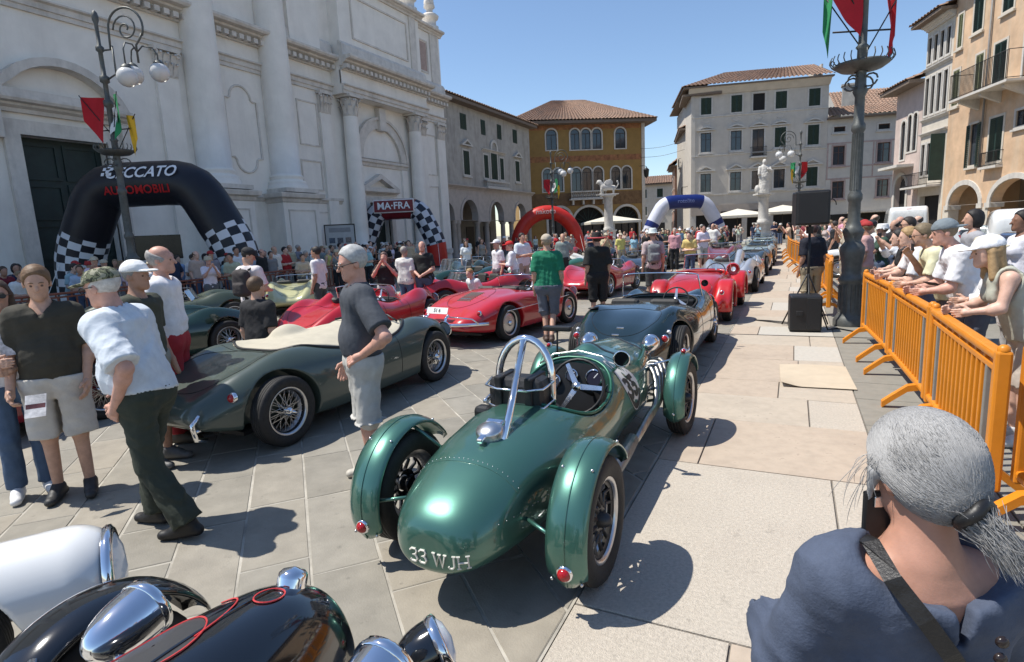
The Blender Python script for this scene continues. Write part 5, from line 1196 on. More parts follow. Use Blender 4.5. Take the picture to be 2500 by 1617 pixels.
    # registration on the tail: drawn letters with serifs
    L={'3':[[(0,.85),(.15,1),(.5,1),(.6,.8),(.5,.58),(.25,.53),(.52,.48),(.64,.25),(.5,0),(.15,0),(0,.15)]],'W':[[(0,1),(.25,0),(.5,.95),(.75,0),(1,1)]],'J':[[(.45,1),(.45,.2),(.3,0),(.1,.02),(.02,.18)]],'H':[[(.08,0),(.08,1)],[(.72,0),(.72,1)],[(.08,.5),(.72,.5)]]}
    SER={'W':[(0,1),(.5,.95),(1,1)],'J':[(.45,1)],'H':[(.08,0),(.08,1),(.72,0),(.72,1)],'3':[]}
    wd={'3':.72,'W':1.12,'J':.62,'H':.88,' ':.45}; x=-.15; hgt=.064; mb=MB()
    dr=Vector((-.12,1,.0)).normalized()
    def tail(u,v,lf=.003):
        o=Vector((.10+u,-1.0,.30+v)); return onsurf(fn,[tuple(o+Vector((0,-.1,0)))],dr,t1=2.5,lift=lf)[0]
    for chx in '33 WJH':
        if chx!=' ':
            for ln in L[chx]:
                P=[tail(x+a*hgt,b*hgt) for a,b in ln]
                if all(P): mb.tube(P,.0052,5)
            for a,b in SER[chx]:
                P=[tail(x+(a-.14)*hgt,b*hgt),tail(x+(a+.14)*hgt,b*hgt)]
                if all(P): mb.tube(P,.0042,5)
        x+=wd[chx]*hgt*1.12
    mb.build('registration_lettering',mat('cream_lettering',(.72,.70,.62),.5),t)
    # small details: rivet lines, badge flag
    seam(fn,[(x_,1.62,1.3) for x_ in np.linspace(-.37,.37,24)],(0,0,-1),t,r=.003); seam(fn,[(x_,-.28,1.3) for x_ in np.linspace(-.3,.3,24)],(0,0,-1),t,GREEN,r=.002)
    for sx in(-1,1): seam(fn,[(sx*1.0,y_,.62) for y_ in np.linspace(1.62,2.8,20)],(-sx,0,0),t,r=.003)
    for yb in(1.78,2.45):
        P=[p for p in onsurf(fn,[(x_,yb,1.3) for x_ in np.linspace(-.33,.33,22)],(0,0,-1),lift=.004) if p]; MB().loft([[p+Vector((0,d_,0)) for d_ in(-.018,.018)] for p in P],False,False).build('bonnet_strap',leather,t)
    rv=MB()
    for p in onsurf(fn,[(x_,-.255,1.3) for x_ in np.linspace(-.3,.3,22)],(0,0,-1),lift=0)+onsurf(fn,[(.9,y_,.46) for y_ in np.linspace(-.45,.45,20)],(-1,0,0),lift=0):
        if p: rv.sph(p,.003,6)
    tag(rv.build('rivet_row',steel,t),kind='stuff')
    for k in range(9): 
        q=onsurf(fn,[(.9,1.95+.055*k,.70)],(-1,0,0),lift=.0)[0]
        if q: MB().bbox((-.01,-.008,-.05),(.012,.012,.05),.006,T=Matrix.Translation(q)).build('louvre',GREEN,t)
    MB().bbox((.385,.13,.49),(.39,.19,.51),.002).build('red_tell_tale',RED,t)
    return t
race_car()
# ---------------- other sports cars ----------------
PROF=dict(
 ace=dict(w=[.44,.62,.71,.745,.735,.73,.725,.66,.44],zc=[.50,.70,.80,.83,.80,.83,.80,.70,.48],zf=[.54,.76,.88,.83,.74,.80,.89,.80,.54],zb=[.34,.23,.19,.17,.17,.17,.18,.22,.32]),
 tub=dict(w=[.50,.72,.80,.82,.82,.82,.80,.72,.50],zc=[.42,.66,.80,.86,.82,.80,.72,.60,.42],zf=[.46,.68,.80,.82,.80,.80,.79,.70,.46],zb=[.30,.22,.18,.17,.17,.17,.18,.22,.30]),
 barch=dict(w=[.44,.66,.77,.79,.77,.77,.78,.68,.42],zc=[.44,.64,.74,.78,.76,.76,.68,.58,.40],zf=[.50,.78,.92,.84,.74,.78,.90,.80,.46],zb=[.32,.22,.17,.16,.16,.16,.17,.2,.30]))
CARS=[]
def roadster(label,loc,rz,colr,prof='ace',L=3.9,h=.022,wb=2.4,wy=None,rw=.315,style='wire',cock=True,screen=True,fin=None,group=None,metal=0.,rough=.32,inside=(.03,.028,.026),rim=None,cy=.0,ca=.52,cb=.56,wsc={},lights=True,extra=None,coat=1.,boot=True,detail=True,nm='sports_car'):
    t=thing(nm,label,'car',(loc[0],loc[1],0),rz,group); P=PROF[prof]; m=paint('paint_%.3f_%.3f_%.3f_%.1f'%(*colr,rough),colr,metal,rough,coat)
    yr,yf=wy or (-wb/2,wb/2); W=max(P['w'])
    ex=extra
    if fin:
        fx,fy0,fy1,fz=fin
        def ex(p,f,e0=extra):
            f=smin(f,cap(p,(fx,fy0,.55),(fx,fy1,fz-.16),.10,.16,(1,0,0,.75)),.12); return e0(p,f) if e0 else f
    kw=dict(L=L,**P,wh=(yr,yf),rw=rw,gap=.055,extra=ex); fn=carfn(cock=[(0,cy,ca,cb,.34)] if cock else None,**kw); full=carfn(cock=None,**{**kw,'wh':()})
    V,F=surfnet(fn,(-W-.05,-L/2-.03,.12),(W+.05,L/2+.03,1.25 if fin else 1.02),h,slack=2.2); body=link('body',npmesh('body',V,F,m),t)
    for x in(-1,1):
        for y in(yr,yf): wheel(t,x*(W-.115),y,rw,.155,rw*.66,style,rim)
    # dark wheel-arch liners and floor
    MB().box((-W+.3,-L/2+.45,.16),(W-.3,L/2-.45,.2)).build('underbody',blk,t)
    if cock:
        im=mat('trim_%.2f_%.2f'%(inside[0],inside[1]),inside,.6,var=.2,vs=20,bump=.1)
        MB().bbox((-cb+.03,cy-ca+.04,.335),(cb-.03,cy+ca-.04,.36),.01).build('floor',blk,t)
        for x in(-.27,.27): seat(t,x,cy-.18,.36,im,.40)
        MB().bbox((-cb+.06,cy+ca-.14,.55),(cb-.06,cy+ca-.05,.76),.03).build('dashboard',blk,t)
        steering(t,(.27,cy+ca-.30,.78),R(66),.18)
        n=40; Q=[(abs(math.cos(a))**.5*math.copysign(cb,math.cos(a)),cy+abs(math.sin(a))**.5*math.copysign(ca,math.sin(a)),1.5) for a in[2*math.pi*(i+.5)/n for i in range(n)]]
        B=[p for p in onsurf(full,Q,(0,0,-1)) if p]; MB().tube(B,.013,7,closed=True).build('cockpit_trim',im,t)
    if screen:
        zb=max(.7,float(onsurf(full,[(0,cy+ca+.06,1.5)],(0,0,-1))[0].z)); k=dict(hw=.56,ht=.28,rake=.45,bow=.16); k.update(wsc); windscreen(t,cy+ca+.06,zb-.01,**k)
    if lights:
        for s in(-1,1):
            o=onsurf(full,[(s*W*.72,-L/2-.6,.56)],(0,1,0))[0]; 
            if o: lamp(t,o,(0,-1,.1),.038,RED)
            o=onsurf(full,[(s*W*.70,L/2+.6,.60)],(0,-1,0))[0]
            if o: lamp(t,o,(0,1,.15),.085,mat('lamp_lens',(.75,.78,.8),.08,var=.05,spec=.8),nm='headlight',dep=.05)
        MB().sph((0,L/2-.06,.42),(.26,.06,.10),16).build('grille',blk,t)
    if detail:
        if boot: seam(fn,[(.42*math.cos(a),-L/2+.62+.42*math.sin(a),1.5) for a in[2*math.pi*i/40 for i in range(41)]],(0,0,-1),t,r=.0035)
        seam(fn,[(x_,cy+ca+.35,1.5) for x_ in np.linspace(-.42,.42,20)],(0,0,-1),t,r=.0035)
        for s in(-1,1): seam(fn,[(s*.43,y_,1.5) for y_ in np.linspace(cy+ca+.35,L/2-.3,20)],(0,0,-1),t,r=.0035); seam(fn,[(s*1.5,cy-.35,z_) for z_ in np.linspace(.3,.72,14)],(-s,0,0),t,r=.0035); seam(fn,[(s*1.5,cy+.45,z_) for z_ in np.linspace(.3,.72,14)],(-s,0,0),t,r=.0035)
    CARS.append(t); return t,fn,full
TONN=mat('beige_canvas',(.46,.42,.33),.9,var=.06,vs=10,bump=.15,bs=400)
# 1. grey-green roadster under a beige tonneau (row two, near)
def grey_roadster():
    t,fn,full=roadster('dark grey-green roadster with beige tonneau cover and wire wheels behind the standing man',(-4.80,4.86),R(-.5),(.052,.072,.06),'ace',3.95,.0125,2.43,rough=.36,cock=False,screen=False,lights=True,rw=.325,coat=.7)
    a,b,yc=.94,.63,.02
    def tf(p):
        f=full(p-np.array((0,0,.012))); x,y,z=p[:,0],p[:,1],p[:,2]
        f=smin(f,ell(p,(0,.12,.66),(.58,.86,.21)),.12)                          # cloth stretched over seats and screen
        f=smin(f,ell(p,(-.24,-.30,.84),(.15,.20,.12)),.08)
        f=f+folds(p,.005,4,.35)
        f=np.maximum(f,full(p+np.array((0,0,.0)))*-1-.02)
        e=((np.abs(x/b)**3.2+np.abs((y-yc)/a)**3.2)**(1/3.2)-1)*b; return smax(f,e+.02*np.sin(y*9),.01)
    V,F=surfnet(tf,(-.75,-1.0,.6),(.75,1.0,1.12),.0125,slack=2.2); link('tonneau_cover',npmesh('tonneau_cover',V,F,TONN),t)
    n=60; Q=[(abs(math.cos(q))**.62*math.copysign(b+.012,math.cos(q)),yc+abs(math.sin(q))**.62*math.copysign(a+.012,math.sin(q)),1.5) for q in[2*math.pi*(i+.5)/n for i in range(n)]]
    MB().tube([p for p in onsurf(full,Q,(0,0,-1)) if p],.016,7,closed=True).build('cockpit_edge',blk,t)
    MB().tube([(-.5,.72,.86),(-.1,.80,.93),(.3,.78,.92),(.5,.70,.86)],.012,7).build('folded_windscreen',blk,t)
    for s in(-1,1):
        MB().tube([(s*.42,-1.86,.24),(s*.42,-1.95,.27),(s*.42,-1.97,.40),(s*.42,-1.90,.46)],.022,8).build('bumper_overrider',chrome,t); MB().tube([(s*.38,-1.8,.32),(s*.42,-1.95,.34)],.014,8).build('bumper_stay',chrome,t)
    seam(fn,[(-.45+.9*i/24,-.98-.0*i,1.5) for i in range(25)],(0,0,-1),t,r=.003); 
    return t
grey_roadster()
# 2. dark green roadster ahead of the racing car
def dark_roadster():
    t,fn,full=roadster('glossy blackish green roadster with chrome-framed windscreen in front of the racing car',(-1.80,8.22),R(-1.2),(.006,.016,.017),'ace',3.9,.0125,2.42,rw=.325,rough=.22,cy=.12,ca=.50,cb=.57,wsc=dict(hw=.60,ht=.33,rake=.35,bow=.10))
    plate(t,(.0,-1.93,.42),0,'33CB',.52,.12,(.03,.03,.03),(.75,.75,.72),tilt=R(-14))
    for x,z in((.0,.66),(-.02,.60)):
        o=onsurf(full,[(x,-2.6,z)],(0,1,0))[0]; 
        if o: MB().bbox((-.045,-.01,-.012),(.045,.006,.012),.004,T=Matrix.Translation(o)).build('badge',chrome,t)
    for s in(-1,1):
        o=onsurf(full,[(s*.56,-2.6,.62)],(0,1,0))[0]; 
        if o: lamp(t,o,(0,-1,.3),.022,mat('clear_lens',(.7,.7,.7),.1),nm='reflector')
    o=onsurf(full,[(-.48,-1.15,1.6)],(0,0,-1))[0]; MB().lathe([(.07,0),(.07,.012),(0,.016)],20,T=Matrix.Translation(o)@Matrix.Rotation(R(-8),4,'Y')).build('filler_cap',blk,t)
    m=MB().lathe([(.05,0),(.05,.02),(0,.03)],16,axis='y',T=Matrix.Translation((.62,.66,.98))).build('mirror',blk,t)
dark_roadster()
# 3. red rounded rear-engined speedster
def red_speedster():
    t,fn,full=roadster('rounded red speedster with chrome bumper and engine grille beside the green-shirted man',(-4.98,9.92),R(-9),(.46,.010,.016),'tub',3.95,.0135,2.1,wy=(-1.0,1.1),rw=.315,style='disc',rim=steel,cy=.28,ca=.50,cb=.60,wsc=dict(hw=.62,ht=.27,rake=.5,bow=.2),boot=False)
    g=[];
    for k in range(9):
        y0=-1.30+k*.05; P=[p for p in onsurf(full,[(x,y0,1.5) for x in np.linspace(-.15,.15,7)],(0,0,-1),lift=.004) if p]; MB().tube(P,.011,5).build('engine_grille_bar',mat('grey_grille',(.12,.10,.10),.5,.5),t)
    seam(fn,[(.36*math.cos(a)*(1.1 if math.sin(a)<0 else 1),-1.05+.52*math.sin(a),1.5) for a in[2*math.pi*i/44 for i in range(45)]],(0,0,-1),t,r=.004)
    P=[(.78*s_,-2.03+.20*abs(s_)**2.2*2,.40) for s_ in np.linspace(-1,1,17)]; b=MB().tube(P,[.03]*17,8).build('bumper',chrome,t)
    for s in(-1,1):
        MB().tube([(s*.22,-2.0,.30),(s*.22,-2.06,.36),(s*.22,-2.05,.52),(s*.22,-1.98,.56)],.028,8).build('overrider',chrome,b); MB().tube([(s*.22,-2.0,.54),(s*.45,-1.96,.53),(s*.62,-1.86,.50),(s*.70,-1.8,.42)],.012,7).build('bumper_tube',chrome,b)
        MB().tube([p for p in onsurf(full,[(s*1.5,y,.56+.02*y) for y in np.linspace(-1.1,1.2,14)],(-s,0,0),lift=.004) if p],.008,6).build('side_strip',chrome,t)
    plate(t,(-.05,-1.94,.63),0,'51 6',.46,.11,tilt=R(-22)); o=onsurf(full,[(0,-2.6,.74)],(0,1,0))[0]; MB().bbox((-.11,-.02,-.014),(.11,.012,.014),.006,T=Matrix.Translation(o)).build('plate_lamp',chrome,t)
red_speedster()
# 4. red barchetta showing its nose, 5. red car with wide perspex screen and head fairing, others
SCR=dict(hw=.62,ht=.22,rake=.55,bow=.22)
def nose_badge(t,L=4.0):
    MB().lathe([(.05,0),(.05,.012),(0,.016)],18,axis='y',T=Matrix.Translation((0,L/2-.16,.60))@Matrix.Rotation(R(180-35),4,'X')).build('badge',mat('yellow_badge',(.75,.52,.03),.4),t)
t,_,_=roadster('red open sports racer showing its nose with yellow badge behind the speedster',(-7.3,12.6),R(152),(.42,.008,.014),'barch',4.0,.018,2.35,wsc=SCR); nose_badge(t)
t,_,_=roadster('red racer with wide perspex screen and head fairing beyond the beige tonneau',(-7.2,8.4),R(4),(.44,.008,.016),'barch',4.0,.018,2.35,cy=-.1,fin=(-.28,-1.3,-.55,.98),wsc=dict(hw=.70,ht=.26,rake=.6,bow=.35))
roadster('long red barchetta seen from behind ahead of the man in the red-brimmed hat',(-5.15,16.6),R(-4),(.44,.012,.016),'barch',4.1,.016,2.35,cy=.1,wsc=SCR)
# silver racer with offset head fairing
roadster('silver racer with tall head fairing fin ahead of the red cycle-winged car',(-1.55,17.9),R(-1),(.58,.59,.61),'barch',4.0,.016,2.35,metal=.55,rough=.3,fin=(.22,-1.75,-.55,1.12),wsc=dict(hw=.6,ht=.2,rake=.5,bow=.25))
# red car with separate wings
def cycle_car():
    t=thing('sports_car','red separate-wing sports car with cutaway doors ahead of the dark roadster','car',(-1.72,12.75,0),R(-1)); m=paint('paint_signal_red',(.50,.014,.014),0,.3)
    P=dict(w=[.34,.50,.58,.60,.60,.56,.48,.40,.30],zc=[.56,.80,.88,.90,.86,.88,.86,.82,.62],zf=[.56,.80,.88,.90,.86,.88,.86,.82,.62],zb=[.34,.26,.22,.2,.2,.2,.22,.26,.34])
    fn=carfn(3.7,**P,cock=[(0,.05,.55,.47,.35)],tumb=.1,k=.2); V,F=surfnet(fn,(-.7,-1.9,.15),(.7,1.9,1.0),.016,slack=2.2); link('body',npmesh('body',V,F,m),t)
    for s in(-1,1):
        for y,r in((-1.15,.34),(1.25,.33)):
            wheel(t,s*.64,y,r,.15,.23,'wire')
            def ff(p,y=y,r=r,s=s):
                q=p-np.array((s*.62,y,r)); rr=np.hypot(q[:,1],q[:,2]); d=smax(np.abs(q[:,0])-.15,rr-(r+.125),.09); d=smax(d,-np.maximum(rr-(r+.05),-(q[:,0]*s+.10)),.02); d=smax(d,-(q[:,2]+.12),.03); 
                tail=cap(p,(s*.58,y-.1,.6),(s*.5,y-(.55 if y<0 else .62),.36),.14,.08,(0,0,1,1.)); tail=smax(tail,-(rr-(r+.05)),.02); return smin(d,tail,.08)
            V,F=surfnet(ff,(s*.62-.25,y-.85,.15),(s*.62+.25,y+.6,.95),.018,slack=2.2); link('fender',npmesh('fender',V,F,m),t)
        lamp(t,Vector((s*.60,-1.72,.60)),(0,-1,.2),.035,RED)
    MB().box((-.45,-1.4,.16),(.45,1.5,.22)).build('underbody',blk,t)
    for x in(-.23,.23): seat(t,x,-.12,.38,mat('red_leather',(.25,.02,.02),.5),.38)
    steering(t,(.23,.28,.84),R(66),.19); windscreen(t,.62,.88,.50,.32,.2,.03); MB().tube([(-.46,-.48,.88),(-.2,-.52,.92),(0,-.5,.90),(.2,-.52,.92),(.46,-.48,.88)],.025,8).build('cockpit_roll',mat('red_leather',(.25,.02,.02),.5),t)
    MB().lathe([(.12,-.04),(.14,0),(.12,.04),(.05,.03)],20,(.55,.55,.86),axis='y').build('side_lamp',m,t)
    seam(fn,[(x,-.75,1.5) for x in np.linspace(-.5,.5,20)],(0,0,-1),t,r=.004); seam(fn,[(.40*math.cos(a),-2.5,.66+.16*math.sin(a)) for a in[2*math.pi*i/30 for i in range(31)]],(0,1,0),t,r=.004)
cycle_car()
# rows beyond: copies with their own paint
base,_,_=roadster('dark blue-grey roadster with raised screen just ahead of the silver racer',(-1.45,23.2),R(-1),(.03,.045,.055),'ace',3.9,.02,2.4,group='cars queued along the pale walkway',wsc=dict(hw=.6,ht=.34,rake=.4,bow=.15))
def dup_car(src,label,loc,rz,colr,group,rough=.3):
    c=copy_tree(src); c.location=(loc[0],loc[1],0); c.rotation_euler=(0,0,rz); c['label']=label; c['group']=group
    m=paint('paint_%.3f_%.3f_%.3f_%.1f'%(*colr,rough),colr,0,rough)
    for ch in c.children:
        if ch.name.startswith('body') : ch.data=ch.data.copy(); ch.data.materials[0]=m
    CARS.append(c); return c
G1='cars queued along the pale walkway'; G2='cars parked in the rows beneath the arches'
for lb,l,c in (('pale silver-green roadster second beyond the silver racer',(-1.40,28.2),(.30,.34,.33)),('black roadster third beyond the silver racer in the queue',(-1.5,33.2),(.012,.013,.015)),('light blue roadster fourth beyond the silver racer in the queue',(-1.6,38.4),(.22,.32,.38)),('white roadster nearest the saint column in the queue',(-1.8,43.6),(.55,.55,.53))): dup_car(base,lb,l,R(rnd.uniform(-2,2)),c,G1)
b2,_,_=roadster('black open racer with low screen ahead of the long red barchetta',(-5.2,22.0),R(4),(.012,.014,.015),'barch',3.9,.019,2.35,group=G2,wsc=SCR)
far=[((-5.4,27.5),(.02,.035,.025),'blackish green racer second ahead of the long red barchetta'),((-5.0,33),(.015,.017,.02),'black racer behind the man in the pale sun hat, third ahead of the barchetta'),((-5.6,39),(.30,.03,.03),'red racer nearest the blue arch'),((-9.2,30.5),(.02,.02,.022),'black racer between the two middle rows below the lion column'),((-9.0,36.5),(.06,.07,.07),'dark grey racer farthest in the third row'),((-12.2,21.5),(.03,.05,.04),'dark green racer beside the cream sports car'),((-13.0,28),(.35,.36,.36),'silver grey racer left of the red arch'),((-13.4,34.5),(.40,.03,.03),'small red racer in front of the red arch'),((-2.9,28.5),(.20,.05,.06),'maroon racer beside the queue behind the sun-hatted man')]
for l,c,lb in far: dup_car(b2,lb,l,R(rnd.uniform(-15,15)),c,G2)
G3='sports cars parked in the left rows'
dup_car(base,'deep red sports car half hidden behind the camouflage-capped man',(-7.7,2.45),R(-6),(.22,.006,.015),G3)
dup_car(b2,'dark green roadster beside the crouching man in black',(-9.5,5.5),R(-14),(.012,.032,.022),G3,.2)
dup_car(b2,'dark olive barchetta behind the man with the backpack',(-12.6,8.2),R(-30),(.045,.06,.035),G3)
dup_car(b2,'pale yellow racer in front of the man in white polo shirt',(-12.9,12.2),R(40),(.46,.45,.24),G3)
dup_car(base,'bottle green sports car with tall screen behind the fair-haired boy',(-9.6,16.0),R(165),(.014,.045,.032),G3,.2)
dup_car(base,'green sports car behind the speedster windscreen near the red cap',(-8.0,19.8),R(160),(.03,.13,.07),G3)
dup_car(base,'pale cream sports car under the foot of the red arch',(-10.4,25.5),R(80),(.62,.60,.52),G3)
# white car, bottom left, and black car under the camera
def white_car():
    t=thing('sports_car','white sports car with chrome-ringed headlight at the bottom left corner','car',(-3.98,.19,0),R(-33)); m=paint('paint_white',(.74,.74,.72),0,.25)
    def fn(p):
        x,y,z=p[:,0],p[:,1],p[:,2]
        f=cap(p,(.50,-1.7,.42),(.50,1.50,.44),.22,.215,(0,0,1,1.12)); f=smax(f,y-1.66,.05)
        f=smin(f,cap(p,(.05,-1.9,.44),(-.02,.72,.42),.42,.20,(0,0,1,.72)),.06); f=smin(f,cap(p,(-.45,-1.7,.42),(-.42,.30,.44),.22,.20,(0,0,1,1.1)),.06)
        f=smax(f,.17-z,.05); c=np.hypot(y-.98,z-.30)-.385; f=smax(f,-np.maximum(c,.36-x),.014); c=np.hypot(y+1.1,z-.30)-.385; f=smax(f,-np.maximum(c,.36-x),.014); return f
    V,F=surfnet(fn,(-.75,-2.4,.12),(.78,1.75,.85),.013,slack=2.2); link('body',npmesh('body',V,F,m),t)
    for y in(-1.1,.98): wheel(t,.56,y,.305,.15,.2,'disc')
    MB().box((-.3,-1.2,.16),(.34,.6,.2)).build('underbody',blk,t)
    T=Matrix.Translation((.50,1.655,.445))@Matrix.Rotation(R(-90),4,'X'); r_=MB().lathe([(.19,-.03),(.2,-.015),(.2,.0),(.18,.012),(.155,.01)],30,T=T).build('headlight',chrome,t); MB().lathe([(.16,.01),(.1,.035),(0,.045)],24,T=T).build('lens',mat('lamp_lens',(.75,.78,.8),.08,var=.05,spec=.8),r_)
    seam(fn,[(.10+.06*math.sin(k),y,1.5) for k,y in zip(np.linspace(0,2,30),np.linspace(-.6,.75,30))],(0,0,-1),t,r=.006)
white_car()
def black_car():
    t=thing('vintage_car','glossy black vintage car with chrome bullet headlights and red outlined number','car',(-1.16,-.05,0),R(5.5)); m=paint('paint_black',(.004,.005,.007),0,.12)
    ys=[-2.2,-1.5,-.8,-.2,.3,.7,1.0,1.18,1.24]
    Wf=cubic(ys,[.4,.46,.46,.40,.345,.275,.215,.15,.08]); Tf=cubic(ys,[.7,.88,.93,.955,.955,.94,.90,.82,.72]); Bf=cubic(ys,[.3]*7+[.4,.5])
    def fn(p):
        x,y,z=p[:,0],p[:,1],p[:,2]; W=Wf(y);T=Tf(y);B=Bf(y); zm=B+(T-B)*.45; hh=np.where(z>zm,T-zm,zm-B); n=2.25
        d=((np.abs(x/W)**n+np.abs((z-zm)/hh)**n)**(1/n)-1)*np.minimum(W,hh); d=smax(d,y-1.22,.06); d=smax(d,-2.2-y,.06)
        e=((np.abs(x/.36)**3+np.abs((y+.95)/.5)**3)**(1/3)-1)*.36; return smax(d,-np.maximum(e,.45-z),.02)
    V,F=surfnet(fn,(-.5,-2.25,.25),(.5,1.27,1.0),.011); link('body',npmesh('body',V,F,m),t)
    for s in(-1,1):
        h=podlamp(t,(s*.40,.93,.805),(s*.04,1,.12),.080,.15); MB().tube([(s*.40,.87,.74),(s*.26,.80,.66)],.02,9).build('lamp_bracket',chrome,h)
        wheel(t,s*.74,1.0,.33,.14,.24,'wire')
        cyc_fender(t,s*.74,1.0,.33,.385,.11,18,205,m,.035)
        MB().tube([(s*.66,.80,.70),(s*.42,.62,.58)],.014,9).build('fender_stay',chrome,t)
        wheel(t,s*.62,-1.5,.34,.15,.24,'wire')
    podlamp(t,(.40,1.17,.70),(.75,.65,.35),.075,.10,m,'spot_lamp')
    c=MB().lathe([(.042,-.03),(.042,.0),(.04,.012),(.03,.022),(.0,.03)],28,T=Matrix.Translation((0,1.12,.88))@Matrix.Rotation(R(-25),4,'X')).build('radiator_cap',chrome,t)
    # red outlined figure on the bonnet: a round numeral with a small ring
    rp=mat('red_outline',(.55,.05,.05),.4); F1=mat('grey_number_fill',(.05,.05,.052),.35)
    def on(q,lf=.003): return [p for p in onsurf(fn,[(a,b,1.4) for a,b in q],(0,0,-1),lift=lf) if p]
    C=(-.06,.74)
    ring=[(C[0]+.085*math.cos(a),C[1]+.125*math.sin(a)) for a in[2*math.pi*i/36 for i in range(37)]]
    fil=MB().loft([on([(C[0]+(q[0]-C[0])*s,C[1]+(q[1]-C[1])*s) for q in ring[:-1]],.0015) for s in(.03,.5,.97)],True,False).build('number_fill',F1,t)
    MB().tube(on(ring),.0024,5).build('number_outline',rp,fil)
    MB().tube(on([(C[0]-.02+.10*t_-.03*math.sin(3*t_),C[1]-.02+.26*t_) for t_ in np.linspace(0,1,2)][:0] or [(C[0]+.07*math.cos(a),C[1]+.03+.20*math.sin(a)) for a in np.linspace(.1,2.0,20)]),.0024,5).build('number_outline',rp,fil)
    r2=[(C[0]+.08+.032*math.cos(a),C[1]+.27+.045*math.sin(a)) for a in[2*math.pi*i/24 for i in range(25)]]; MB().tube(on(r2),.0024,5).build('number_outline',rp,fil)
    seam(fn,[(x,.10,1.4) for x in np.linspace(-.34,.34,26)],(0,0,-1),t,mat('seam_grey',(.05,.055,.06),.3),r=.004); MB().tube(on([(0,y) for y in np.linspace(-.3,1.1,20)],.001),.0045,5).build('bonnet_hinge',m,t)
    MB().box((-.35,-2.1,.3),(.35,.9,.34)).build('underbody',blk,t)
black_car()
# ---------------- street lamps ----------------
CAST=mat('cast_iron_grey',(.10,.105,.10),.5,.35,var=.2,vs=9,bump=.15,bs=40); GLOBE=mat('opal_globe',(.78,.78,.77),.25,var=.04,trans=.25)
FR_=mat('flag_red',(.42,.010,.018),.8,var=.08,vs=5); FG_=mat('flag_green',(.02,.22,.08),.8,var=.08,vs=5); FW_=mat('flag_white',(.72,.72,.70),.8,var=.05,vs=5); FY_=mat('flag_yellow',(.70,.42,.03),.8,var=.08,vs=5)
def flag_cloth(par,T,w,h,m,seed,nm='flag'):
    nx,ny=12,10; mb=MB(); V=[];F=[]
    for i in range(nx+1):
        for j in range(ny+1):
            u,v=i/nx,j/ny; V.append(T@Vector((w*u*(1-.25*v),.10*math.sin(3.1*u+2.2*v+seed)*u+.05*math.sin(7*u+4*v+seed*2)*u,-h*v*(.6+.4*u)-.35*w*u*v)))
    for i in range(nx):
        for j in range(ny): F.append((i*(ny+1)+j,(i+1)*(ny+1)+j,(i+1)*(ny+1)+j+1,i*(ny+1)+j+1))
    mb.add(V,F,True); return mb.build(nm,m,par)
def spiral(c,r,turns,dirx,n=26,r1=.12):
    return [(c[0]+dirx*(r+(r1*r-r)*i/n)*math.cos(math.pi-2*math.pi*turns*i/n),c[1],c[2]+(r+(r1*r-r)*i/n)*math.sin(math.pi-2*math.pi*turns*i/n)) for i in range(n+1)]
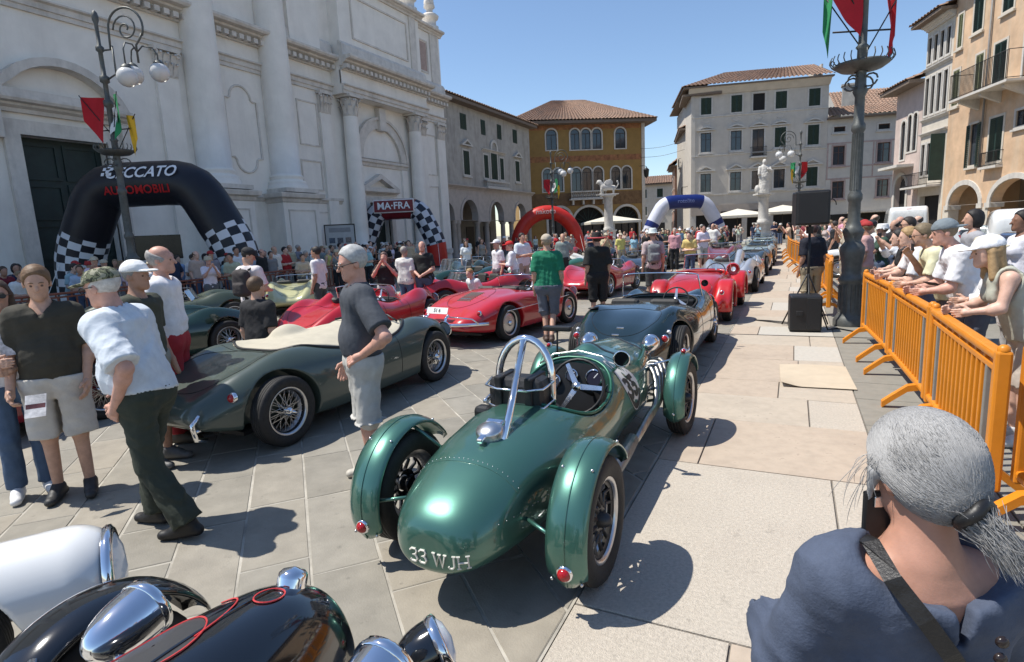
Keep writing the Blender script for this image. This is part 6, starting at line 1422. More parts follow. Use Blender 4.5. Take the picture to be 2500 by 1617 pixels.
def street_lamp(label,loc,rz,s=1.,ring=5.2,flags=None,group='ornate street lamps',lod=1):
    t=thing('street_lamp',label,'street lamp',(loc[0],loc[1],0),rz,group); n=20
    pr=[(.36,0),(.36,.12),(.30,.2),(.26,.26),(.24,.9),(.27,.95),(.29,1.0),(.24,1.05),(.21,1.12),(.22,1.3),(.27,1.55),(.27,1.68),(.2,1.76),(.17,1.8),(.22,1.95),(.24,2.02),(.17,2.1),(.135,2.2),(.13,2.6),(.16,2.66),(.16,2.75),(.12,2.82),(.115,4.0),(.15,4.05),(.15,4.15),(.11,4.2),(.105,ring-.5),(.16,ring-.4),(.12,ring-.3),(.11,ring),(.10,ring+.4),(.14,ring+.45),(.09,ring+.5),(.085,ring+1.4),(.15,ring+1.45),(.15,ring+1.6),(.08,ring+1.65),(.075,ring+2.1),(.15,ring+2.15),(.15,ring+2.3),(.075,ring+2.35),(.07,ring+3.0),(.13,ring+3.05),(.13,ring+3.15),(.06,ring+3.2),(.06,ring+3.8),(.10,ring+3.9),(.11,ring+4.0),(.08,ring+4.12),(0,ring+4.2)]
    MB().lathe([(r_*.87,z_) for r_,z_ in pr],n).build('post',CAST,t)
    fl=MB()
    for k in range(16):
        a=2*math.pi*k/16; fl.tube([(.103*math.cos(a),.103*math.sin(a),2.85),(.098*math.cos(a),.098*math.sin(a),3.98)],.011,5)
        fl.tube([(.215*math.cos(a),.215*math.sin(a),.3),(.212*math.cos(a),.212*math.sin(a),.88)],.018,5)
    tag(fl.build('fluting',CAST,t),kind='stuff')
    # flower-basket ring
    rg=MB().lathe([(.12,ring-.02),(.38,ring+.02),(.5,ring+.1),(.5,ring+.14),(.38,ring+.06),(.12,ring+.03)],28).build('basket_ring',CAST,t); q=MB()
    for k in range(26):
        a=2*math.pi*k/26; c,s_=math.cos(a),math.sin(a); q.tube([((.48+.02*i+.05*math.sin(i*.9))*c,(.48+.02*i+.05*math.sin(i*.9))*s_,ring+.1+.05*i) for i in range(5)]+[((.54)*c,(.54)*s_,ring+.30)],.011,5)
    q.build('basket_scrolls',CAST,rg)
    for k in range(4):
        a=math.pi/2*k+.4; c,s_=math.cos(a),math.sin(a); MB().tube([((.13+.02*math.cos(u)*6*.8)*c*1.6,(.13+.02*math.cos(u)*6*.8)*s_*1.6,ring-.22+.12*math.sin(u)) for u in[i*.6 for i in range(11)]],.018,6).build('bracket_scroll',CAST,rg)
    # crook arm with scroll and three globes
    P=[(.0,0,ring+3.05),(.35,0,ring+3.05),(.38,0,ring+3.5)]+[(.95+.57*math.cos(a),0,ring+3.6+.57*math.sin(a)) for a in[math.pi-math.pi*1.15*i/16 for i in range(17)]]
    arm=MB().tube(P,.032,8).build('crook_arm',CAST,t); MB().tube([(.08,0,ring+2.2),(.42,0,ring+2.35),(.42,0,ring+3.15)],.028,8).build('arm_strut',CAST,arm)
    MB().tube(spiral((.95,0,ring+3.58),.42,1.6,1.),.024,7).build('scroll',CAST,arm)
    ex,ez=1.22,ring+3.1; MB().tube([(1.46,0,ring+3.4),(1.36,0,ring+3.25),(ex,0,ez),(ex,0,ez-.5)],.03,8).build('drop_stem',CAST,arm)
    for k in range(3):
        a=2*math.pi*k/3+.5; c,s_=math.cos(a),math.sin(a); ln=.52; gz=ez-.75-(.28 if k==2 else 0)
        g=MB().tube([(ex,0,ez-.2),(ex+.3*ln*c,.3*ln*s_,ez-.02),(ex+.8*ln*c,.8*ln*s_,ez-.05),(ex+ln*c,ln*s_,ez-.25),(ex+ln*c,ln*s_,gz+.34)],.022,7).build('lamp_branch',CAST,arm)
        MB().lathe([(.05,.36),(.13,.30),(.15,.25)],16,(ex+ln*c,ln*s_,gz)).build('globe_cap',CAST,g)
        MB().sph((ex+ln*c,ln*s_,gz),.28,24).build('globe',GLOBE,g)
    if True:
        fz=ring+1.15; MB().tube([(-.55,0,ring+.75),(.6,0,ring+.75)],.018,7).build('flag_bracket',IRON,t)
        for k,(an,m,dz,w_) in enumerate(flags or ((R(205),FR_,0,.62),(R(330),FG_,0,.42),(R(330),FW_,0,.0),(R(10),FY_,-.55,.22))):
            pole=MB().tube([(0,0,ring+.55+dz),(.75*math.cos(an),.75*math.sin(an),ring+1.75+dz)],.013,6).build('flag_pole',IRON,t)
            T=Matrix.Translation((.72*math.cos(an),.72*math.sin(an),ring+1.7+dz))@Matrix.Rotation(an+math.pi,4,'Z')
            if w_: flag_cloth(pole,T,w_,1.15,m,k*1.7)
            else: flag_cloth(pole,Matrix.Translation((.5*math.cos(an),.5*math.sin(an),ring+1.35))@Matrix.Rotation(an+math.pi,4,'Z'),.5,.6,FW_,2.)
    if s!=1: t.scale=(s,s,s)
    return t
street_lamp('grey ornate lamp post with three globes and flags before the church door',at(322,620,15.4).to_2d(),R(18),.84,5.2)
street_lamp('thick fluted lamp post beside the orange barriers with red flags',(.90,11.35),R(205),.80,5.2,((R(12),FR_,.30,.72),(R(-25),FG_,-.15,.16),(R(190),FR_,-.35,.22)))
street_lamp('distant lamp post with globes and flag in front of the ochre palace',at(1352,600,44).to_2d(),R(10),.84,5.2)
street_lamp('distant lamp post with globes and flag behind the tall black loudspeaker',at(1948,560,40).to_2d(),R(195),.84,5.2)
# ---------------- inflatable arches ----------------
def arch_pts(w,h,kind,n=40):
    if kind=='round':
        return [(w/2*math.cos(math.pi-math.pi*i/n),0,h*math.sin(math.pi-math.pi*i/n)**.85 if 0<i<n else 0) for i in range(n+1)]
    b=[(-w/2,0),(-w/2*.97,h*.42),(-w/2*.56,h*.97),(w/2*.56,h*.97),(w/2*.97,h*.42),(w/2,0)]; P=[]
    for (a,c) in zip(b[:-1],b[1:]):
        for i in range(n//5): s=i/(n//5); P.append((a[0]+(c[0]-a[0])*s,0,a[1]+(c[1]-a[1])*s))
    P.append((b[-1][0],0,b[-1][1])); Q=[Vector(p) for p in P]
    for _ in range(3): Q=[Q[0]]+[(Q[i-1]+Q[i]*2+Q[i+1])/4 for i in range(1,len(Q)-1)]+[Q[-1]]
    return Q
def checker(key,a,b,sc,rot=0.):
    if key in MC: return MC[key]
    m=mat(key,a,.45,var=.05); n=m.node_tree.nodes; L=m.node_tree.links; uv=n.new('ShaderNodeUVMap'); mp=n.new('ShaderNodeMapping'); mp.inputs['Scale'].default_value=(sc[0],sc[1],1); mp.inputs['Rotation'].default_value=(0,0,rot); L.new(uv.outputs[0],mp.inputs[0])
    c=n.new('ShaderNodeTexChecker'); c.inputs['Scale'].default_value=1; c.inputs[1].default_value=(*a,1); c.inputs[2].default_value=(*b,1); L.new(mp.outputs[0],c.inputs[0]); L.new(c.outputs[0],n['Principled BSDF'].inputs['Base Color']); return m
def inflatable(label,c,rz,w,h,r,kind,segs,texts=(),group='inflatable event arches'):
    """segs: list of (t0,t1,material) along the tube"""
    t=thing('inflatable_arch',label,'arch',(c[0],c[1],0),rz,group); P=[Vector(p) for p in arch_pts(w-2*r,h-r,kind)]; m=len(P); n=20
    cum=[0]
    for i in range(1,m): cum.append(cum[-1]+(P[i]-P[i-1]).length)
    tot=cum[-1]; body=None
    for (t0,t1,mt) in segs:
        S=[];k=max(4,int((t1-t0)*44)); 
        for i in range(k+1):
            d=(t0+(t1-t0)*i/k)*tot; j=min(m-2,max(0,np.searchsorted(cum,d)-1)); f=(d-cum[j])/max(1e-6,cum[j+1]-cum[j]); S.append((P[j].lerp(P[j+1],f),(P[j+1]-P[max(0,j)]).normalized(),d))
        V=[];F=[];UV=[]
        for p,tg,d in S:
            bb=Vector((0,1,0)); nn=tg.cross(bb).normalized()
            for q in range(n): a=2*math.pi*q/n; rr=r*(1-.018*abs(math.sin(d*4.2))); V.append(p+(nn*math.cos(a)+bb*math.sin(a))*rr)
        for i in range(k):
            for q in range(n): F.append((i*n+q,i*n+(q+1)%n,(i+1)*n+(q+1)%n,(i+1)*n+q))
        me=MB().add(V,F,True).mesh('tube_section',mt); uv=me.uv_layers.new(name='UVMap'); fi=0
        for i in range(k):
            for q in range(n):
                for (ii,qq) in((i,q),(i,q+1),(i+1,q+1),(i+1,q)): uv.data[fi].uv=(qq/n,S[ii][2]/tot); fi+=1
        o=link('tube_section',me,t)
    for (txt,size,z,m_,shear,yo,x0) in texts:
        V,F=textmesh(txt,size,shear,bold=size*.02); zt=P[m//2].z
        VV=[]
        for x,zz,_ in V:
            v=max(-.98,min(.98,(z+zz)/r)); VV.append((x+x0,-(math.sqrt(1-v*v)*r+.015),zt+v*r))
        MB().add(VV,F).build('lettering',m_,t)
    for s in(-1,1): MB().tube([(s*(w/2-r),0,h*.55),(s*(w/2-r)+s*.3,-1.6,.02)],.012,5).build('guy_rope',FW_,t); MB().lathe([(r*1.08,.0),(r*1.1,.05),(r*1.0,.1)],20,(s*(w/2-r),0,0)).build('foot',blk,t)
    return t
NAVY=mat('black_nylon',(.010,.010,.016),.42,var=.15,vs=2,bump=.15,bs=6); CHK=checker('checker_nylon',(.012,.013,.02),(.62,.64,.68),(12,44)); DIA=checker('diamond_checker_nylon',(.012,.015,.03),(.55,.57,.62),(9,26),R(0))
REDN=mat('red_nylon',(.50,.022,.012),.4,var=.12,vs=2,bump=.12,bs=6); BURG=mat('burgundy_nylon',(.16,.008,.016),.4,var=.1,vs=2,bump=.1,bs=6); BLU=mat('blue_nylon',(.006,.018,.13),.4,var=.1,vs=2,bump=.1,bs=6); WHN=mat('white_nylon',(.55,.57,.66),.45,var=.06,vs=2,bump=.1,bs=6)
wl=mat('arch_lettering_white',(.72,.74,.78),.5); rl=mat('arch_lettering_red',(.45,.01,.015),.5)
a,b=at(190,640,20.2),at(585,620,20.2); c=(a+b)/2
inflatable('black inflatable arch with chequered feet and white lettering before the church',c,math.atan2(b.y-a.y,b.x-a.x),7.2,5.05,.76,'poly',[(0,.22,CHK),(.22,.78,NAVY),(.78,1,CHK)],[('CECCATO',.50,.30,wl,.25,0,.22),('AUTOMOBILI',.37,-.26,rl,.12,0,.02)])
at_=inflatable.__doc__
tt=[o for o in bpy.data.objects if o.name.startswith('inflatable_arch')][-1]
mb=MB()
for i in range(3):
    for j in range(4):
        if (i+j)%2==0: v=(.10+j*.085)/.76; mb.add([(-1.05+i*.12+.03*j,-(math.sqrt(1-v*v)*.76+.016),4.29+v*.76),(-.95+i*.12+.03*j,-(math.sqrt(1-v*v)*.76+.016),4.29+v*.76),(-.93+i*.12+.03*j,-(math.sqrt(1-(v+.13)**2)*.76+.016),4.29+(v+.13)*.76),(-1.03+i*.12+.03*j,-(math.sqrt(1-(v+.13)**2)*.76+.016),4.29+(v+.13)*.76)],[(0,1,2,3)])
tt=tt; mb.build('chequer_mark',wl,tt)
a,b=at(890,630,37.5),at(1070,620,37.5); c=(a+b)/2
t=inflatable('burgundy and chequered inflatable arch with a rounded name panel by the side door',c,math.atan2(b.y-a.y,b.x-a.x),6.1,4.6,.66,'poly',[(0,.14,REDN),(.14,.40,DIA),(.40,.60,BURG),(.60,.86,DIA),(.86,1,REDN)])
pb_=MB().bbox((-1.4,-.80,3.56),(1.2,-.66,4.40),.3); pnl=pb_.build('name_panel',mat('panel_white',(.70,.68,.68),.5),t); MB().bbox((-1.33,-.84,3.63),(1.13,-.79,4.33),.26).build('panel_field',BURG,pnl)
V,F=textmesh('MA·FRA',.60,0,.012); MB().add([(x-.10,-.855,3.98+z) for x,z,_ in V],F).build('panel_lettering',wl,pnl)
a,b=at(1262,600,51),at(1412,590,51); c=(a+b)/2
inflatable('plain red rounded inflatable arch in front of the ochre palace',c,math.atan2(b.y-a.y,b.x-a.x),6.7,4.25,.62,'round',[(0,1,REDN)],[('nakoto',.62,.06,mat('arch_lettering_pink',(.70,.45,.42),.5),0,0,-.1)])
a,b=at(1588,580,50),at(1752,570,50); c=(a+b)/2
inflatable('blue and white inflatable arch at the end of the car rows',c,math.atan2(b.y-a.y,b.x-a.x),7.4,4.65,.60,'poly',[(0,.16,WHN),(.16,.20,BLU),(.20,.37,WHN),(.37,.63,BLU),(.63,.80,WHN),(.80,.84,BLU),(.84,1,WHN)],[('rotolito',.46,.04,mat('arch_lettering_blue',(.16,.20,.42),.5),0,0,0)])
# ---------------- columns with statues ----------------
WST=mat('weathered_istrian_stone',(.55,.53,.49),.8,var=.14,vs=3,bump=.2,bs=20,stain=.5,dirt=(.22,.21,.19))
def stone_column(label,c,hgt,kind):
    t=thing('statue_column',label,'statue',(c.x,c.y,0),R(20),None)
    for k in range(3): MB().box((-1.6+.3*k,-1.6+.3*k,.2*k),(1.6-.3*k,1.6-.3*k,.2*k+.2)).build('step',WST,t)
    MB().box((-.62,-.62,.6),(.62,.62,1.7)).box((-.72,-.72,1.7),(.72,.72,1.85)).build('plinth',WST,t)
    MB().lathe([(.5,1.85),(.52,2.0),(.44,2.1),(.43,2.2),(.40,hgt-.5),(.46,hgt-.42),(.42,hgt-.36),(.6,hgt-.12)],20).build('shaft',WST,t)
    MB().box((-.72,-.72,hgt-.12),(.72,.72,hgt)).build('abacus',WST,t)
    if kind=='saint': 
        s=statue(0,0,hgt,2.9,'saint_figure',t,WST,2); MB().sph((-.55,.0,hgt+.35),(.25,.2,.4),10).build('lamb',WST,t)
    else:
        def fn(p):
            q=p-np.array((0,0,hgt)); d=cap(q,(-.55,0,.62),(.45,0,.72),.24,.30); d=smin(d,cap(q,(.45,0,.75),(.72,0,1.15),.24,.2),.1); d=smin(d,ell(q,(.82,0,1.22),(.24,.19,.21)),.06); d=smin(d,cap(q,(.95,0,1.15),(1.05,0,1.12),.1,.08),.04)
            for x,y in((-.55,-.16),(-.5,.16),(.5,-.16),(.62,.16)): d=smin(d,cap(q,(x,y,.55),(x+.02,y,.05),.11,.07),.05); d=smin(d,cap(q,(x+.02,y,.05),(x+.16,y,.05),.07,.06),.03)
            for y in(-1,1): d=smin(d,ell(q,(-.05,y*.24,1.05),(.42,.05,.36)),.05)
            d=smin(d,cap(q,(-.78,0,.6),(-1.0,0,.95),.05,.05),.05); d=smin(d,cap(q,(-1.0,0,.95),(-.9,0,1.2),.05,.08),.04); return np.maximum(d,-q[:,2])+folds(q,.02,3,.25)
        V,F=surfnet(fn,(-1.2,-.5,hgt),(1.2,.5,hgt+1.6),.035); link('winged_lion',npmesh('winged_lion',V,F,WST),t); MB().box((-1.0,-.45,hgt-.0),(1.1,.45,hgt+.06)).build('lion_base',WST,t)
    return t
stone_column('stone column carrying a winged lion in front of the ochre palace',at(1487,590,56),5.2,'lion').rotation_euler=(0,0,R(200))
stone_column('stone column carrying a robed saint before the cream palazzo',at(1862,590,51),4.35,'saint')
# ---------------- orange barriers ----------------
OBM=mat('orange_plastic',(.62,.215,.012),.42,var=.12,vs=3,bump=.1,bs=30,stain=.4,dirt=(.40,.17,.05)); OGR=mat('grey_strip',(.22,.21,.19),.6); BRN_=mat('faded_red_barrier',(.22,.07,.04),.6,var=.2,vs=4)
BM={}
def barrier_meshes(m,Lb):
    k=(m.name,Lb)
    if k not in BM:
        h=1.02
        fr=MB(); fr.bbox((-Lb/2,-.04,h-.055),(Lb/2,.04,h),.02); fr.bbox((-Lb/2+.02,-.02,h-.13),(Lb/2-.02,.02,h-.09),.008); fr.bbox((-Lb/2,-.035,.21),(Lb/2,.035,.27),.02)
        for k_ in range(9): fr.bbox((-Lb/2+.1+(Lb-.2)*k_/8-.015,-.015,h-.10),(-Lb/2+.1+(Lb-.2)*k_/8+.015,.015,h-.04),.005)
        for s in(-1,1): fr.bbox((s*Lb/2-.035,-.04,.18),(s*Lb/2+.035,.04,h+.01),.015); fr.lathe([(.032,h+.01),(.032,h+.03),(.015,h+.045),(0,h+.047)],12,(s*Lb/2,0,0))
        slat=MB().bbox((-.0155,-.018,.26),(.0155,.018,h-.12),.006); strip=MB().bbox((-.018,-.022,.26),(.018,.022,h-.12),.006)
        ft=MB(); P=[(0,0,.22),(0,.1,.20),(0,.22,.10),(0,.30,.03)]; P2=[(0,-q[1],q[2]) for q in P[::-1]]
        for PP in(P,P2):
            rings=[]
            for q in PP: rings.append([(q[0]-.035,q[1],q[2]-.03),(q[0]+.035,q[1],q[2]-.03),(q[0]+.035,q[1],q[2]+.03),(q[0]-.035,q[1],q[2]+.03)])
            ft.loft(rings,True,True,False)
        BM[k]=(fr.mesh('barrier_frame',m),slat.mesh('slat',m),strip.mesh('reflective_strip',OGR),ft.mesh('foot',m))
    return BM[k]
def barrier(label,a,b,m=None,group='orange crowd barriers along the walkway',slats=True,ns=15):
    m=m or OBM; a=Vector(a); b=Vector(b); Lb=round((b-a).length,2); fr,sl,st_,ft=barrier_meshes(m,Lb); c=(a+b)/2
    t=thing('crowd_barrier',label,'barrier',(c.x,c.y,0),math.atan2(b.y-a.y,b.x-a.x),group)
    link('barrier_frame',fr,t)
    for s in(-1,1): link('foot',ft,t,loc=(s*(Lb/2-.28),0,0))
    for k in range(ns):
        x=-Lb/2+.05+(Lb-.1)*(k+.5)/ns
        link('reflective_strip' if k in(1,ns-2) else 'slat',st_ if k in(1,ns-2) else sl,t,loc=(x,0,0))
    return t
def chain(pts,labels,**k):
    for (a,b),l in zip(zip(pts[:-1],pts[1:]),labels):
        a=Vector(a);b=Vector(b);d=(b-a).normalized()*.06; barrier(l,a+d,b-d,**k)
barrier('orange plastic barrier nearest the camera at the right edge',(1.42,2.35),(1.28,4.28))
chain([(1.10,4.05),(1.12,6.05),(1.08,8.05),(.98,10.0)],['orange plastic barrier under the arms of the woman in the white cap','orange plastic barrier under the hands of the man in the backward cap','orange plastic barrier next to the foot of the thick lamp post'])
chain([(.62,12.2),(.75,14.2),(.70,16.2),(.62,18.2),(.52,20.2)],['orange barrier just behind the thick lamp post','orange barrier beside the man in the navy shirt','orange barrier second beyond the navy-shirted man','orange barrier third beyond the navy-shirted man'],ns=12)
chain([(.45,20.4),(.3,23),(.1,25.6),(-.1,28.2),(-.2,31),(-.25,34),(-.3,37),(-.3,40)],['orange barrier in the far line beside the queue, number %s counted from the lamp post'%w_ for w_ in('five','six','seven','eight','nine','ten','eleven')],ns=8)
pts=[(-14.8,3.0),(-15.0,6.0),(-15.2,9.0),(-15.4,12.0),(-15.6,15.0),(-16,18),(-16.4,21),(-16.8,24)]
chain(pts,['rust red barrier before the church, %s from the left'%w_ for w_ in('first','second','third','fourth','fifth','sixth','seventh')],m=BRN_,group='rust red barriers before the church',ns=14)
# ---------------- loudspeakers ----------------
GRL=mat('speaker_grille',(.012,.012,.013),.55,bump=.6,bs=600)
t=thing('stage_speaker','black loudspeaker box standing on the pale walkway','loudspeaker',(.21,10.72,0),R(4)); MB().bbox((-.25,-.24,.02),(.23,.24,.60),.03).build('cabinet',blk,t); MB().bbox((-.0,-.252,.05),(.21,-.238,.57),.01).build('grille',GRL,t); MB().bbox((-.16,-.262,.27),(-.05,-.238,.36),.01).build('handle_recess',GRL,t); MB().box((-.24,-.2,0),(.22,.2,.02)).build('rubber_feet',rubber,t)
t=thing('pole_speaker','tall black loudspeaker raised on a pole above the navy-shirted man','loudspeaker',(.24,11.0,0),R(8)); MB().tube([(0,0,.55),(0,0,1.75)],.022,10).build('pole',blk,t); MB().bbox((-.255,-.24,1.74),(.255,.24,2.30),.03).build('cabinet',blk,t); MB().bbox((-.225,-.255,1.77),(.225,-.235,2.27),.012).build('grille',GRL,t); MB().lathe([(.05,1.6),(.06,1.62),(.06,1.72)],12).build('pole_mount',blk,t)
for k in range(3):
    a=2*math.pi*k/3+.5; MB().tube([(0,0,.95),(.42*math.cos(a),.42*math.sin(a),.02)],.013,7).build('tripod_leg',blk,t); MB().tube([(0,0,.62),(.22*math.cos(a),.22*math.sin(a),.47)],.01,6).build('tripod_brace',blk,t)
MB().tube([(.3+.07*math.cos(u),-.05,2.05+.1*math.sin(u)) for u in[i*.5 for i in range(10)]],.008,6).build('cable_loop',blk,t)
tag(MB().tube([(.45,10.8,.3),(.55,10.7,.02),(.7,10.9,.012),(.95,10.6,.012),(1.3,10.9,.012),(2.,10.6,.012)],.012,6).build('speaker_cable',blk),'black cable trailing from the floor loudspeaker to the barrier','cable')
tag(MB().tube([(-.62,11.65,.012),(-.3,11.45,.012),(-.02,11.15,.03)],.010,6).tube([(-.62,11.65,.012),(-.35,11.6,.012),(-.02,11.3,.03)],.010,6).build('speaker_cable',blk),'black cable loop lying left of the floor loudspeaker','cable')
# cardboard sheet
t=thing('cardboard_sheet','beige cardboard sheet lying on the pale walkway','sheet',(.27,7.45,0),R(3)); V=[];F=[];n=14
for i in range(n+1):
    for j in range(n+1):
        u,v=i/n,j/n; V.append((-.37+.74*u+(.02*(v-.5)),-.55+1.08*v,.014+.05*max(0,.25-u)*max(0,.4-v)*9+.012*math.sin(u*3)*v))
for i in range(n):
    for j in range(n): F.append((i*(n+1)+j,(i+1)*(n+1)+j,(i+1)*(n+1)+j+1,i*(n+1)+j+1))
V2=V+[(x,y_,z-.006) for x,y_,z in V]; F2=F+[tuple(k+(n+1)**2 for k in f[::-1]) for f in F]
MB().add(V2,F2,True).build('sheet',mat('cardboard',(.50,.42,.31),.8,var=.06,vs=5),t); MB().box((-.36,-.50,.004),(.34,.48,.010)).build('under_sheet',mat('white_board',(.66,.66,.64),.7),t)
# screen and poster by the church
c=at(388,602,21.5); t=thing('video_screen','black flat screen on a stand before the church wall','screen',(c.x,c.y,0),R(52)); MB().bbox((-.75,-.04,1.55),(.75,.04,2.45),.02).build('panel',mat('screen_black',(.012,.012,.014),.2),t); MB().tube([(0,0,0),(0,0,1.55)],.03,8).build('stand_post',blk,t); MB().box((-.4,-.3,0),(.4,.3,.03)).build('stand_base',blk,t)
c=at(833,600,33); t=thing('poster_board','framed notice board with small photographs left of the chequered arch','notice board',(c.x,c.y,0),R(40)); MB().bbox((-.85,-.03,.5),(.85,.03,2.9),.02).build('board',mat('poster_grey',(.42,.42,.42),.6,var=.08,vs=6),t)
for i in range(3):
    for j in range(3): MB().box((-.62+.45*i,-.045,1.0+.42*j),(-.3+.45*i,-.032,1.3+.42*j)).build('photograph',mat('photo_%d'%((i+j)%3),[(.10,.10,.12),(.2,.16,.15),(.07,.09,.13)][(i+j)%3],.5,var=.5,vs=15),t)
Fac.bars(None,-.85,.85,.5,2.9,.06,-.05,-.03).build('frame',blk,t); MB().box((-.6,-.042,2.45),(.6,-.032,2.7)).build('heading_band',mat('poster_heading',(.25,.25,.26),.6),t)
for s in(-.7,.7): MB().box((s-.04,-.03,0),(s+.04,.03,.5)).build('leg',blk,t)
# parasols of the cafes
PAR=mat('cream_canvas',(.62,.58,.49),.8,var=.06,vs=3)
def parasol(label,c,r=2.0,h=2.5,rz=0):
    t=thing('parasol',label,'parasol',(c.x,c.y,0),rz,'cafe parasols'); MB().tube([(0,0,0),(0,0,h+.6)],.035,8).build('pole',W_FRAME,t); MB().box((-.35,-.35,0),(.35,.35,.08)).build('base',STONE,t)
    A=[(r*s1,r*s2,h) for s1,s2 in((-1,-1),(1,-1),(1,1),(-1,1))]; V=A+[(x,y_,h-.22) for x,y_,_ in A]+[(0,0,h+.65)]; MB().add(V,[(0,1,8),(1,2,8),(2,3,8),(3,0,8),(4,5,1,0),(5,6,2,1),(6,7,3,2),(7,4,0,3)]).build('canopy',PAR,t)
    q=MB(); [q.tube([(0,0,h+.6),(x*.97,y_*.97,h-.02)],.015,5) for x,y_,_ in A]; q.build('ribs',W_FRAME,t)
parasol('cream cafe parasol left of the saint column',at(1800,540,55),2.4,2.6,R(16)); parasol('cream cafe parasol right of the saint column',at(1910,530,55),2.4,2.75,R(16)); parasol('cream cafe parasol below the lion column',at(1490,560,60),2.6,2.7,R(30))
# wall lantern and overhead wires by the ochre palace corner
c=at(1578,420,66); t=thing('wall_lantern','dark hanging lantern on the corner of the ochre palace','lantern',(c.x,c.y,c.z-.6),0); MB().lathe([(0,-.1),(.12,0),(.26,.15),(.32,.75),(.36,.8),(.18,1.0),(.06,1.1),(.05,1.2)],8).build('lantern_body',IRON,t); MB().tube([(0,0,1.2),(-.3,.2,1.35),(-.9,.4,1.35)],.03,6).build('lantern_bracket',IRON,t)
for i,(z0,lb) in enumerate(((11.3,'upper overhead wire crossing the narrow lane'),(10.3,'lower overhead wire crossing the narrow lane'))):
    a=Vector((-16.9,71.5,z0)); b=Vector((-11.5,70,z0+.2)); tag(MB().tube([a.lerp(b,s)-Vector((0,0,.25*math.sin(math.pi*s))) for s in[k/10 for k in range(11)]],.02,5).build('overhead_wire',IRON),lb,'wire')
# ---------------- parked vans and cars on the right ----------------
def boxcar(nm,label,loc,rz,L,Wd,H,colr,hood,rear=.05,cat='van',glassback=False,belt=.95,group=None,h=.03):
    t=thing(nm,label,cat,(loc[0],loc[1],0),rz,group); m=paint('paint_%.3f_%.3f_%.3f_%.1f'%(*colr,.3),colr,0,.3)
    top=cubic([-L/2,-L/2+.03,-L/2+.4,L/2-hood-.9,L/2-hood,L/2-hood+.3,L/2-.25,L/2],[H*.86,H*.90,H,H*.99,H*.62,H*.58,H*.48,H*.32] if not glassback else [belt*.95,belt,H,H*.99,belt,belt*.98,belt*.85,belt*.6])
    def fn(p):
        x,y,z=p[:,0],p[:,1],p[:,2]; W=Wd/2*(1-.10*np.clip((z-belt)/(H-belt),0,1.2)**1.3-.10*np.clip((np.abs(y)-L/2+.5)/.5,0,1)**2); f=smax((z-top(y))*.7,np.abs(x)-W,.14); f=smax(f,np.abs(y)-L/2,.12); f=smax(f,.22-z,.06)
        for yw in(-L/2+.85,L/2-.85): c=np.hypot(y-yw,z-.31)-.38; f=smax(f,-np.maximum(c,Wd/2-.3-np.abs(x)),.02)
        return f
    V,F=surfnet(fn,(-Wd/2-.05,-L/2-.05,.15),(Wd/2+.05,L/2+.05,H+.1),h,slack=2.2); link('body',npmesh('body',V,F,m),t)
    for x in(-1,1):
        for y in(-L/2+.85,L/2-.85): wheel(t,x*(Wd/2-.13),y,.31,.2,.2,'disc')
    gm_=mat('tinted_glass',(.02,.025,.03),.05,spec=.9)
    def patch(P,d,nm_,m_,k=8):
        A,B,Cc,D=[Vector(q) for q in P]; rows=[]
        for i in range(k+1): rows.append(onsurf(fn,[tuple(A.lerp(B,j/k).lerp(D.lerp(Cc,j/k),i/k)) for j in range(k+1)],d,t1=4,lift=.008))
        if all(q for r_ in rows for q in r_): return MB().loft(rows,False,False).build(nm_,m_,t)
    w2=Wd/2
    patch([(-w2*.72,-L,belt+.08),(w2*.72,-L,belt+.08),(w2*.66,-L,H-.22),(-w2*.66,-L,H-.22)],(0,1,0),'rear_window',gm_ if (glassback or colr[0]<.3) else mat('van_panel',tuple(c*.93 for c in colr),.35),10)
    for s in(-1,1):
        if glassback: patch([(s*3,-L*.28,belt+.06),(s*3,L*.16,belt+.06),(s*3,L*.06,H-.12),(s*3,-L*.24,H-.12)],(-s,0,0),'side_window',gm_)
        else: patch([(s*3,L/2-hood-1.2,belt+.1),(s*3,L/2-hood-.25,belt+.1),(s*3,L/2-hood-.5,H-.25),(s*3,L/2-hood-1.2,H-.25)],(-s,0,0),'side_window',gm_)
        patch([(s*(w2-.20),-L,.78),(s*(w2-.06),-L,.78),(s*(w2-.08),-L,1.22),(s*(w2-.19),-L,1.22)],(0,1,0),'tail_light',RED,5)
        seam(fn,[(s*3,-L/2+1.6,z_) for z_ in np.linspace(.4,H-.2,20)],(-s,0,0),t,r=.006,t1=4)
    patch([(-w2*.7,L,belt+.1),(w2*.7,L,belt+.1),(w2*.62,L,H-.12),(-w2*.62,L,H-.12)],(0,-1,0),'windscreen',gm_)
    seam(fn,[(0,-L,z_) for z_ in np.linspace(.5,H-.2,24)],(0,1,0),t,r=.006,t1=4); MB().bbox((-w2+.05,-L/2-.04,.34),(w2-.05,-L/2+.1,.52),.03).build('rear_bumper',blk,t)
    plate(t,(0,-L/2-.06,.68),0,None,.5,.11); MB().tube([p for p in onsurf(fn,[(x,-L,H-.14) for x in np.linspace(-.12,.12,5)],(0,1,0),t1=4) if p],.02,6).build('brake_light',RED,t)
    return t
c=at(2218,560,33); boxcar('white_van','tall white van parked before the small white house',(c.x,c.y+1.5),R(-4),5.0,2.0,2.32,(.66,.67,.66),.7,h=.04)
c=at(2440,600,13.2); boxcar('white_van','white compact van behind the people at the right edge',(c.x+1.0,c.y+1.6),R(-12),4.3,1.85,1.86,(.68,.68,.66),1.0,h=.03)
c=at(2500,610,8.6); boxcar('blue_car','dark blue estate car behind the woman in the white cap',(c.x+.9,c.y+1.5),R(2),4.3,1.75,1.47,(.01,.022,.075),1.0,cat='car',glassback=True,belt=.9,h=.025)
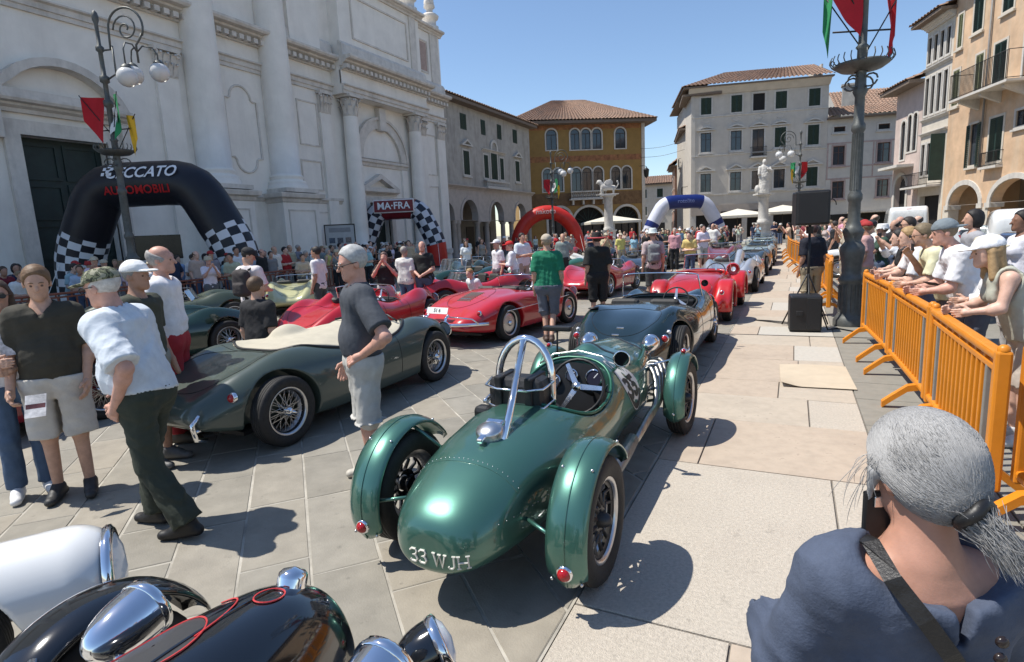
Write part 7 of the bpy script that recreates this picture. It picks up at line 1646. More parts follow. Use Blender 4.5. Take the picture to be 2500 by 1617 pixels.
c=at(2120,590,17); boxcar('white_car','white hatchback right behind the thick lamp post',(c.x+.6,c.y+1.),R(75),4.0,1.72,1.46,(.62,.63,.63),1.0,cat='car',glassback=True,belt=.9,h=.035)
c=at(2300,570,17); boxcar('grey_car','silver grey car between the two white vans',(c.x+.2,c.y+1),R(60),4.2,1.75,1.45,(.25,.28,.27),1.0,cat='car',glassback=True,belt=.9,h=.035)
def place(px,dep):
    p=at(px,600,dep); return (p.x,p.y)
# ---- close figures ----
def camo():
    m=mat('camouflage_cloth',(.16,.17,.11),.85,var=.1); n=m.node_tree.nodes; L=m.node_tree.links; tc=n.new('ShaderNodeTexCoord'); t=n.new('ShaderNodeTexNoise'); t.inputs['Scale'].default_value=26; t.inputs['Detail'].default_value=1.5; L.new(tc.outputs['Object'],t.inputs[0])
    r=n.new('ShaderNodeValToRGB'); r.color_ramp.interpolation='CONSTANT'; e=r.color_ramp.elements; e[0].color=(.03,.035,.022,1); e[1].position=.44; e[1].color=(.16,.17,.10,1)
    for p_,c_ in((.52,(.075,.085,.05,1)),(.58,(.30,.29,.21,1))): k=e.new(p_); k.color=c_
    L.new(t.outputs[0],r.inputs[0]); L.new(r.outputs[0],n['Principled BSDF'].inputs['Base Color']); return m
BLU_=(.10,.14,.22)
tC,_=person('man in camouflage cap, pale blue shirt and olive cargo trousers',(-3.68,2.14),R(112),'r',('bald',(.5,.48,.45)),((.60,.645,.69),.92),((.035,.042,.030),2.),(.012,.011,.011),('army',(.16,.17,.12)),'clear',H=1.75,girth=1.08,belly=.85,lean=R(13),hpitch=R(6),seed=3,belt=True,
 topk=dict(hem=.965,inf=.032,loose=.022,fold=.010),botk=dict(inf=.018,loose=.035,waist=.99,fold=.012),hands=dict(L=dict(curl=.7)),
 J={'LE':(-.27,-.16,1.13),'LW':(-.20,.05,.93),'RE':(.22,.06,1.13),'RW':(.16,.26,.97),'LK':(-.09,-.02,.5),'LA':(-.10,-.24,.10),'LT':(-.12,-.07,.035),'RK':(.09,.11,.5),'RA':(.10,.10,.09),'RT':(.125,.27,.035)})
for o_ in tC.children:
    if o_.name.startswith('cap'): o_.data.materials[0]=camo()
person('balding man in dark brown polo and cream shorts holding a leaflet',(-4.93,2.24),R(-128),'m',('thin',(.14,.08,.04)),((.040,.036,.026),.85),((.50,.46,.41),1.0),(.035,.035,.035),H=1.75,girth=1.0,belly=.5,hyaw=R(10),hpitch=R(14),seed=5,topk=dict(hem=.92,inf=.022,vneck=.06),botk=dict(inf=.035,loose=.03,waist=.96),hands=dict(R=dict(curl=1.0)),J={'RE':(.235,-.02,1.13),'RW':(.24,.10,.90),'LE':(-.225,-.03,1.13),'LW':(-.21,.08,.91)})
t=thing('leaflet','glossy leaflet held by the balding man in cream shorts','leaflet',(-4.71,2.0,.82),R(-128)); MB().box((-.06,-.003,-.10),(.06,.003,.07),Matrix.Rotation(R(35),4,'X')).build('page',mat('glossy_paper',(.55,.53,.52),.2,var=.5,vs=14),t); MB().box((-.055,.004,-.095),(.055,.006,.0),Matrix.Rotation(R(30),4,'X')).build('page',mat('glossy_photo',(.12,.05,.05),.2,var=.6,vs=12),t)
person('long-haired woman in white top and blue jeans at the left edge',(-5.25,2.12),R(-112),'m',('long',(.07,.045,.03)),((.68,.66,.66),.9),((.06,.10,.17),2.),(.70,.70,.70),glasses='dark',female=True,H=1.66,seed=6,topk=dict(hem=.90,inf=.02),botk=dict(waist=.95),J={'RE':(.22,.05,1.12),'RW':(.08,.27,1.15),'LE':(-.22,.02,1.12),'LW':(-.02,.25,1.1)})
t=thing('card','printed card held up by the long-haired woman','card',(-5.03,2.06,1.24),R(-105)); MB().box((-.07,-.003,-.10),(.07,.003,.10),Matrix.Rotation(R(20),4,'X')).build('page',mat('printed_card',(.55,.50,.48),.4,var=.6,vs=22),t); MB().box((-.05,-.006,.03),(.05,-.003,.06),Matrix.Rotation(R(20),4,'X')).build('red_band',rl,t)
person('man in white baseball cap and dark olive shirt behind the camouflage cap',place(318,4.7),R(-70),'t',('short',(.25,.24,.22)),((.05,.055,.04),.8),((.25,.24,.2),1.),(.1,.1,.1),('cap',(.76,.76,.75)),H=1.74,h=.015,seed=8)
person('tall balding man in white polo with red collar and red trousers',place(385,5.3),R(-52),'r',('bald',(.32,.30,.28)),((.70,.70,.73),.85),((.33,.022,.03),2.),(.05,.04,.03),H=1.86,girth=1.08,h=.014,seed=9,belt=True,topk=dict(hem=.99,inf=.024),J={'RE':(.23,-.10,1.13),'RW':(.14,-.12,.90),'LE':(-.23,-.08,1.13),'LW':(-.10,-.15,.92)})
person('grey-haired man in slate T-shirt and light shorts with hand on hip',(-2.88,3.28),R(140),'r',('short',(.40,.40,.39)),((.055,.062,.075),.8),((.46,.45,.42),1.03),(.45,.42,.36),glasses='clear',H=1.78,girth=1.06,belly=.35,hpitch=R(12),hyaw=R(8),seed=11,belt=True,topk=dict(hem=.975,inf=.026,fold=.007),botk=dict(inf=.024,loose=.045,waist=.99,fold=.008),hands=dict(L=dict(d=(.45,.75,-.35),n=(.6,-.3,-.6),curl=.5)),
 J={'LE':(-.40,-.10,1.15),'LW':(-.20,.03,1.01),'RE':(.215,-.02,1.13),'RW':(.215,.08,.90)})
# ---- middle ground ----
def bpack(P,rz,loc,label,c,k=1.):
    t=thing('backpack',label,'backpack',(loc[0],loc[1],0),rz)
    def fn(p):
        q=p/k; d=smax(np.abs(q[:,0])-.145,np.abs(q[:,1]+.20)-.085,.08); d=smax(d,np.abs(q[:,2]-1.24)-.22,.10); d=smin(d,smax(smax(np.abs(q[:,0])-.11,np.abs(q[:,1]+.28)-.04,.05),np.abs(q[:,2]-1.15)-.10,.05),.02); return (d+folds(q,.006,2))*k
    V,F=surfnet(fn,(-.2*k,-.36*k,1.0*k),(.2*k,-.08*k,1.48*k),.016); link('bag',npmesh('bag',V,F,CLOTH),t,color=c)
    for s in(-1,1): MB().tube([(s*.09*k,-.13*k,1.44*k),(s*.10*k,-.02*k,1.485*k),(s*.105*k,.12*k,1.40*k),(s*.12*k,.145*k,1.25*k),(s*.14*k,.05*k,1.10*k),(s*.12*k,-.14*k,1.06*k)],.016,6).build('strap',blk,t)
l=place(602,9.3); person('man in white T-shirt and black cap looking at a phone',l,R(8),'m',('short',(.03,.025,.02)),((.68,.62,.62),.8),((.015,.013,.013),2.),(.03,.03,.03),('cap',(.02,.02,.022)),H=1.80,hpitch=R(25),hyaw=R(-50),h=.015,seed=12,J={'RE':(.23,.05,1.12),'RW':(.10,.27,1.08),'LE':(-.23,.05,1.12),'LW':(-.02,.28,1.08)})
bpack(None,R(8),l,'dark grey backpack worn by the man in the black cap',(.045,.038,.038),1.02)
person('crouching man in black T-shirt seen from behind beyond the tonneau',(*place(612,7.0),0),R(5),'m',('short',(.10,.06,.035)),((.018,.018,.02),.85),((.03,.035,.05),2.),(.05,.05,.05),H=1.82,girth=1.18,dz=-.36,h=.015,seed=13,topk=dict(hem=.56),botk=dict(waist=1.02),J={'LK':(-.17,.28,.46),'LA':(-.14,-.02,.09),'LT':(-.16,.14,.04),'RK':(.17,.24,.10),'RA':(.14,-.20,.09),'RT':(.15,-.10,.04)})
person('man in white polo shirt and grey trousers before the rust red barrier',place(770,12.3),R(105),'t',('short',(.02,.016,.014)),((.66,.64,.65),.8),((.05,.06,.06),2.),(.05,.05,.05),H=1.76,h=.02,seed=14)
person('photographer in black T-shirt and white shorts raising a camera',place(935,12.0),R(-150),'r',('short',(.10,.06,.05)),((.014,.014,.015),.8),((.50,.48,.48),1.),(.2,.2,.2),H=1.58,h=.02,seed=15,girth=1.1,J={'RE':(.26,.12,1.24),'RW':(.06,.22,1.53),'LE':(-.26,.12,1.24),'LW':(-.05,.22,1.53)})
person('man in white T-shirt and blue jeans with his back turned',place(985,13.2),R(10),'m',('short',(.30,.27,.24)),((.66,.64,.60),.85),((.07,.12,.20),2.),(.1,.1,.1),H=1.66,h=.02,seed=16,girth=1.1)
person('stocky bald man in black T-shirt beside the white T-shirt back',place(1030,13.2),R(-160),'r',('bald',(.2,.15,.12)),((.016,.017,.016),.8),((.07,.10,.16),2.),(.05,.05,.05),H=1.76,h=.02,seed=17,girth=1.22,belly=.5,J={'RE':(.24,.06,1.13),'RW':(.08,.24,1.02),'LE':(-.24,.06,1.13),'LW':(-.05,.25,1.02)})
person('man in red cap and white shirt leaning over the green cars',place(1255,14.6),R(115),'r',('short',(.3,.2,.15)),((.66,.66,.70),1.5),((.3,.29,.27),2.),(.1,.1,.1),('cap',(.50,.02,.02)),H=1.66,h=.02,lean=R(10),seed=18,J={'LE':(-.22,.10,1.15),'LW':(-.10,.28,1.20),'RE':(.22,.10,1.15),'RW':(.10,.28,1.2)})
person('man in white cap with a camera left of the red cap',place(1213,15.2),R(150),'m',('short',(.2,.18,.16)),((.64,.64,.66),.8),((.1,.1,.12),2.),(.1,.1,.1),('cap',(.7,.7,.7)),H=1.70,h=.02,seed=19)
person('fair-haired boy in white shirt bending beside the speedster windscreen',(*place(1160,11.9),-.2),R(160),'l',('short',(.35,.22,.10)),((.68,.68,.68),.8),((.1,.1,.12),2.),(.1,.1,.1),H=1.40,h=.02,lean=R(20),seed=20)
person('man in green T-shirt and grey shorts walking away by the speedster',(-3.69,8.92),R(22),'m',('short',(.32,.25,.18)),((.010,.16,.085),.85),((.10,.11,.14),1.02),(.08,.05,.04),('cap',(.42,.36,.28)),H=1.78,girth=1.12,h=.014,seed=21,topk=dict(hem=.88,inf=.025,fold=.014),botk=dict(inf=.035,loose=.03,waist=.95),J={'LK':(-.07,.06,.5),'LA':(-.06,-.06,.10),'LT':(-.09,.11,.035),'RK':(.07,.06,.5),'RA':(.03,-.22,.12),'RT':(.04,-.06,.05)})
tH,_=person('man in black clothes and dark hat with red brim seen from behind',(-3.45,10.9),R(35),'m',('short',(.03,.025,.02)),((.014,.015,.014),.9),((.012,.012,.013),1.05),(.30,.28,.25),('brim',(.02,.018,.018)),H=1.76,h=.014,seed=22,topk=dict(hem=.84,inf=.03,loose=.025),botk=dict(inf=.035,loose=.035))
MB().lathe([(.175,1.642),(.19,1.655),(.182,1.668),(.170,1.655),(.175,1.642)],28,(0,.0,.03)).build('hat_edge',mat('red_hat_edge',(.50,.07,.08),.7),tH)
l=(-2.95,13.6); person('man in pale sun hat and pinkish shirt carrying a grey backpack',l,R(20),'m',('short',(.2,.18,.15)),((.42,.34,.34),.8),((.05,.05,.05),1.05),(.1,.1,.1),('brim',(.60,.66,.64)),H=1.78,h=.02,seed=23)
bpack(None,R(20),l,'grey backpack on the man in the pale sun hat',(.16,.17,.18),1.0)
person('man in navy shirt and khaki shorts standing behind the pole loudspeaker',(.32,12.4),R(35),'t',('short',(.06,.03,.03)),((.010,.012,.022),.85),((.30,.25,.17),1.04),(.4,.38,.36),H=1.74,girth=1.12,h=.016,seed=24,topk=dict(hem=.88,inf=.03),botk=dict(inf=.035,loose=.04,waist=.96))
# ---- spectators leaning on the orange barrier ----
def leaner(label,x,y,H,lean=R(28),rz=R(82),reach=.42,hz=1.02,**k):
    """stands behind the barrier with forearms on its top rail"""
    g=H/1.75; kk=dict(H=H,lean=lean,h=.015,fingers=True); kk.update(k)
    kk['J']={'LE!':(-.20,.24,1.10/g),'LW!':(-.14,reach-.02,(hz+.05)/g),'RE!':(.20,.24,1.10/g),'RW!':(.12,reach+.02,(hz+.05)/g),'LH':(-.085,-.04,.92),'RH':(.085,-.04,.92),**k.get('J',{})}; kk.pop('h0',0)
    return person(label,(x,y),rz,**kk)
leaner('blonde woman in white baseball cap and sleeveless sage top leaning on the barrier',1.62,5.60,1.68,R(24),R(94),skin='l',hair=('long',(.36,.24,.12)),top=((.40,.40,.33),0),bottom=((.42,.37,.32),1.),shoes=(.5,.5,.5),hat=('cap',(.76,.77,.80)),female=True,seed=31,h=.0125,girth=1.05,topk=dict(inf=.02,nk=.085))
leaner('person in wide straw sun hat and white long sleeves behind the white cap',1.75,6.35,1.64,R(20),R(92),skin='m',hair=('bob',(.2,.15,.1)),top=((.70,.70,.71),1.9),bottom=((.3,.3,.3),2.),hat=('bucket',(.58,.52,.38)),female=True,seed=32,J={'RW!':(-.10,.38,1.10),'RE!':(.22,.22,1.10)})
leaner('heavy man in white T-shirt with grey cap turned backwards',1.62,7.1,1.80,R(22),R(94),skin='r',hair=('short',(.2,.15,.1)),top=((.70,.70,.72),.8),bottom=((.08,.09,.12),2.),hat=('capback',(.16,.19,.21)),girth=1.2,belly=.6,seed=33,h=.0125)
leaner('man with cropped hair, dark sunglasses and pale yellow striped shirt',1.56,7.85,1.76,R(22),R(94),skin='m',hair=('short',(.16,.12,.07)),top=((.62,.60,.40),.8),bottom=((.1,.1,.12),2.),glasses='dark',seed=34,J={'RE!':(.2,.20,1.16),'RW!':(.06,.36,1.36)})
leaner('fair-haired youth in white T-shirt leaning at the barrier',1.50,8.7,1.70,R(18),R(94),skin='l',hair=('short',(.34,.22,.10)),top=((.70,.70,.72),.8),bottom=((.1,.12,.2),2.),seed=35,J={'LW!':(.08,.36,1.06),'LE!':(-.22,.22,1.06)})
leaner('dark-haired woman in black tank top at the barrier',1.52,9.55,1.66,R(18),R(92),skin='l',hair=('bob',(.015,.012,.012)),top=((.02,.02,.022),0),bottom=((.05,.05,.06),2.),female=True,seed=36)
person('child with dark curly hair behind the barrier near the lamp',(1.38,9.95),R(88),'m',('bob',(.035,.022,.016)),((.5,.45,.42),.8),((.1,.1,.1),1.),H=1.22,h=.016,seed=37,J={'LE':(-.2,.2,1.2),'LW':(-.15,.42,1.35),'RE':(.2,.2,1.2),'RW':(.15,.42,1.35)})
person('bearded man in white shirt and sunglasses holding up a phone',(1.62,11.0),R(110),'m',('short',(.03,.022,.018)),((.68,.68,.70),1.5),((.1,.1,.13),2.),glasses='dark',H=1.78,h=.016,seed=38,J={'LE':(-.2,.2,1.2),'LW':(-.05,.38,1.40),'RE':(.2,.2,1.2),'RW':(.05,.38,1.40)})
person('black-haired man standing in the second row behind the fair-haired youth',(2.2,9.9),R(95),'m',('bob',(.012,.010,.010)),((.3,.3,.32),.8),((.1,.1,.13),2.),H=1.84,h=.016,seed=39)
person('dark-skinned woman with high swept-up hair and pale shirt behind the backward cap',(2.45,8.9),R(100),'d',('bun',(.010,.008,.008)),((.62,.62,.68),.8),((.1,.1,.13),2.),female=True,H=1.80,h=.016,seed=40)
person('person in cream bucket hat and dark top in the second row at the right',(2.55,7.9),R(110),'t',('short',(.05,.03,.02)),((.04,.04,.05),.8),((.1,.1,.13),2.),hat=('bucket',(.62,.58,.46)),H=1.74,h=.016,seed=41)
person('person in pale sweater standing behind the straw sun hat',(2.25,7.0),R(100),'l',('long',(.2,.13,.08)),((.66,.66,.70),1.5),((.1,.1,.13),2.),female=True,H=1.62,h=.016,seed=42)
leaner('person at the right edge with hands clasped over the barrier',1.98,3.45,1.76,R(26),R(92),skin='m',top=((.30,.30,.33),.8),seed=43,reach=.75,h=.0125)
t=thing('phone','black phone in the hands of the man in the backward cap','phone',(1.27,7.05,1.13),R(30)); MB().bbox((-.04,-.08,-.005),(.04,.08,.005),.004,T=Matrix.Rotation(R(25),4,'Y')).build('case',blk,t)
t=thing('phone','black phone raised by the man with sunglasses at the barrier','phone',(1.20,7.80,1.47),R(90)); MB().bbox((-.075,-.005,-.04),(.075,.005,.04),.004).build('case',blk,t)
t=thing('phone','black phone raised by the bearded man','phone',(1.25,11.1,1.52),R(100)); MB().bbox((-.08,-.006,-.045),(.08,.006,.045),.004).build('case',blk,t)
t=thing('shoulder_bag','dark red shoulder bag hanging beside the woman in the white cap','bag',(1.62,4.88,.72),R(10)); MB().bbox((-.13,-.06,0),(.13,.06,.24),.04).build('bag',mat('red_leather_bag',(.16,.02,.012),.5),t); MB().tube([(-.11,0,.22),(-.02,.1,.6),(.11,0,.22)],.008,6).build('strap',leather,t)
# ---- copies for the crowds ----
TPL=[]
def template(i,**k):
    k.setdefault('H',1.72); P=Person(h=.028,seed=50+i,**{a:b for a,b in k.items() if a in('H','girth','belly','lean','hyaw','J','female')})
    S=dict(body=P.body(False),shirt=P.top(k.get('sl',.8),**dict(inf=.022)),trousers=P.trousers(k.get('ln',2.)),hair=P.hair(k.get('hs','short')))
    if k.get('hat'): S['hat']=P.cap_mesh(k['hat'])
    TPL.append((S,k))
ph={'LE':(-.2,.16,1.2),'LW':(-.05,.30,1.46),'RE':(.2,.16,1.2),'RW':(.05,.30,1.46)}; fo={'LE':(-.24,.04,1.14),'LW':(.08,.20,1.15),'RE':(.24,.04,1.14),'RW':(-.08,.22,1.18)}; hp={'LE':(-.33,-.08,1.15),'LW':(-.19,.03,1.0)}
template(0); template(1,J=ph,H=1.74,girth=1.08); template(2,J=fo,H=1.78,girth=1.12,belly=.5,ln=1.); template(3,female=True,H=1.62,hs='long'); template(4,female=True,H=1.66,hs='bob',sl=0,ln=1.0,J=hp); template(5,H=1.70,hat='cap',ln=1.); template(6,H=1.68,hat='bucket',J=ph,female=True); template(7,H=1.80,J=hp,hs='bald',girth=1.15); template(8,H=1.64,J=fo,lean=R(12)); template(9,H=1.70,hat='cap',J=ph)
COLN=[('white',(.66,.66,.67)),('black',(.016,.016,.018)),('navy',(.02,.03,.07)),('light blue',(.30,.42,.55)),('grey',(.24,.24,.25)),('red',(.40,.02,.025)),('beige',(.48,.40,.30)),('green',(.04,.14,.08)),('pink',(.55,.30,.32)),('yellow',(.60,.50,.16)),('dark green',(.03,.06,.04)),('maroon',(.15,.02,.03))]
BOT=[(.06,.08,.14),(.02,.02,.022),(.35,.31,.25),(.12,.12,.13),(.07,.10,.17),(.4,.38,.35)]
ORD=['first','second','third','fourth','fifth','sixth','seventh','eighth','ninth','tenth','eleventh','twelfth','thirteenth','fourteenth','fifteenth','sixteenth','seventeenth','eighteenth','nineteenth','twentieth','twenty-first','twenty-second','twenty-third','twenty-fourth','twenty-fifth','twenty-sixth','twenty-seventh','twenty-eighth','twenty-ninth','thirtieth','thirty-first','thirty-second','thirty-third','thirty-fourth','thirty-fifth','thirty-sixth','thirty-seventh','thirty-eighth','thirty-ninth','fortieth']
cr=random.Random(11)
def crowd(spots,where,group,face,wcol=None):
    """spots: list of (x,y); each becomes a person of its own"""
    spots=sorted(spots,key=lambda s:pix((s[0],s[1],1.6))[0])
    for i,(x,y) in enumerate(spots):
        S,k=cr.choice(TPL); cn,cc=cr.choices(COLN,wcol or [7,5,3,3,3,2,2,1,1,1,1,1])[0]
        f=face(x,y)+cr.uniform(-.6,.6)
        t=thing('person','person in %s top, %s from the left %s'%(cn,ORD[i],where),'person',(x,y,0),f,group); sc=cr.uniform(.94,1.05); t.scale=(sc,sc,sc)
        link('body',S['body'],t,color=SK[cr.choice('lmmtr')]); link('shirt',S['shirt'],t,color=tuple(c*cr.uniform(.85,1.1) for c in cc)); link('trousers' if k.get('ln',2)>1.2 else 'shorts',S['trousers'],t,color=cr.choice(BOT)); link('hair',S['hair'],t,color=cr.choice([(.03,.022,.018),(.06,.04,.025),(.2,.14,.08),(.35,.33,.31),(.015,.012,.012)]))
        if 'hat' in S: link('hat',S['hat'],t,color=cr.choice([(.7,.7,.7),(.03,.03,.035),(.45,.40,.3),(.35,.03,.03)]))
cam_face=lambda x,y: math.atan2(x,-y)+0.0          # roughly towards the cars and camera
east=lambda x,y: R(-95); west=lambda x,y:R(95); south=lambda x,y:R(180)
sp=[]
for yy in np.arange(3.2,24,.58): sp.append((-15.35-.085*(yy-3)+cr.uniform(-.2,.15),yy+cr.uniform(-.2,.2)))
crowd(sp,'at the rust red barrier','spectators behind the rust red barrier',east)
sp=[(-16.3-.085*(yy-3)+cr.uniform(-.6,.3),yy+cr.uniform(-.3,.3)) for yy in np.arange(4,26,.72)]
crowd(sp,'in row two below the church','second row of spectators below the church',east)
sp=[(x+cr.uniform(-.3,.3),y_) for x,y_ in((-13.9,10.2),(-14.3,11.4),(-14.2,13.5),(-14.6,15.8),(-14.9,17.6),(-14.5,19.5),(-15.4,21.5),(-15,25),(-13.5,24),(-16.5,28),(-15,30.5),(-17.5,31.5),(-13.6,8.4))]
crowd(sp,'between red barrier and cars','visitors between barrier and parked cars',cam_face)
sp=[(-23.5+cr.uniform(-.7,.7),31+cr.uniform(-1.2,1.6)) for k in range(8)]
crowd(sp,'standing beneath the chequered arch','visitors beneath the chequered arch',east)
sp=[(x+cr.uniform(-.8,.8),y_+cr.uniform(-1,1)) for x,y_ in [(-21.5+.75*k,40+cr.uniform(-4,7)) for k in range(16)]]
crowd(sp,'around the red arch','visitors around the red arch',cam_face)
sp=[(-11.5+cr.uniform(-5,6.5),44+cr.uniform(-6,8)) for k in range(34)]
crowd(sp,'among the far cars','visitors among the far cars',cam_face)
sp=[(-3.6+cr.uniform(-2.2,.4),27+cr.uniform(-4,14)) for k in range(14)]
crowd(sp,'beside the queue of cars','visitors between the far rows',cam_face)
sp=[(-3.5+cr.uniform(-4,4.5),52+cr.uniform(-2,4)) for k in range(18)]
crowd(sp,'at the cafe parasols','visitors at the cafe parasols',cam_face)
sp=[(1.35+cr.uniform(-.1,.25),yy+cr.uniform(-.2,.2)) for yy in np.arange(13.0,20,.68)]
crowd(sp,'at the barrier beyond the lamp','spectators beyond the lamp post',west,[3,2,1,1,1,2,5,1,3,1,1,2])
sp=[(1.0+cr.uniform(-.5,1.2)-(yy-20)*.05,yy+cr.uniform(-.3,.3)) for yy in np.arange(20.5,40,.9)]
crowd(sp,'at the far orange barrier','spectators at the far orange barrier',west,[3,2,1,1,1,3,4,1,4,1,1,2])
sp=[(2.3+cr.uniform(-.3,.5),yy+cr.uniform(-.2,.2)) for yy in np.arange(12.2,19,.9)]
crowd(sp,'in row two beyond the lamp','second row right of the lamp post',west)
sp=[(-7.2+cr.uniform(-.25,.25),y_) for y_ in(15.2,18.6,23.5,25.8,29.5,33.0,35.5)]+[(-3.3,24.5),(-3.1,20.0),(-11.4,19.4),(-11.2,24.6)]
crowd(sp,'in the aisles between cars','visitors walking in the aisles',cam_face)

sp=[(-17.1-.085*(yy-3)+cr.uniform(-.4,.3),yy+cr.uniform(-.3,.3)) for yy in np.arange(7,27,.85)]
crowd(sp,'in row three below the church','third row of spectators below the church',east)
sp=[(-9.0+cr.uniform(-4.5,5.5),37+cr.uniform(-3,4)) for k in range(20)]
crowd(sp,'before the blue and red arches','visitors before the blue and red arches',cam_face)
# ---- the woman in the foreground, seen from behind ----
def lady():
    rz=R(22); loc=(.215,1.165,0); k=.835; H=1.75*k
    P=Person(H=H,girth=1.06,female=True,h=.0095,hyaw=R(16),hpitch=R(6),seed=71,J={'RE':(.26,.10,1.15),'RW':(.10,.27,1.22),'LE':(-.25,.06,1.14),'LW':(-.10,.27,1.24)})
    for K in('LS','RS'): P.J[K][0]*=1.12
    t=thing('person','grey-haired woman with ponytail and slate blue blouse seen from behind','person',loc,rz)
    link('body',P.body(True),t,color=(.45,.235,.165))
    # blouse with a wide back neckline and a short slit
    J=P.J
    def fn(p):
        d=P.torso(p,.030)
        for S in'LR': d=smin(d,P.arm(p,S,.030,0,1.35,True,.05),.04)
        c=J['NB']+np.array((.01,-.065,.045)); q=(p-c)/np.array((1.3,1.1,.85)); d=smax(d,-(np.linalg.norm(q,axis=1)-.118),.012)
        d=smax(d,-(np.abs(p[:,0]-.02)-.010-.14*np.clip(p[:,2]-(J['NB'][2]-.115),0,1)+9*np.clip((J['NB'][2]-.135)-p[:,2],0,1)+9*np.clip(p[:,1]+.02,0,1)),.006)
        return d+folds(p,.007,7,.7)+folds(p,.003,17,1.5)
    V,F=surfnet(fn,(-.45,-.30,.80),(.45,.42,1.56),.0085); bl=link('blouse',npmesh('blouse',V*k,F,mat('linen_cloth',(.065,.082,.125),.85,var=.12,vs=30,bump=.25,bs=150)),t)
    bm_=mat('dark_button',(.02,.014,.014),.25)
    for z in(1.375,1.34): MB().lathe([(.0,.004),(.008,.003),(.0095,.0),(.0095,-.004)],14,axis='y',T=Matrix.Translation((.062*k,-.168*k,z*k))@Matrix.Rotation(math.pi,4,'Z')).build('button',bm_,bl)
    link('trousers',P.trousers(2.),t,color=(.08,.08,.10))
    for S in'LR': link('shoe',P.shoe(S),t,color=(.1,.1,.1))
    # hair: volume plus strands drawn back to the tie
    tie=np.array((.0,-.118,-.055))
    def hf(q): 
        d=ell(q,(0,-.014,.030),(.093,.114,.106)); d=smax(d,(q[:,1]-.055)-(q[:,2]-.02)*.7,.02); d=smin(d,cap(q,(0,-.06,-.02),tie,.075,.022),.045)
        d=smin(d,cap(q,(-.082,.03,.0),(-.080,.05,-.075),.018,.008),.02); d=smin(d,cap(q,tie,tie+np.array((.012,-.03,-.045)),.02,.02),.015); d=smin(d,cap(q,tie+np.array((.012,-.03,-.045)),tie+np.array((.035,-.042,-.075)),.02,.006),.012); return d
    inv=lambda p:(p-J['HD'])@P.Hr
    V,F=surfnet(lambda p:hf(inv(p))+.004+folds(inv(p),.003,4,3.),J['HD']-.30,J['HD']+.2,.0075); HM=mat('silver_hair',(.33,.325,.32),.6,var=.15,vs=70,bump=.15,bs=200); hr=link('hair',npmesh('hair',V*k,F,HM),t)
    r_=np.random.RandomState(3); N=11000; n=14
    a=r_.uniform(0,2*math.pi,N); zz=r_.uniform(-.2,1.,N); crown=np.array((0,.035,.135))
    el=np.array((.096,.117,.109)); c0=np.array((0,-.014,.030))
    st=np.stack([np.sqrt(1-zz**2)*np.cos(a),np.sqrt(1-zz**2)*np.sin(a),zz],1)*el*1.004+c0
    fr_=r_.rand(N)<.75; st[fr_,1]=np.abs(st[fr_,1]+.014)-.014
    keep=(st[:,1]-.055)-(st[:,2]-.02)*.7<.005; st=st[keep]; N=len(st)
    tt=np.linspace(0,1,n); Pn=np.zeros((N,n,3)); tj=tie+r_.randn(N,3)*.012
    for i,s in enumerate(tt):
        q=st*(1-s)+tj*s; d=hf(q); e=1e-3; g=np.stack([(hf(q+np.eye(3)[j]*e)-hf(q-np.eye(3)[j]*e))/(2*e) for j in range(3)],1); g/=np.linalg.norm(g,axis=1)[:,None]+1e-9
        q=q-g*(d-.001-r_.rand(N)*.0010)[:,None]; Pn[:,i]=q
    # ponytail and flyaways
    M=2600; T0=tie+r_.randn(M,3)*.014; T1=tie+np.array((.05,-.05,-.095))+r_.randn(M,3)*np.array((.014,.013,.02)); mid=tie+np.array((.01,-.05,-.045))+r_.randn(M,3)*.016
    Pt=np.stack([T0*(1-s)**2+mid*2*s*(1-s)+T1*s*s for s in tt],1)
    Q=14; f0=np.array((-.085,.02,.02))+r_.randn(Q,3)*np.array((.006,.02,.03)); f1=f0+np.array((-.02,.03,-.11))+r_.randn(Q,3)*.022; fm=(f0+f1)/2+np.array((-.012,.01,.0))+r_.randn(Q,3)*.012
    Pf=np.stack([f0*(1-s)**2+fm*2*s*(1-s)+f1*s*s for s in tt],1)
    A=np.concatenate([Pn,Pt,Pf]); A=(A@P.Hr.T+J['HD'])*k
    tg=np.gradient(A,axis=1); tg/=np.linalg.norm(tg,axis=2)[...,None]+1e-9; s1=np.cross(tg,np.array((.3,.5,.8))); s1/=np.linalg.norm(s1,axis=2)[...,None]+1e-9; s2=np.cross(tg,s1)
    rad=(.00065*np.sin(np.clip(tt*1.1+.12,0,1)*math.pi)**.4)[None,:,None]; K=len(A)
    VV=np.stack([A+s1*rad,A-s1*rad*.5+s2*rad*.87,A-s1*rad*.5-s2*rad*.87],2).reshape(-1,3)
    b=(np.arange(K)[:,None,None]*n+np.arange(n-1)[None,:,None])*3; j=np.arange(3)[None,None,:]; j2=(j+1)%3
    FF=np.stack([b+j,b+j2,b+3+j2,b+3+j],-1).reshape(-1,4)
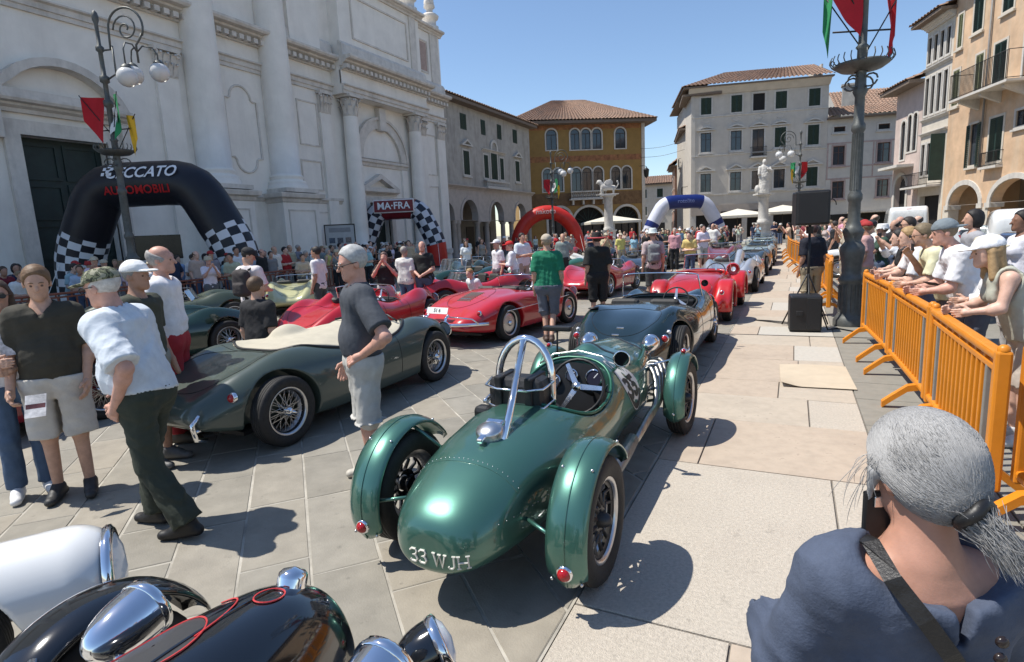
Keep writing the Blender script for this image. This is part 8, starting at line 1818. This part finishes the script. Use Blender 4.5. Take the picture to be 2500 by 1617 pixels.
    SM=mat('silver_hair_strand',(.5,.495,.49),.6,var=.08,vs=15); nn_=SM.node_tree.nodes; ge=nn_.new('ShaderNodeNewGeometry'); rm=nn_.new('ShaderNodeMapRange'); rm.inputs[3].default_value=.72; rm.inputs[4].default_value=1.15; SM.node_tree.links.new(ge.outputs['Random Per Island'],rm.inputs[0]); mm=nn_.new('ShaderNodeMix'); mm.data_type='RGBA'; mm.blend_type='MULTIPLY'; mm.inputs[0].default_value=1; mm.inputs[6].default_value=(.34,.335,.33,1); SM.node_tree.links.new(rm.outputs[0],mm.inputs[7]); SM.node_tree.links.new(mm.outputs[2],nn_['Principled BSDF'].inputs['Base Color'])
    o=link('hair_strands',npmesh('hair_strands',VV,FF,SM),hr); o['kind']='stuff'
    tp=(P.Hr@tie+J['HD'])*k; ax=(P.Hr@np.array((.2,-.75,-.6))); TT=Matrix.Translation(tp)@Vector(ax).to_track_quat('Z','Y').to_matrix().to_4x4()
    MB().tube([TT@Vector((.024*math.cos(u),.024*math.sin(u),.003*math.sin(3*u))) for u in[i*math.pi/8 for i in range(16)]],.012,8,closed=True).build('hair_tie',blk,t)
    # bag strap across the back
    def back(x,z):
        q=np.array([(x,-.6+.01*i,z) for i in range(70)]); v=P.torso(q,.036)
        i=int(np.argmax(v<0)); return Vector((x,-.6+.01*i-.016,z)) if v[i]<0 else None
    pts=[]
    for i in range(26):
        s=i/25; x=-.115+.42*s; z=1.475-.60*s; p=back(x,z); 
        if p is None: p=Vector((x,-.10,z))
        pts.append(p)
    ys_=[p.y for p in pts]
    for _ in range(4): ys_=[min(ys_[i],(ys_[max(0,i-1)]+ys_[i]+ys_[min(25,i+1)])/3) for i in range(26)]
    over=[Vector((-.10,.09,1.42)),Vector((-.108,.04,1.485)),Vector((-.112,-.03,1.505))]
    path=over+[Vector((p.x,y_,p.z)) for p,y_ in zip(pts,ys_)]
    rings=[]
    for i,p in enumerate(path):
        d=(path[min(i+1,len(path)-1)]-path[max(i-1,0)]).normalized(); sd=d.cross(Vector((0,1,.25))).normalized(); nn=sd.cross(d).normalized(); w=.017; h=.0025
        rings.append([(p+sd*w+nn*h)*k,(p-sd*w+nn*h)*k,(p-sd*w-nn*h)*k,(p+sd*w-nn*h)*k])
    MB().loft(rings,True,True,False).build('bag_strap',leather,t)
    ph=thing('phone','black phone held up by the grey-haired woman','phone',(0,0,0)); 
    c=at(2152,1290,1.06); ph.location=c; ph.rotation_euler=(0,0,R(24)); MB().bbox((-.036,-.005,-.075),(.036,.005,.075),.006).build('case',blk,ph); MB().bbox((-.020,-.008,.045),(-.002,-.004,.066),.003).build('camera_lens',chrome,ph)
lady()
